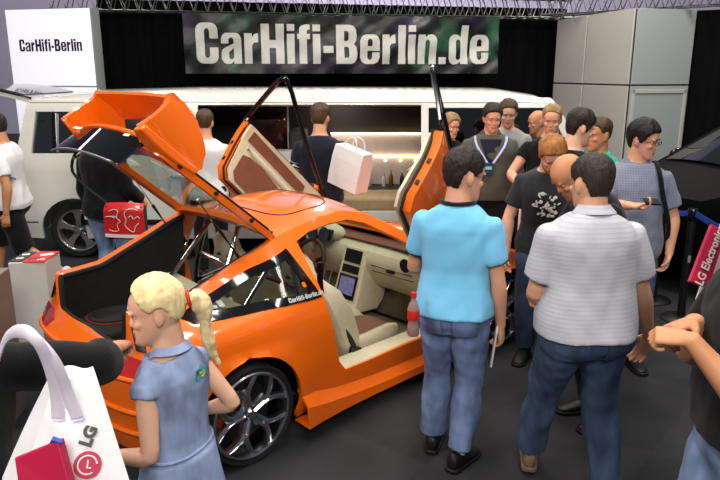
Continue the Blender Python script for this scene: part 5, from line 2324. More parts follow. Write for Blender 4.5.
    def hand(self, mb, nm):
        sh, el, wr, d, n, curl, curls = self.J[nm]
        s = 1 if nm == 'R' else -1
        th = d.cross(n) * s          # thumb side
        S = 1.0
        rings = []
        for x, w, t in ((-0.02, 0.026, 0.021), (0.0, 0.027, 0.019), (0.025, 0.034, 0.018), (0.055, 0.041, 0.016), (0.085, 0.042, 0.013), (0.094, 0.038, 0.010)):
            c = wr + d * x
            rings.append([(c + th * (w * math.cos(2 * PI * k / 14)) + n * (t * math.sin(2 * PI * k / 14))) * self.S for k in range(14)])
        mb.loft(rings)
        for i, (off, ln, r) in enumerate(((0.031, 0.072, 0.0088), (0.0105, 0.080, 0.0090), (-0.0105, 0.074, 0.0086), (-0.031, 0.058, 0.0078))):
            c0 = (curls[i] if curls else curl * (1 + 0.08 * i))
            p = wr + d * 0.082 + th * off
            dd = (d + th * (off * 1.6)).normalized()
            pts, rad = [p - dd * 0.02], [r]
            ang = 0
            pts.append(p)
            rad.append(r)
            for seg, fr in ((0.45, 0.75), (0.30, 1.1), (0.25, 0.7)):
                ang += c0 * fr
                v = (dd * math.cos(ang) + n * math.sin(ang)).normalized()
                p = p + v * (ln * seg)
                pts.append(p)
                rad.append(r * (0.97 if seg > 0.3 else 0.9))
            mb.capsule([q * self.S for q in pts], [q * self.S for q in rad], 10)
        # thumb leaves the side of the palm near its base
        p0 = wr + d * 0.018 + th * 0.020
        v1 = (d * 0.62 + th * 0.70 + n * 0.30).normalized()
        v2 = (d * 0.85 + th * 0.35 + n * (0.30 + 0.5 * curl)).normalized()
        v3 = (d * 0.85 + th * 0.10 + n * (0.45 + 0.6 * curl)).normalized()
        p1 = p0 + v1 * 0.040
        p2 = p1 + v2 * 0.032
        p3 = p2 + v3 * 0.024
        mb.capsule([q * self.S for q in (p0, p1, p2, p3)], [q * self.S for q in (0.0145, 0.0115, 0.0098, 0.0082)], 10)

    def head_matrix(self):
        c, R = self.spine(self.headz)
        y, p, r = (math.radians(q) for q in self.head_e)
        # the head keeps most of its own level; yaw, pitch (down +), roll
        Rh = R @ Matrix.Rotation(y, 3, 'Z') @ Matrix.Rotation(-p, 3, 'X') @ Matrix.Rotation(r, 3, 'Y')
        up = R @ V((0, 0, 1))
        M = (Matrix.Translation((c + R @ V((0, 0.004, 0.0))) * self.S) @ Rh.to_4x4() @ Matrix.Diagonal((self.S * self.hs,) * 3 + (1,)) @ Matrix.Translation((0, 0.0, 0.004)))
        return M

    def build_body(self, hands):
        mb = MB()
        g = self.g
        mb.loft(self.torso_rings(0.80, 1.56))
        for nm in 'RL':
            p, r = self.arm_path(nm)
            d0 = (p[0] - p[1]).normalized()
            mb.tube([q * self.S for q in [p[0] + d0 * 0.034, p[0] + d0 * 0.022] + p], [q * self.S for q in [r[0] * 0.45, r[0] * 0.80] + r], 16)
            if hands:
                self.hand(mb, nm)
            p, r = self.leg_path(nm)
            mb.capsule([q * self.S for q in p], [q * self.S for q in r], 16)
            hip, kn, an, yw, pt = self.J['leg' + nm]
            fd = V((math.sin(-math.radians(yw)), math.cos(math.radians(yw)), -math.sin(math.radians(pt)))).normalized()
            mb.capsule([(an + fd * q + V((0, 0, -0.052))) * self.S for q in (-0.03, 0.04, 0.09)], [q * self.S for q in (0.026, 0.024, 0.016)], 12)
        M = self.head_matrix()
        self.HM = M
        mb.capsule([M @ V((0, -0.012, -0.03)), M @ V((0, -0.012, 0.05))], [0.055 * self.S * self.hs * (0.88 if self.female else 1.02)] * 2, 18)
        head_mesh(mb, M, self.nose)
        Mi = M.inverted()
        A = np.array(Mi)

        def lips(fc):
            q = fc @ A[:3, :3].T + A[:3, 3]
            return ((np.abs(q[:, 0]) < 0.021) & (q[:, 2] > 0.042) & (q[:, 2] < 0.0595) & (q[:, 1] > 0.092) & (q[:, 1] < 0.125)).astype(int)
        self.body = remeshed(mb, 'body', [self.skin, M_LIP], self.root, self.voxel, 2, post=lips)
        for s in (-1, 1):
            e = MB()
            e.ellipsoid(M @ V((s * 0.030, 0.0705, 0.1185)), (0.0125 * self.S,) * 3, 14, 10)
            eo = e.build('eye', M_EYE, self.body)
            e = MB()
            e.ellipsoid(M @ V((s * 0.031, 0.0885, 0.1185)), (0.0058 * self.S, 0.0048 * self.S, 0.0058 * self.S), 10, 8)
            e.build('iris', M_IRIS, eo) if False else None
            self.iris(M, s, eo)

    def iris(self, M, s, eo):
        e = MB()
        t = MB()
        t.ellipsoid((0, 0, 0), (0.0058, 0.0042, 0.0058), 10, 8)
        t.xform(M @ Matrix.Translation((s * 0.030, 0.0800, 0.1185)))
        o = t.build('iris', M_IRIS, None)
        # eyes are parts of the body; the dark iris is merged into the eye mesh
        me = eo.data
        me.materials.append(M_IRIS)
        bm = bmesh.new()
        bm.from_mesh(me)
        k = len(bm.faces)
        bm.from_mesh(o.data)
        bm.faces.ensure_lookup_table()
        for f in bm.faces[k:]:
            f.material_index = 1
            f.smooth = True
        bm.to_mesh(me)
        bm.free()
        d = o.data
        bpy.data.objects.remove(o)
        bpy.data.meshes.remove(d)

    # ---- clothing
    def shirt(self, material, hem=0.86, sleeve=0.55, ease=0.014, slv_ease=0.018, name='shirt', wrinkle=0.004, neck=1.462, seed=3, flare=0.012, voxel=None, trim=None):
        mb = MB()
        mb.loft(self.torso_rings(hem, neck, ease, hem=flare))
        self.sleeve_end = {}
        for nm in 'RL':
            if sleeve:
                p, r = self.arm_path(nm, 9, sleeve)
                r = [q + slv_ease * (0.75 + 0.6 * i / len(r)) for i, q in enumerate(r)]
                d0 = (p[0] - p[1]).normalized()
                P_ = [p[0] + d0 * 0.050, p[0] + d0 * 0.040, p[0] + d0 * 0.022] + p
                R_ = [r[0] * 0.35, r[0] * 0.70, r[0] * 0.94] + r
                mb.tube([q * self.S for q in P_], [q * self.S for q in R_], 18)
                self.sleeve_end[nm] = (p[-2], p[-1], r[-1])
        o = remeshed(mb, name, material, self.root, voxel or max(0.009, self.voxel * 1.2), 5, wrinkle, seed)
        self.top = o
        if trim:
            for nm in self.sleeve_end:
                a, b, r = self.sleeve_end[nm]
                d = (b - a).normalized()
                m = MB()
                m.tube([(b + d * q) * self.S for q in (-0.014, 0.004)], [(r + 0.003) * self.S] * 2, 20)
                m.build('cuff', trim, o, bevel=0.003)
            self.collar_ring(trim, o)
        return o

    def collar_ring(self, material, parent, z=1.462, r=0.010, w=0.0):
        c, R = self.spine(z)
        T = np.array(TORSO)
        m = MB()
        pts = []
        for k in range(28):
            a = 2 * PI * k / 28
            rx, ry = 0.083 * (1 + 0.15 * (self.g - 1)), 0.078
            pts.append((c + R @ V((rx * math.sin(a), ry * math.cos(a) - 0.008, 0.012 - 0.030 * max(0, math.cos(a)) + 0.004 * abs(math.sin(a))))) * self.S)
        m.tube(pts, r * self.S, 8, closed=True)
        return m.build('neckband', material, parent)

    def collar(self, material, parent, h=0.045):
        c, R = self.spine(1.455)
        m = MB()
        r0, r1, r2 = [], [], []
        for k in range(33):
            a = math.radians(20 + 320 * k / 32)
            d = V((math.sin(a), math.cos(a), 0))
            fr = max(0, math.cos(a))
            r0.append((c + R @ V((d.x * 0.080, d.y * 0.074 - 0.008, -0.018 * fr))) * self.S)
            r1.append((c + R @ V((d.x * 0.070, d.y * 0.068 - 0.008, h - 0.030 * fr))) * self.S)
            r2.append((c + R @ V((d.x * 0.098, d.y * 0.092 - 0.012, 0.004 - 0.045 * fr))) * self.S)
        m.grid([r0, r1, r2])
        return m.build('collar', material, parent, solid=0.004, offset=0)

    def trousers(self, material, ease=0.016, leg_ease=0.024, t1=0.97, top=1.0, name='trousers', wrinkle=0.005, seed=5, taper=0.6, voxel=None):
        mb = MB()
        mb.loft(self.torso_rings(0.80, top, ease * 0.8))
        for nm in 'RL':
            p, r = self.leg_path(nm, 9, t1)
            n = len(r)
            r = [q + leg_ease * (0.55 + taper * i / n) for i, q in enumerate(r)]
            up = (p[0] - p[1]).normalized()
            mb.tube([q * self.S for q in [p[0] + up * 0.02] + p], [q * self.S for q in [r[0] * 0.95] + r], 20)
        o = remeshed(mb, name, material, self.root, voxel or max(0.010, self.voxel * 1.3), 4, wrinkle, seed, wf=13, wz=0.55)
        self.bottom = o
        return o

    def pockets(self, material, parent, stitch):
        """two back pockets as thin patches lying on the seat"""
        for s in (-1, 1):
            rows = []
            for z in np.linspace(0.915, 0.81, 6):
                row = []
                for u in np.linspace(-1, 1, 7):
                    c, R = self.spine(z)
                    T = np.array(TORSO)
                    rx, ry, oy = (float(np.interp(z, T[:, 0], T[:, k])) for k in (1, 2, 3))
                    x = s * 0.088 * self.g + u * 0.056
                    e = 0.019
                    xx = min(0.98, abs(x) / (rx * self.g + e))
                    y = -(ry * (1 + (self.g - 1) * 1.2) + e) * (1 - xx ** 2.2) ** 0.5 + oy
                    row.append((c + R @ V((x, y, 0))) * self.S)
                rows.append(row)
            m = MB()
            m.grid(rows)
            m.build('back_pocket', material, parent, solid=0.005, offset=0)

    def shoes(self, upper, sole):
        for nm in 'RL':
            hip, kn, an, yw, pt = self.J['leg' + nm]
            f = V((math.sin(-math.radians(yw)), math.cos(math.radians(yw)), 0))
            Rm = Matrix.Rotation(math.radians(yw), 3, 'Z') @ Matrix.Rotation(-math.radians(pt), 3, 'X')
            base = an - Rm @ V((0, 0, 0.085))

            def ring(y, w, h0, h1, n=14):
                return [(base + Rm @ V((w * math.cos(2 * PI * k / n), y, lerp(h0, h1, 0.5 + 0.5 * math.sin(2 * PI * k / n))))) * self.S for k in range(n)]
            m = MB()
            m.loft([ring(-0.082, 0.018, 0.02, 0.07), ring(-0.072, 0.034, 0.012, 0.105), ring(-0.03, 0.042, 0.012, 0.115), ring(0.02, 0.042, 0.012, 0.105), ring(0.08, 0.048, 0.012, 0.075),
                    ring(0.13, 0.050, 0.012, 0.060), ring(0.17, 0.042, 0.012, 0.048), ring(0.195, 0.022, 0.014, 0.036)])
            sh = m.build('shoe', upper, self.root, subsurf=1)
            m = MB()
            m.loft([[(base + Rm @ V((sx * w, y, z))) * self.S for sx, z in ((-1, 0.0), (1, 0.0), (1, 0.024), (-1, 0.024))] for y, w in ((-0.088, 0.02), (-0.075, 0.038), (-0.02, 0.043), (0.06, 0.046), (0.13, 0.053), (0.18, 0.043), (0.203, 0.02))])
            m.build('sole', sole, sh, bevel=0.005)

    def hair(self, style, material, seed=1):
        self.hair_o = make_hair(style, self.HM, material, self.root, seed, max(0.005, self.voxel * 0.8))
        for s in (-1, 1):
            t = MB()
            t.capsule([V((s * 0.014, 0.0965, 0.138)), V((s * 0.030, 0.0955, 0.143)), V((s * 0.046, 0.083, 0.138))], [0.0022, 0.0034, 0.002], 8)
            t.xform(self.HM)
            t.build('eyebrow', material, self.body)
        return self.hair_o

    def to_world(self, p):
        """person-local point (unscaled metres) to world"""
        return self.root.matrix_basis @ (V(p) * self.S)

    def surf(self, ang, z, ease=0.02):
        """point on the clothed torso, scaled person-local"""
        T = np.array(TORSO)
        c, R = self.spine(z)
        rx, ry, oy = (float(np.interp(z, T[:, 0], T[:, k])) for k in (1, 2, 3))
        a = math.radians(ang)
        be = self.belly * math.exp(-((z - 1.06) / 0.13) ** 2)
        rx = rx * self.g + ease + be * 0.4
        ry = ry * (1 + (self.g - 1) * 1.2) + ease + (be if math.cos(a) > 0 else be * 0.15)
        return (c + R @ V((rx * math.copysign(abs(math.sin(a)) ** 0.85, math.sin(a)), ry * math.copysign(abs(math.cos(a)) ** 0.9, math.cos(a)) + oy, 0))) * self.S

    def wrist_world(self, nm, fwd=0.08):
        sh, el, wr, d, n, *_ = self.J[nm]
        return self.root.matrix_basis @ ((wr + d * fwd + n * 0.02) * self.S)
# ---------------------------------------------------------------- who stands where
def tl(loc, yaw, height, wp):
    """world point -> person-local unscaled"""
    M = Matrix.Translation((loc[0], loc[1], 0)) @ Matrix.Rotation(math.radians(yaw), 4, 'Z')
    return tuple((M.inverted() @ V(wp)) / (height / 1.75))


M_tee_blue = cloth('tee_sky_blue', (122, 196, 236), var=0.04)
M_navy = cloth('trim_navy', (28, 32, 48))
M_jean_mid = denim('denim_mid', (114, 131, 170))
M_jean_dk = denim('denim_dark', (68, 84, 110))
M_jean_lt = denim('denim_light', (122, 142, 176))
M_stitch = mat('stitch_tan', (170, 140, 104), rough=0.8)
M_polo = cloth('polo_grey', (190, 190, 198), var=0.03)
M_dress = denim('dress_denim', (142, 156, 190))
M_blackc = cloth('cloth_black', (13, 13, 15), var=0.2)
M_blackd = cloth('cloth_black_trousers', (20, 20, 24), var=0.2)
M_charc = cloth('cloth_charcoal', (44, 46, 50), var=0.12)
M_white_t = cloth('cloth_white', (222, 222, 222), var=0.03)
M_grey_t = cloth('cloth_grey', (150, 152, 148), var=0.06)
M_olive = cloth('jacket_olive', (80, 80, 70), var=0.1)
M_check = cloth('shirt_check', (134, 138, 156), var=0.1)
M_teal = cloth('cloth_teal', (54, 178, 150), var=0.06)
M_lsole = mat('sole_pale', (196, 190, 178), rough=0.7)
M_shoeb = mat('shoe_black', (18, 17, 17), rough=0.5, var=0.2)
M_shoebr = mat('shoe_brown', (112, 96, 70), rough=0.7, var=0.2)
M_shoew = mat('shoe_white', (216, 214, 208), rough=0.6)


def add_stripes(m, c2, period, axis='Z', width=0.16, check=False):
    """woven stripes: a second colour along object-space bands"""
    nt = m.node_tree
    b = nt.nodes['Principled BSDF']
    old = b.inputs['Base Color'].links[0].from_socket
    tc = nt.nodes.new('ShaderNodeTexCoord')
    sx = nt.nodes.new('ShaderNodeSeparateXYZ')
    nt.links.new(tc.outputs['Object'], sx.inputs[0])
    res = None
    for ax in ([axis] if not check else ['X', 'Z']):
        mu = nt.nodes.new('ShaderNodeMath')
        mu.operation = 'MULTIPLY'
        mu.inputs[1].default_value = 1 / period
        nt.links.new(sx.outputs[ax], mu.inputs[0])
        fr = nt.nodes.new('ShaderNodeMath')
        fr.operation = 'FRACT'
        nt.links.new(mu.outputs[0], fr.inputs[0])
        lt = nt.nodes.new('ShaderNodeMath')
        lt.operation = 'LESS_THAN'
        lt.inputs[1].default_value = width
        nt.links.new(fr.outputs[0], lt.inputs[0])
        if res is None:
            res = lt.outputs[0]
        else:
            mx_ = nt.nodes.new('ShaderNodeMath')
            mx_.operation = 'MAXIMUM'
            nt.links.new(res, mx_.inputs[0])
            nt.links.new(lt.outputs[0], mx_.inputs[1])
            res = mx_.outputs[0]
    mix_ = nt.nodes.new('ShaderNodeMix')
    mix_.data_type = 'RGBA'
    nt.links.new(res, mix_.inputs['Factor'])
    nt.links.new(old, mix_.inputs['A'])
    mix_.inputs['B'].default_value = srgb(*c2)
    nt.links.new(mix_.outputs['Result'], b.inputs['Base Color'])


add_stripes(M_polo, (180, 181, 190), 0.020, width=0.3)
add_stripes(M_check, (118, 122, 144), 0.016, check=True, width=0.35)

# ---- 1. man in the sky-blue tee, seen from behind ----------------------
L1, Y1, h1 = (0.48, 3.24), -22, 1.74
p1 = Person('man seen from behind in a sky-blue tee with navy trims and mid-blue jeans', L1, Y1, h1, headz=1.482, headscale=1.05, girth=0.98, skin=SK, bend=2, twist=-4, head=(-42, 10, 0), belly=0.035, voxel=0.0055,
            arms={'R': dict(u=(0.20, 0.04, -1), f=(0.06, 0.22, -1), n=(-1, 0, 0.1), curl=0.75), 'L': dict(u=(-0.30, 0.22, -1), f=(0.35, 0.95, -0.15), n=(0, 0, -1), curl=0.6)},
            feet={'R': dict(a=(0.05, 0.02, 0.085), yaw=-18), 'L': dict(a=(-0.13, 0.16, 0.085), yaw=6)}, hairseed=4)
sh = p1.shirt(M_tee_blue, hem=0.90, sleeve=0.62, ease=0.013, slv_ease=0.018, seed=11, trim=M_navy, wrinkle=0.005, flare=0.016)
tr = p1.trousers(M_jean_mid, ease=0.016, leg_ease=0.022, seed=12, wrinkle=0.007, taper=1.0)
p1.pockets(M_jean_mid, tr, M_stitch)
p1.shoes(M_shoeb, M_shoeb)
p1.hair(dict(front=0.192, nape=0.030, t=0.012, top=0.018), H_DK, 4)
# glasses
g = MB()
for s in (-1, 1):
    g.tube([(s * 0.031 + 0.021 * math.cos(2 * PI * k / 16), 0.104, 0.118 + 0.015 * math.sin(2 * PI * k / 16)) for k in range(16)], 0.0018, 6, closed=True)
    g.tube([(s * 0.052, 0.104, 0.122), (s * 0.076, 0.07, 0.122), (s * 0.082, -0.01, 0.122)], 0.0018, 6)
g.tube([(-0.010, 0.105, 0.120), (0.010, 0.105, 0.120)], 0.0018, 6)
g.xform(p1.HM).build('spectacles', M_black, p1.root)
# booklet in the right hand
wp = p1.wrist_world('R', 0.075)
bk = empty('booklet', (wp.x, wp.y, wp.z - 0.10), math.radians(Y1 + 8))
tag(bk, 'folded grey and white booklet held in the right hand of the man in sky blue', 'booklet')
m = MB()
m.box((-0.012, 0.0, 0.08), (0.010, 0.15, 0.22), (0.25, 0.10, 0))
m.build('pages', M_paper, bk, smooth=False, bevel=0.002)
m = MB()
m.box((-0.019, 0.0, 0.08), (0.003, 0.152, 0.222), (0.25, 0.10, 0))
m.build('cover', mat('cover_grey', (120, 122, 116), rough=0.4), bk, smooth=False)


def soda(loc, rz, tilt, label):
    r = empty('bottle', loc, rz)
    r.rotation_euler = (tilt, 0, rz)
    tag(r, label, 'bottle')
    m = MB()
    m.lathe([(0, 0), (0.026, 0), (0.030, 0.008), (0.029, 0.05), (0.025, 0.07), (0.030, 0.095), (0.030, 0.135), (0.022, 0.165), (0.012, 0.185), (0.011, 0.20), (0, 0.2)], 24)
    m.build('bottle_body', mat('bottle_plastic', (150, 120, 112), rough=0.1, coat=0.7), r)
    m = MB()
    m.lathe([(0.0305, 0.085), (0.0315, 0.09), (0.0315, 0.13), (0.0305, 0.135)], 24, closed=False)
    m.build('bottle_label', M_red, r)
    m = MB()
    m.lathe([(0, 0.198), (0.0145, 0.198), (0.0145, 0.222), (0, 0.223)], 20)
    m.build('bottle_cap', M_red, r)
    return r


wl = at_depth(413, 337, 3.32)
soda((wl.x, wl.y, wl.z + 0.01), 0.3, 0.0, 'red-capped drink bottle at the left hip of the man in sky blue')

# ---- 2. man in the grey polo -------------------------------------------
L2, Y2, h2 = (1.05, 2.94), 6, 1.76
g2 = at_depth(648, 338, 2.75)
p2 = Person('heavy-set man from behind in a pale grey striped polo and dark jeans', L2, Y2, h2, headz=1.468, girth=1.14, skin=SK, bend=4, head=(14, 4, 0), belly=0.07, voxel=0.0055,
            arms={'R': dict(u=(0.30, -0.02, -1), f=(0.34, 0.14, -1), h=(-0.12, 0.25, -0.9), n=(-0.8, -0.3, 0), curl=0.35), 'L': dict(u=(-0.20, 0.12, -1), f=(0.45, 0.75, -0.45), n=(0.5, 0, -1), curl=0.5)},
            feet={'R': dict(a=(0.17, -0.04, 0.085), yaw=-22), 'L': dict(a=(-0.11, 0.30, 0.085), yaw=-20)}, headscale=1.05)
sh = p2.shirt(M_polo, hem=0.90, sleeve=0.74, ease=0.014, slv_ease=0.026, seed=21, wrinkle=0.006, flare=0.018)
p2.collar(M_polo, sh, 0.040)
tr = p2.trousers(M_jean_dk, ease=0.016, leg_ease=0.024, seed=22, wrinkle=0.007, taper=0.9)
p2.pockets(M_jean_dk, tr, M_stitch)
m = MB()
c_, R_ = p2.spine(0.955)
m.box((c_ + R_ @ V((0.245, 0.02, 0))) * p2.S, (0.02, 0.03, 0.05))
m.build('pocket_tag', M_red, tr, smooth=False, bevel=0.004)
p2.shoes(M_shoebr, M_shoebr)
p2.hair(dict(front=0.196, nape=0.040, t=0.006, top=0.010, burn=0.11), hair_mat('hair_cropped', (50, 40, 34)), 5)

# ---- 3. girl with the ponytail ------------------------------------------
L3, Y3, h3 = (-0.645, 2.12), 68, 1.40
p3 = Person('blond girl with ponytail in a sleeveless blue denim dress beside rear wheel', L3, Y3, h3, girth=0.96, skin=SK_P, bend=3, head=(38, 8, 0), voxel=0.0055, headscale=1.16,
            arms={'L': dict(u=(-0.28, -0.22, -1), f=(0.05, 0.85, -0.18), n=(1, 0, -0.2), curl=0.5), 'R': dict(u=(0.25, -0.62, -0.9), f=(0.10, 0.8, -0.35), n=(-1, 0, 0), curl=0.5)},
            feet={'R': dict(a=(0.09, -0.03, 0.085)), 'L': dict(a=(-0.09, 0.05, 0.085))}, nose=0.7)
mb = MB()
mb.loft(p3.torso_rings(0.62 + 0.16, 1.445, 0.016))
c_, R_ = p3.spine(0.80)
rr = []
for z, rx, ry in ((1.00, 0.185, 0.135), (0.90, 0.205, 0.155), (0.80, 0.222, 0.172), (0.70, 0.238, 0.185), (0.58, 0.25, 0.195)):
    rr.append([V((rx * math.sin(2 * PI * k / 28), ry * math.cos(2 * PI * k / 28) - 0.008, z)) * p3.S for k in range(28)])
mb.loft(rr)
for nm in 'RL':
    p, r = p3.arm_path(nm, 9, 0.16)
    d0 = (p[0] - p[1]).normalized()
    mb.tube([q * p3.S for q in [p[0] + d0 * 0.048, p[0] + d0 * 0.036, p[0] + d0 * 0.018] + p], [q * p3.S for q in [0.018, 0.038, 0.050] + [x + 0.014 for x in r]], 16)
dr = remeshed(mb, 'dress', M_dress, p3.root, 0.007, 4, 0.0045, 31, wf=20)
p3.collar(M_dress, dr, 0.030)
# waist seam and little embroidered patch
m = MB()
pts = [q for q in p3.torso_rings(1.02, 1.05, 0.024, n=40)[0]]
m.tube(pts, 0.006, 8, closed=True)
m.build('waistband', M_dress, dr)
c_, R_ = p3.spine(1.355)
ctr = V((0.035, -0.128, 0))
for col, pts in (((40, 150, 150), [(-0.03, -0.02), (-0.025, 0.02), (0.0, 0.03), (0.005, 0.0), (0.02, -0.012), (0.03, 0.02)]), ((190, 196, 70), [(-0.012, 0.005), (0.008, 0.012), (0.02, 0.0), (0.0, -0.015)])):
    m = MB()
    m.tube([(c_ + R_ @ (ctr + V((a, -0.010 + abs(a) * 0.05, b)))) * p3.S for a, b in pts], 0.0055, 8)
    m.build('embroidery', mat('thread_%d' % col[0], col, rough=0.8), dr)
p3.shoes(M_shoew, M_lsole)
p3.hair(dict(front=0.197, temple=0.176, burn=0.132, nape=0.060, t=0.013, top=0.018, wave=0.1), H_BL, 6)
m = MB()
HM = p3.HM
t0 = HM @ V((0.0, -0.118, 0.128))
m.capsule([HM @ V((0, -0.085, 0.135)), t0], [0.036 * p3.S, 0.026 * p3.S], 14)
pt = spline([HM @ V((0, -0.122, 0.128)), HM @ V((0, -0.150, 0.115)), HM @ V((0.0, -0.160, 0.06)), HM @ V((0.0, -0.150, -0.01)), HM @ V((0.01, -0.150, -0.09)), HM @ V((0.01, -0.165, -0.16))], 6)
rad = [interp(i / (len(pt) - 1), [0, 0.12, 0.3, 0.45, 0.52, 0.7, 1.0], [0.020, 0.034, 0.036, 0.026, 0.020, 0.026, 0.006]) for i in range(len(pt))]
m.tube(pt, rad, 16)
remeshed(m, 'ponytail', H_BL, p3.root, 0.006, 2, 0.002, 9, wf=120, wz=0.2)
m = MB()
m.tube([t0 + (HM.to_3x3() @ V((0.026 * math.cos(2 * PI * k / 18), 0, 0.026 * math.sin(2 * PI * k / 18)))) for k in range(18)], 0.007, 8, closed=True)
m.build('hair_tie', mat('hair_tie_red', (206, 56, 44), rough=0.7), p3.root)

# ---- 4. person in black at the lower left, arm stretched out -------------
L4, Y4, h4 = (-1.11, 1.58), -8, 1.74
p4 = Person('person in black at lower left edge with elbow raised towards the girl', L4, Y4, h4, girth=1.0, skin=SK, bend=6, head=(20, 18, 0), voxel=0.007,
            arms={'R': dict(u=(0.56, 0.68, -0.24), f=(-0.30, 0.95, -0.22), n=(0, 0, -1), curl=0.7),
                  'L': dict(u=(-0.25, 0.0, -1), f=(0.0, 0.4, -1), curl=0.5)})
p4.shirt(M_blackc, hem=0.86, sleeve=1.22, ease=0.03, slv_ease=0.019, seed=41, wrinkle=0.004)
p4.trousers(M_blackd, seed=42)
p4.shoes(M_shoeb, M_shoeb)
p4.hair(dict(front=0.19, nape=0.03, t=0.018, top=0.02), H_BR, 7)

# ---- 5. man in the black tee at the right edge, hands folded --------------
L5, Y5, h5 = (1.262, 1.93), 86, 1.80
pw = at_depth(668, 336, 2.18)
p5 = Person('man in a black tee and pale jeans cut off by the right edge, wrists crossed', L5, Y5, h5, girth=1.14, skin=SK_T, bend=4, twist=4, head=(4, 6, 0), voxel=0.0055,
            arms={'L': dict(t=tl(L5, Y5, h5, at_depth(690, 339, 1.98)), hint=(-0.5, -0.5, -0.9), h=(0.30, 0.9, 0.0), n=(0.3, 0, -1), curl=1.1),
                  'R': dict(t=tl(L5, Y5, h5, at_depth(694, 321, 2.12)), hint=(0.8, -0.6, -0.5), h=(-0.42, 0.9, -0.15), n=(-0.25, -0.1, -1), curl=0.75)},
            feet={'R': dict(a=(0.13, 0.05, 0.085)), 'L': dict(a=(-0.13, -0.05, 0.085))}, belly=0.03)
sh = p5.shirt(M_blackc, hem=0.93, sleeve=0.78, ease=0.022, slv_ease=0.026, seed=51, wrinkle=0.005)
tr = p5.trousers(M_jean_lt, ease=0.018, leg_ease=0.026, seed=52, wrinkle=0.006, top=1.0)
p5.shoes(M_shoeb, M_lsole)
p5.hair(dict(front=0.19, t=0.010, top=0.016), H_DK, 8)
# front pocket seam and side seam of the jeans


def seam(P_, pts, r, material, parent, nm, ease=0.022):
    out = []
    T = np.array(TORSO)
    for ang, z in pts:
        c, R = P_.spine(z)
        rx, ry, oy = (float(np.interp(z, T[:, 0], T[:, k])) for k in (1, 2, 3))
        a = math.radians(ang)
        rx = rx * P_.g + ease
        ry = ry * (1 + (P_.g - 1) * 1.2) + ease
        out.append((c + R @ V((rx * math.copysign(abs(math.sin(a)) ** 0.85, math.sin(a)), ry * math.copysign(abs(math.cos(a)) ** 0.9, math.cos(a)) + oy, 0))) * P_.S)
    m_ = MB()
    m_.tube(out, r, 6)
    return m_.build(nm, material, parent)


seam(p5, [(-35, 0.985), (-45, 0.93), (-62, 0.885), (-84, 0.865)], 0.003, M_stitch, tr, 'pocket_seam')
seam(p5, [(-90, 0.99), (-91, 0.93), (-92, 0.88), (-93, 0.83)], 0.003, M_stitch, tr, 'side_seam')
seam(p5, [(a, 0.972) for a in range(-170, 0, 10)], 0.003, M_stitch, tr, 'waist_seam')
seam(p5, [(-118, 0.955), (-118, 0.86), (-135, 0.835), (-155, 0.86), (-155, 0.955)], 0.003, M_stitch, tr, 'pocket_seam')


# ---- crowd further back ----------------------------------------------------
def face_cam(loc, px=None):
    """yaw that turns a person to the camera"""
    return math.degrees(math.atan2(loc[0], -loc[1])) if False else 180 - math.degrees(math.atan2(-loc[0], loc[1])) * -1


def at_head(px, py, d):
    w_ = at_depth(px, py, d)
    return (w_.x, w_.y), w_.z


# 6 lanyard man
l6, h6 = at_head(492, 102, 6.35)
p6 = Person('dark-haired man in an olive grey jacket with a lanyard and badge, smiling', l6, 172, h6, girth=1.18, bend=3, head=(10, 14, 0), belly=0.04, voxel=0.008,
            arms={'R': dict(u=(0.30, 0.05, -1), f=(0.05, 0.35, -1)), 'L': dict(u=(-0.34, 0.0, -1), f=(-0.05, 0.35, -1))})
sh = p6.shirt(M_olive, hem=0.86, sleeve=1.85, ease=0.024, seed=61)
p6.collar(M_olive, sh)
p6.trousers(M_blackd, seed=62)
p6.shoes(M_shoeb, M_shoeb)
p6.hair(dict(front=0.188, nape=0.04, t=0.012, top=0.020), H_DK, 9)
m = MB()
m.grid([[p6.surf(a * w_, z, 0.031) for a in (-1, -0.5, 0, 0.5, 1)] for z, w_ in ((1.16, 1), (1.24, 5), (1.32, 11), (1.38, 18), (1.425, 30))])
m.build('tee_panel', M_navy, sh, solid=0.006)
bpos = p6.root.matrix_basis @ p6.surf(2, 1.17, 0.052)
ly = empty('lanyard', bpos, math.radians(172))
tag(ly, 'pale blue lanyard with a badge hanging on the man in the olive grey jacket', 'lanyard')
iv = ly.matrix_basis.inverted() @ p6.root.matrix_basis
for s in (-1, 1):
    m = MB()
    m.tube([iv @ p6.surf(s * a, z, 0.042) for a, z in ((62, 1.445), (42, 1.42), (26, 1.37), (14, 1.30), (4, 1.22))], 0.011, 6, flat=0.3)
    m.build('strap', mat('lanyard_blue', (170, 176, 214), rough=0.6), ly)
m = MB()
m.box((0, 0.005, 0.0), (0.085, 0.006, 0.115))
m.build('badge', mat('badge_navy', (34, 58, 92), rough=0.3), ly, smooth=False, bevel=0.003)
m = MB()
m.box((0, 0.0095, 0.01), (0.06, 0.002, 0.03))
m.build('badge_print', mat('badge_cyan', (120, 196, 206), rough=0.4), ly, smooth=False)

# 7 grey tee man behind
l7, h7 = at_head(509, 98, 6.75)
p7 = Person('young man in a light grey tee behind the man with the lanyard', l7, 165, h7, girth=1.04, bend=3, head=(6, 16, 0), arms={'L': dict(u=(-0.25, 0.05, -1), f=(-0.05, 0.3, -1)), 'R': dict(u=(0.2, 0.05, -1), f=(0, 0.3, -1))})
sh = p7.shirt(M_grey_t, hem=0.84, sleeve=0.66, seed=71)
m = MB()
c_, R_ = p7.spine(1.30)
m.ellipsoid((c_ + R_ @ V((0.0, 0.138, 0))) * p7.S, (0.07, 0.012, 0.05))
m.build('chest_print', mat('print_grey', (92, 94, 92), rough=0.8, var=0.4, scale=30), sh)
p7.trousers(M_blackd, seed=72)
p7.shoes(M_shoeb, M_shoeb)
p7.hair(dict(front=0.19, nape=0.04, t=0.010, top=0.020), H_BR, 10)

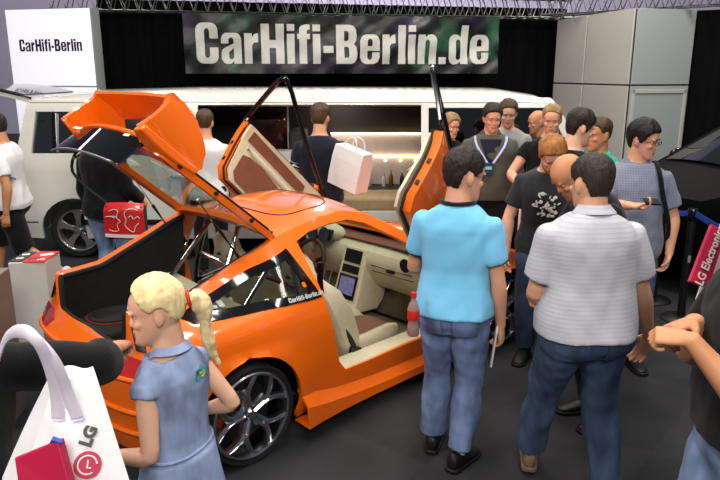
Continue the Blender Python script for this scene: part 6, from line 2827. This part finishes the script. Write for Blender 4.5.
# 8 woman in black behind the raised near door
l8, h8 = at_head(449, 112, 6.75)
p8 = Person('fair-haired woman in a black top standing in front of the limousine', l8, 192, h8, girth=0.92, female=True, bend=2, head=(16, 12, 0))
sh = p8.shirt(M_blackc, hem=0.86, sleeve=0.6, seed=81)
c_, R_ = p8.spine(1.33)
m = MB()
m.box((c_ + R_ @ V((-0.02, 0.172, -0.02))) * p8.S, (0.10, 0.006, 0.018))
m.build('chest_print', M_white_t, sh, smooth=False)
p8.trousers(M_blackd, seed=82, leg_ease=0.012)
p8.shoes(M_shoeb, M_shoeb)
p8.hair(dict(front=0.186, temple=0.15, burn=0.105, nape=0.02, t=0.015, top=0.018), H_BLD, 11)
m = MB()
m.capsule([p8.HM @ V((0, -0.10, 0.14)), p8.HM @ V((0, -0.13, 0.09)), p8.HM @ V((0, -0.12, 0.0))], [0.028, 0.03, 0.012], 12)
m.build('hair_knot', H_BLD, p8.root)

# 9 fair man in black top
l9, h9 = at_head(553, 102, 6.0)
p9 = Person('fair cropped-haired man in a black sleeveless top, blue wristband, holding a bag', l9, 168, h9, girth=1.08, bend=4, head=(-6, 14, 0),
            arms={'R': dict(t=tl(l9, 168, h9, at_depth(520, 186, 5.9)), hint=(0.6, -1, 0), curl=0.7), 'L': dict(u=(-0.25, 0.1, -1), f=(0.3, 0.6, -0.7))})
p9.shirt(M_blackc, hem=0.84, sleeve=0.42, seed=91)
p9.trousers(cloth('shorts_dark', (40, 40, 46)), t1=0.52, seed=92, name='shorts')
p9.shoes(M_shoew, M_lsole)
p9.hair(dict(front=0.194, nape=0.05, t=0.006, top=0.010), H_BLD, 12)
sh_, el_, wr_, d_, *_ = p9.J['R']
m = MB()
m.tube([(wr_ - d_ * q) * p9.S for q in (0.022, 0.0)], 0.037, 18)
m.build('wristband', mat('band_blue', (58, 84, 150), rough=0.6), p9.root)
wb = p9.wrist_world('R', 0.09)
bg_ = empty('carrier_bag', (wb.x, wb.y, wb.z - 0.42), math.radians(60))
tag(bg_, 'dark carrier bag with a pale edge hanging from the hand with blue wristband', 'bag')
m = MB()
m.loft([[V((x, y, z)) for x, y in ((-0.13 * q, -0.035), (0.13 * q, -0.035), (0.13 * q, 0.035), (-0.13 * q, 0.035))] for z, q in ((0, 0.95), (0.15, 1.0), (0.30, 0.98))])
b0 = m.build('bag_body', M_blackc, bg_, smooth=False, bevel=0.006)
m = MB()
m.tube(spline([(-0.02, 0, 0.42), (-0.09, 0, 0.36), (-0.128, 0.0, 0.28), (-0.137, 0, 0.12), (-0.128, 0, 0.0)], 5), 0.011, 8)
m.build('bag_edge', M_white_t, b0)
m = MB()
m.tube(spline([(0.10, 0, 0.30), (0.05, 0, 0.38), (0.0, 0, 0.42), (-0.04, 0, 0.40)], 5), 0.006, 8)
m.build('bag_handle', M_blackc, bg_)

# 10 bald man further behind
l10, h10 = at_head(541, 109, 6.9)
p10 = Person('bald man in dark clothes half hidden behind the fair man in black', l10, 120, h10, girth=1.05, skin=SK_T, head=(-20, 12, 0))
p10.shirt(M_charc, hem=0.84, sleeve=1.8, seed=101)
p10.trousers(M_blackd, seed=102)
p10.shoes(M_shoew, M_lsole)

# 11 dark-haired man in profile
l11, h11 = at_head(571, 108, 4.95)
p11 = Person('dark-haired man in profile facing right with open mouth, black and white top', l11, -78, h11, girth=1.10, bend=6, head=(-4, 12, 0), skin=SK_P,
             arms={'R': dict(u=(0.2, 0.15, -1), f=(0, 0.6, -0.8)), 'L': dict(u=(-0.2, 0.15, -1), f=(0, 0.6, -0.8))}, nose=1.15)
sh = p11.shirt(M_blackc, hem=0.84, sleeve=0.66, seed=111)
m = MB()
c_, R_ = p11.spine(1.42)
m.tube([(c_ + R_ @ V((0.125 * math.sin(math.radians(a)), 0.10 * math.cos(math.radians(a)) + 0.0, 0.0 - 0.03 * math.cos(math.radians(a))))) * p11.S for a in range(-100, 101, 20)], 0.016, 8)
m.build('yoke_trim', M_white_t, sh)
p11.trousers(M_jean_dk, seed=112)
p11.shoes(M_shoeb, M_shoeb)
p11.hair(dict(front=0.186, temple=0.160, burn=0.09, nape=0.03, t=0.014, top=0.024), H_DK, 13)

# 12 ginger man looking down
l12, h12 = at_head(553, 133, 4.6)
p12 = Person('ginger-haired bearded man looking down in a charcoal tee with a white print', l12, 158, h12 * 1.03, girth=1.10, bend=12, head=(16, 34, 0), skin=SK_P,
             arms={'R': dict(u=(0.34, 0.05, -1), f=(-0.02, 0.16, -1), curl=0.4), 'L': dict(u=(-0.3, 0.2, -1), f=(0.4, 0.8, -0.2))})
sh = p12.shirt(M_charc, hem=0.84, sleeve=0.66, seed=121)
M_print = mat('print_white', (206, 206, 196), rough=0.8, var=0.1)
rng = random.Random(5)
m = MB()
for k in range(46):
    a, r_ = rng.uniform(0, 6.28), 0.085 * rng.random() ** 0.6
    q = p12.surf(-3 + math.degrees(r_ * math.cos(a) / 0.17) * 0.8, 1.25 + r_ * math.sin(a) * 1.15, 0.0205)
    m.ellipsoid(q, (rng.uniform(0.004, 0.016), 0.003, rng.uniform(0.004, 0.016)), 6, 5, (0, rng.uniform(-1, 1), 0))
m.build('chest_print', M_print, sh)['kind'] = 'stuff'
p12.trousers(M_jean_dk, seed=122)
p12.shoes(M_shoeb, M_shoeb)
p12.hair(dict(front=0.186, temple=0.165, burn=0.10, nape=0.035, t=0.014, top=0.024), H_GI, 14)
t = MB()
t.loft([[V(((w_ + 0.004) * math.sin(math.radians(a)), (0.012 + (f_ - 0.008) * max(0.0, math.cos(math.radians(a))) ** 0.8), z)) for a in range(-92, 93, 12)] + [V((0, 0.03, z))] for z, w_, f_ in ((-0.002, 0.030, 0.092), (0.012, 0.046, 0.102), (0.030, 0.056, 0.099), (0.040, 0.060, 0.094))])
t.xform(p12.HM).build('beard', H_GI, p12.body)

# 13 bald tanned head between the ginger man and the polo
p13 = Person('tanned bald man bending forward between the ginger man and the grey polo', (1.46, 3.76), 104, 1.76, girth=0.92, skin=SK_T, bend=37, head=(0, 6, 0),
             arms={'R': dict(u=(0.1, 0.6, -1), f=(-0.05, 0.3, -1)), 'L': dict(u=(-0.1, 0.6, -1), f=(0.05, 0.3, -1))})
p13.shirt(M_blackd, hem=0.84, sleeve=1.7, seed=131)
p13.trousers(M_blackd, seed=132)
p13.shoes(M_shoeb, M_shoeb)

# 14 youth in teal
l14, h14 = at_head(606, 120, 5.55)
p14 = Person('youth with short brown hair in a teal tee looking to the left', l14, 118, h14, girth=1.02, skin=SK_T, bend=8, head=(-6, -2, 0), headscale=1.12)
p14.shirt(M_teal, hem=0.84, sleeve=0.62, seed=141, neck=1.475)
p14.trousers(M_jean_dk, seed=142)
p14.shoes(M_shoew, M_lsole)
p14.hair(dict(front=0.190, temple=0.178, burn=0.13, nape=0.07, t=0.006, top=0.018), H_BR, 15)

# 15 man with glasses and phone
l15, h15 = at_head(641, 119, 4.5)
ph_ = at_depth(640, 208, 4.2)
p15 = Person('man with glasses in a blue checked short-sleeved shirt looking right, phone in hand', l15, 176, h15, girth=1.10, belly=0.03, twist=-6, head=(56, 12, 0), skin=SK, voxel=0.007,
             arms={'R': dict(t=tl(l15, 176, h15, ph_ + V((-0.05, 0.02, 0.01))), hint=(0.8, -0.8, -0.4), h=(-0.9, 0.45, 0.05), n=(0, 0.3, 1), curl=0.7),
                   'L': dict(u=(-0.36, 0.05, -1), f=(0.10, 0.25, -1), h=(0.3, 0.2, -1), curl=0.6)})
sh = p15.shirt(M_check, hem=0.80, sleeve=0.74, ease=0.024, slv_ease=0.026, seed=151)
p15.collar(M_check, sh)
p15.trousers(M_jean_dk, seed=152)
p15.shoes(M_shoeb, M_shoeb)
p15.hair(dict(front=0.180, temple=0.160, burn=0.10, nape=0.035, t=0.016, top=0.026), hair_mat('hair_black', (24, 19, 17)), 16)
g = MB()
for s in (-1, 1):
    g.tube([(s * 0.031 + 0.022 * math.cos(2 * PI * k / 16), 0.106, 0.117 + 0.014 * math.sin(2 * PI * k / 16)) for k in range(16)], 0.0022, 6, closed=True)
    g.tube([(s * 0.053, 0.106, 0.122), (s * 0.078, 0.07, 0.122), (s * 0.084, -0.01, 0.122)], 0.0022, 6)
g.tube([(-0.009, 0.107, 0.119), (0.009, 0.107, 0.119)], 0.0022, 6)
g.xform(p15.HM).build('spectacles', M_black, p15.root)
m = MB()
pts = []
c1_, R1_ = p15.spine(1.43)
c2_, R2_ = p15.spine(0.92)
for q in ((c1_, R1_, (-0.10, -0.10, -0.02)), (c1_, R1_, (-0.115, 0.0, 0.045)), (c1_, R1_, (-0.125, 0.125, -0.03)), (c1_, R1_, (-0.15, 0.15, -0.16)), (c2_, R2_, (-0.20, 0.14, 0.15)), (c2_, R2_, (-0.235, 0.05, 0.0))):
    pts.append((q[0] + q[1] @ V(q[2])) * p15.S)
m.tube(spline(pts, 5), 0.016, 6, flat=0.3)
m.build('shoulder_strap', M_blackc, p15.root)
wp = p15.wrist_world('R', 0.085)
phn = empty('phone', (wp.x + 0.02, wp.y - 0.01, wp.z + 0.012), 0.3)
tag(phn, 'black phone in the right hand of the man with glasses', 'phone')
m = MB()
m.box((0.01, 0, 0), (0.125, 0.062, 0.010), (0.5, 0.1, 0))
m.build('phone_case', M_blackgloss, phn, bevel=0.004)
m = MB()
m.box((0.01, -0.004, 0.006), (0.105, 0.052, 0.002), (0.5, 0.1, 0))
m.build('phone_screen', M_screen if False else M_black, phn, smooth=False)

# 16 man at the limousine with the white bag
l16, h16 = at_head(319, 103, 6.2)
p16 = Person('man in a dark navy tee with his back to us at the limousine opening', l16, -6, h16, girth=1.08, bend=3, head=(-8, 8, 0),
             arms={'R': dict(u=(0.30, 0.05, -1), f=(-0.15, 0.95, -0.30), curl=0.7, n=(-0.5, 0, -1)), 'L': dict(u=(-0.25, 0.02, -1), f=(-0.02, 0.2, -1))})
sh = p16.shirt(cloth('tee_navy', (26, 28, 40)), hem=0.86, sleeve=0.70, seed=161, slv_ease=0.024)
e_ = p16.sleeve_end['L']
d_ = (e_[1] - e_[0]).normalized()
m = MB()
m.tube([(e_[1] + d_ * q) * p16.S for q in (-0.055, -0.02)], (e_[2] + 0.003) * p16.S, 18)
m.build('sleeve_band', mat('band_white', (196, 206, 196), rough=0.8), sh)
p16.trousers(M_jean_mid, seed=162)
p16.shoes(M_shoeb, M_lsole)
p16.hair(dict(front=0.19, nape=0.04, t=0.010, top=0.020), H_BR, 17)


def paper_bag(name, label, M, w, d, h, material, handle, sag=0.0, cat='bag'):
    r = bpy.data.objects.new(name, None)
    COL.objects.link(r)
    r.matrix_basis = M
    tag(r, label, cat)
    m_ = MB()
    ring = lambda z, q, b: [V((x, y, z)) for x, y in ((-w / 2 * q, -d / 2 * b), (0, -d / 2 * b * 1.06), (w / 2 * q, -d / 2 * b), (w / 2 * q * 0.985, 0), (w / 2 * q, d / 2 * b), (0, d / 2 * b * 1.06), (-w / 2 * q, d / 2 * b), (-w / 2 * q * 0.985, 0))]
    m_.loft([ring(0, 1.0, 1.0), ring(h * 0.3, 1.0, 1.03), ring(h * 0.7, 1.0, 0.95), ring(h, 0.995, 0.75)])
    b_ = m_.build('bag_body', material, r, smooth=False, bevel=0.004)
    for s in (-1, 1):
        m_ = MB()
        m_.tube(spline([(-w * 0.22, s * d * 0.36, h - 0.02), (-w * 0.16, s * d * 0.30, h + 0.07), (0, s * d * 0.16, h + 0.10), (w * 0.16, s * d * 0.30, h + 0.07), (w * 0.22, s * d * 0.36, h - 0.02)], 5), 0.006, 8)
        m_.build('bag_handle', handle, r)
    return r


bp = at_depth(347, 187, 6.02)
paper_bag('carrier_bag', 'large plain white carrier bag on the arm of the man at the limousine',
          Matrix.Translation(bp) @ Matrix.Rotation(math.radians(-40), 4, 'Z') @ Matrix.Rotation(math.radians(14), 4, 'Y'), 0.34, 0.17, 0.36, M_white_t, M_white_t)

# 17 man behind the spoiler
l17, h17 = at_head(204, 109, 6.55)
p17 = Person('brown-haired man in a white top behind the raised orange spoiler', l17, 8, h17, girth=1.02, head=(-4, 6, 0))
p17.shirt(M_white_t, hem=0.86, sleeve=0.7, seed=171)
p17.trousers(M_blackd, seed=172)
p17.shoes(M_shoeb, M_shoeb)
p17.hair(dict(front=0.19, nape=0.05, t=0.008, top=0.014), H_BR, 18)

# 18 walking man at the left edge
l18, h18 = at_head(0, 107, 6.2)
p18 = Person('man in a white tee and black shorts walking past the limousine at left edge', l18, 95, h18, girth=1.08, bend=5, head=(0, 8, 0), skin=SK_T,
             arms={'L': dict(u=(-0.2, -0.30, -1), f=(-0.02, 0.15, -1)), 'R': dict(u=(0.2, 0.35, -1), f=(0.0, 0.5, -1))},
             feet={'R': dict(a=(0.08, 0.26, 0.085), yaw=0), 'L': dict(a=(-0.09, -0.42, 0.20), yaw=0, pitch=40)}, drop=0.04)
sh = p18.shirt(M_white_t, hem=0.86, sleeve=0.68, seed=181, wrinkle=0.006)
c_, R_ = p18.spine(1.2)
m = MB()
m.tube(spline([(c_ + R_ @ V(q)) * p18.S for q in ((-0.20, 0.06, 0.06), (-0.205, -0.02, 0.0), (-0.15, -0.125, -0.06))], 5), 0.020, 6, flat=0.25)
m.build('back_print', mat('print_darkgrey', (60, 62, 66), rough=0.8), sh)
p18.trousers(M_blackc, t1=0.56, seed=182, name='shorts', leg_ease=0.035)
p18.shoes(M_shoew, M_lsole)
p18.hair(dict(front=0.19, nape=0.04, t=0.010, top=0.018), H_DK, 19)

# 19 person in black with the red shoulder bag
l19 = (at_z(112, 300, 0).x + 0.03, 6.0)
p19 = Person('person in black with a red shoulder bag standing behind the open tailgate', l19, -15, 1.72, girth=1.06, head=(-10, 6, 0),
             arms={'R': dict(u=(0.22, 0.1, -1), f=(0, 0.7, -0.5)), 'L': dict(u=(-0.24, 0.05, -1), f=(-0.02, 0.5, -0.8))})
p19.shirt(M_blackc, hem=0.82, sleeve=1.8, ease=0.024, slv_ease=0.024, seed=191)
p19.trousers(M_jean_lt, seed=192)
p19.shoes(M_shoew, M_lsole)
p19.hair(dict(front=0.19, t=0.012, top=0.018), H_DK, 20)
bw = at_depth(127, 218, 5.75)
rb = empty('shoulder_bag', (bw.x, bw.y, bw.z - 0.18), math.radians(-8))
tag(rb, 'red shoulder bag with white line drawing of two faces and a white strip', 'bag')
M_bagred = mat('bag_red', (196, 34, 34), rough=0.3, coat=0.5)
m = MB()
m.loft([[V((x, y, z)) for x, y in ((-0.17, -0.05), (0.17, -0.05), (0.165, 0.05), (-0.165, 0.05))] for z in (0.0, 0.29)])
m.build('bag_body', M_blackc, rb, smooth=False, bevel=0.012)
m = MB()
rows = []
for z in np.linspace(0.02, 0.31, 10):
    t_ = (z - 0.02) / 0.29
    rows.append([V((x * (0.185 - 0.012 * t_ ** 3), -0.058 - 0.018 * (1 - x * x) + (0.05 * max(0, t_ - 0.85) / 0.15), z + 0.012 * (1 - x * x) * t_)) for x in np.linspace(-1, 1, 13)])
m.grid(rows)
fl_ = m.build('bag_flap', M_bagred, rb, solid=0.006)


def flap_pt(u, v):
    x = u / 0.185
    return V((u, -0.066 - 0.018 * (1 - x * x), 0.02 + 0.29 * v))


faces = [[(-0.12, 0.80), (-0.06, 0.86), (-0.035, 0.80), (-0.05, 0.62), (-0.02, 0.50), (-0.045, 0.44), (-0.05, 0.34), (-0.04, 0.24), (-0.08, 0.20), (-0.13, 0.24)],
         [(0.14, 0.84), (0.07, 0.90), (0.02, 0.74), (0.035, 0.56), (0.02, 0.42), (0.04, 0.30), (0.09, 0.20), (0.11, 0.36), (0.14, 0.46)],
         [(-0.16, 0.62), (-0.10, 0.64), (-0.08, 0.60), (-0.06, 0.64), (-0.09, 0.66)], [(0.05, 0.62), (0.08, 0.68), (0.10, 0.58), (0.13, 0.66), (0.15, 0.60)]]
for f_ in faces:
    m = MB()
    m.tube(spline([flap_pt(u, v) for u, v in f_], 4), 0.0032, 6)
    m.build('line_drawing', M_paper, fl_)
m = MB()
m.grid([[flap_pt(u, v) + V((0, 0.002, 0)) for u in np.linspace(-0.178, 0.178, 9)] for v in (0.01, 0.11)])
m.build('lettering_strip', M_paper, fl_, solid=0.003)
m = MB()
c_, R_ = p19.spine(1.44)
m.tube(spline([rb.matrix_basis.inverted() @ q for q in (bw + V((-0.16, 0.06, 0.10)), p19.to_world((-0.20, -0.16, 1.25)), p19.to_world((-0.13, -0.07, 1.51)), p19.to_world((-0.10, 0.12, 1.46)))], 6), 0.016, 6, flat=0.3)
m.build('bag_strap', M_blackc, rb)

# ---- foreground bags -------------------------------------------------------
M_bagw = mat('bag_white', (226, 224, 226), rough=0.45, var=0.02, bump=0.3, bscale=6)
M_crim = mat('crimson_print', (178, 22, 66), rough=0.4)


def quad_bag(name, label, corners, depth_v, material):
    """bag whose front face has the 4 given world corners (bl, br, tr, tl); depth_v pushes to the back face"""
    base = (corners[0] + corners[1]) / 2
    r = empty(name, base)
    tag(r, label, 'bag')
    c = [q - base for q in corners]
    nx, ny = 8, 10
    m_ = MB()
    fr, bk_ = [], []
    for j in range(ny + 1):
        v = j / ny
        rowf, rowb = [], []
        for i in range(nx + 1):
            u = i / nx
            p = (c[0] * (1 - u) + c[1] * u) * (1 - v) + (c[3] * (1 - u) + c[2] * u) * v
            th = 0.5 * (1 - 0.55 * v)
            bul = 0.018 * math.sin(PI * u) * math.sin(PI * v) + 0.006 * math.sin(9 * u + 4 * v)
            rowf.append(p - depth_v * (th - 0.5) * -0.0 - depth_v.normalized() * bul)
            rowb.append(p + depth_v * (0.35 + 0.65 * (1 - v)) + depth_v.normalized() * bul)
        fr.append(rowf)
        bk_.append(rowb)
    rings = [f + list(reversed(b)) for f, b in zip(fr, bk_)]
    m_.loft(rings)
    body_ = m_.build('bag_body', material, r)
    return r, body_, c, base


# white bag of the person in black, lower left
dv = V((-0.06, 0.10, 0.03))
cs = [at_depth(14, 476, 1.40), at_depth(134, 492, 1.46), at_depth(100, 380, 1.52), at_depth(60, 376, 1.47)]
r_, b_, c_, base = quad_bag('carrier_bag', 'white carrier bag with crimson round logo slung on the person in black', [at_depth(8, 520, 1.36), at_depth(142, 520, 1.44), at_depth(97, 378, 1.50), at_depth(56, 378, 1.44)], dv, M_bagw)


def on_face(c, u, v, lift=0.022):
    p = (c[0] * (1 - u) + c[1] * u) * (1 - v) + (c[3] * (1 - u) + c[2] * u) * v
    n = (c[1] - c[0]).cross(c[3] - c[0]).normalized()
    if n.dot(V((0, 0, CAM_H)) - base) < 0:
        n = -n
    return p + n * lift, n


pp, nn = on_face(c_, 0.615, 0.385)
xa = (c_[1] - c_[0]).normalized()
ya = nn.cross(xa).normalized()
m = MB()
m.add([pp + (xa * math.cos(2 * PI * k / 32) + ya * math.sin(2 * PI * k / 32)) * 0.028 for k in range(32)] + [pp + nn * 0.002 + (xa * math.cos(2 * PI * k / 32) + ya * math.sin(2 * PI * k / 32)) * 0.028 for k in range(32)],
      [tuple(range(32, 64))] + [(k, (k + 1) % 32, 32 + (k + 1) % 32, 32 + k) for k in range(32)])
m.build('round_logo', M_crim, b_, smooth=False)
m = MB()
m.tube([pp + nn * 0.003 + (xa * math.cos(a) + ya * math.sin(a)) * 0.019 for a in np.linspace(0.2, 5.4, 20)], 0.0018, 6)
m.tube([pp + nn * 0.003 + ya * 0.010, pp + nn * 0.003 - ya * 0.006, pp + nn * 0.003 - ya * 0.006 + xa * 0.008], 0.0018, 6)
m.build('logo_lines', M_paper, b_)
yt = (at_depth(100, 440, 1.46) - at_depth(88, 470, 1.46)).normalized()
pt_, n2 = on_face(c_, 0.66, 0.585)
text_mesh('LG', 0.034, plane_matrix(pt_ + nn * 0.003, (xa * 0.25 + ya * 0.97), (-xa * 0.97 + ya * 0.25)), 'lettering', mat('print_grey_dark', (70, 70, 74), rough=0.6), b_, bold=0.002)
# crimson panel at the lower left and a blue corner inside
m = MB()
q4 = [at_depth(14, 458, 1.33), at_depth(58, 440, 1.335), at_depth(74, 500, 1.33), at_depth(22, 512, 1.32)]
nb = (q4[1] - q4[0]).cross(q4[3] - q4[0]).normalized()
if nb.dot(V((0, 0, CAM_H)) - q4[0]) > 0:
    nb = -nb
base2 = r_.location
m.add([q - base2 for q in q4] + [q - base2 + nb * 0.03 for q in q4], [(0, 1, 2, 3), (7, 6, 5, 4), (1, 0, 4, 5), (2, 1, 5, 6), (3, 2, 6, 7), (0, 3, 7, 4)])
m.build('crimson_panel', M_crim, r_, smooth=False, bevel=0.003)
m = MB()
mm_ = at_depth(54, 446, 1.345) - base2
m.box(mm_, (0.02, 0.01, 0.04), (0.3, 0.5, 0.2))
m.build('blue_leaflet', mat('leaflet_blue', (40, 70, 170), rough=0.5), r_, smooth=False)
for off in (0.0, 0.022):
    m = MB()
    pts = [at_depth(58 + off * 900, 420, 1.42), at_depth(56 + off * 500, 392, 1.40), at_depth(48 + off * 300, 362, 1.36), at_depth(36, 340, 1.33 + off), at_depth(22, 331, 1.36 + off), at_depth(6, 338, 1.46 + off), at_depth(-6, 372, 1.52)]
    m.tube(spline([q - base2 for q in pts], 6), 0.014, 8, flat=0.35, up=V((0, 1, 0)))
    m.build('bag_handle', mat('bag_strap_white', (222, 214, 230), rough=0.5), r_)

# white and crimson bag behind the man at the right edge
dv = V((0.05, 0.09, 0.0))
cs = [at_depth(694, 306, 2.36), at_depth(740, 326, 2.36), at_depth(744, 236, 2.42), at_depth(722, 226, 2.42)]
r2, b2, c2, base3 = quad_bag('carrier_bag', 'white bag with a crimson lettered side at the right edge', cs, dv, M_bagw)
q4 = [at_depth(690, 281, 2.31), at_depth(709, 287, 2.31), at_depth(727, 232, 2.37), at_depth(712, 224, 2.37)]
nb = (q4[1] - q4[0]).cross(q4[3] - q4[0]).normalized()
if nb.dot(V((0, 0, CAM_H)) - q4[0]) < 0:
    nb = -nb
m = MB()
m.add([q - base3 for q in q4] + [q - base3 - nb * 0.02 for q in q4], [(0, 1, 2, 3), (7, 6, 5, 4), (1, 0, 4, 5), (2, 1, 5, 6), (3, 2, 6, 7), (0, 3, 7, 4)])
cp2 = m.build('crimson_panel', M_crim, r2, smooth=False, bevel=0.002)
ctr = (q4[0] + q4[1] + q4[2] + q4[3]) / 4 - base3 + nb * 0.004
xd = (q4[3] - q4[0]).normalized()
for q in (0.0, 0.05):
    m = MB()
    shw = p5.to_world(p5.J['R'][0]) + V((0.0, 0.02, 0.075)) - base3
    m.tube(spline([cs[3] - base3 + dv * (q * 8), lerp(cs[3] - base3, shw, 0.6) + V((0, 0.02 + q, 0.03)), shw + V((0.0, -0.03 + q * 0.3, 0.012)), lerp(cs[2] - base3, shw, 0.5) + V((0.03, 0.03 + q, 0.0)), cs[2] - base3 + dv * (q * 8)], 6), 0.007, 8)
    m.build('bag_handle', mat('bag_strap_white', (222, 214, 230), rough=0.5), r2)
text_mesh('LG Electronics', 0.040, plane_matrix(ctr, xd, nb.cross(xd)), 'lettering', M_textw, cp2, bold=0.0008)
# ================================================================ LIGHT
world = bpy.data.worlds.new('world')
scene.world = world
world.use_nodes = True
bg = world.node_tree.nodes['Background']
bg.inputs['Color'].default_value = (0.80, 0.86, 1.0, 1)
bg.inputs['Strength'].default_value = 0.16


def area(name, loc, size, energy, target=None, color=(1, 0.95, 0.88), sy=None):
    L = bpy.data.lights.new(name, 'AREA')
    L.shape = 'RECTANGLE'
    L.size = size
    L.size_y = sy or size
    L.energy = energy
    L.color = color
    o = bpy.data.objects.new(name, L)
    o.location = loc
    t = V(target) if target else V((loc[0], loc[1], 0))
    o.rotation_euler = (t - V(loc)).to_track_quat('-Z', 'Y').to_euler()
    COL.objects.link(o)
    return o


LK = 0.75
for i, (x, y) in enumerate(((-3.2, 2.2), (0.0, 2.2), (3.2, 2.2), (-3.2, 6.0), (0.0, 6.0), (3.2, 6.0))):
    area('hall_and_fill_lamp', (x, y, 6.6), 0.7, 172 * LK, sy=2.2)
area('hall_and_fill_lamp', (0.5, -2.6, 4.6), 1.6, 330 * LK, target=(0, 4, 0.8))
area('limousine_fill', (-0.3, 8.5, 1.70), 0.5, 9, target=(-0.3, 8.9, 1.0), color=(1, 0.88, 0.72))  # added fill inside the cabin, brightens the bar back wall
area('hall_and_fill_lamp', (-4.5, 0.0, 5.0), 1.2, 160 * LK, target=(-1.5, 4, 0.8))
area('hall_and_fill_lamp', (0, 18.0, 9.0), 6.0, 1500 * LK, target=(0, 24, 5), color=(0.93, 0.9, 1))
area('hall_and_fill_lamp', (3.4, 8.4, 6.2), 0.8, 270 * LK, target=(3.9, 10.8, 1.8), sy=1.6)  # added fill, not a hall fitting: brightens the grey wall panels
area('hall_and_fill_lamp', (-1.0, 8.6, 6.4), 0.8, 50 * LK, target=(-0.5, 11.0, 2.2), sy=1.6)  # second added fill for the stand's back, also catches banner and van roof
for i in range(5):
    area('hall_strip_lamp', (-12 + 6 * i, 17.5, 8.6), 0.5, 260 * LK, sy=5.0)
vs_ = scene.view_settings
scene.display_settings.display_device = 'sRGB'
vs_.view_transform = 'Standard'
vs_.look = 'None'
vs_.exposure = 0.0
vs_.gamma = 1.0
vs_.use_curve_mapping = False
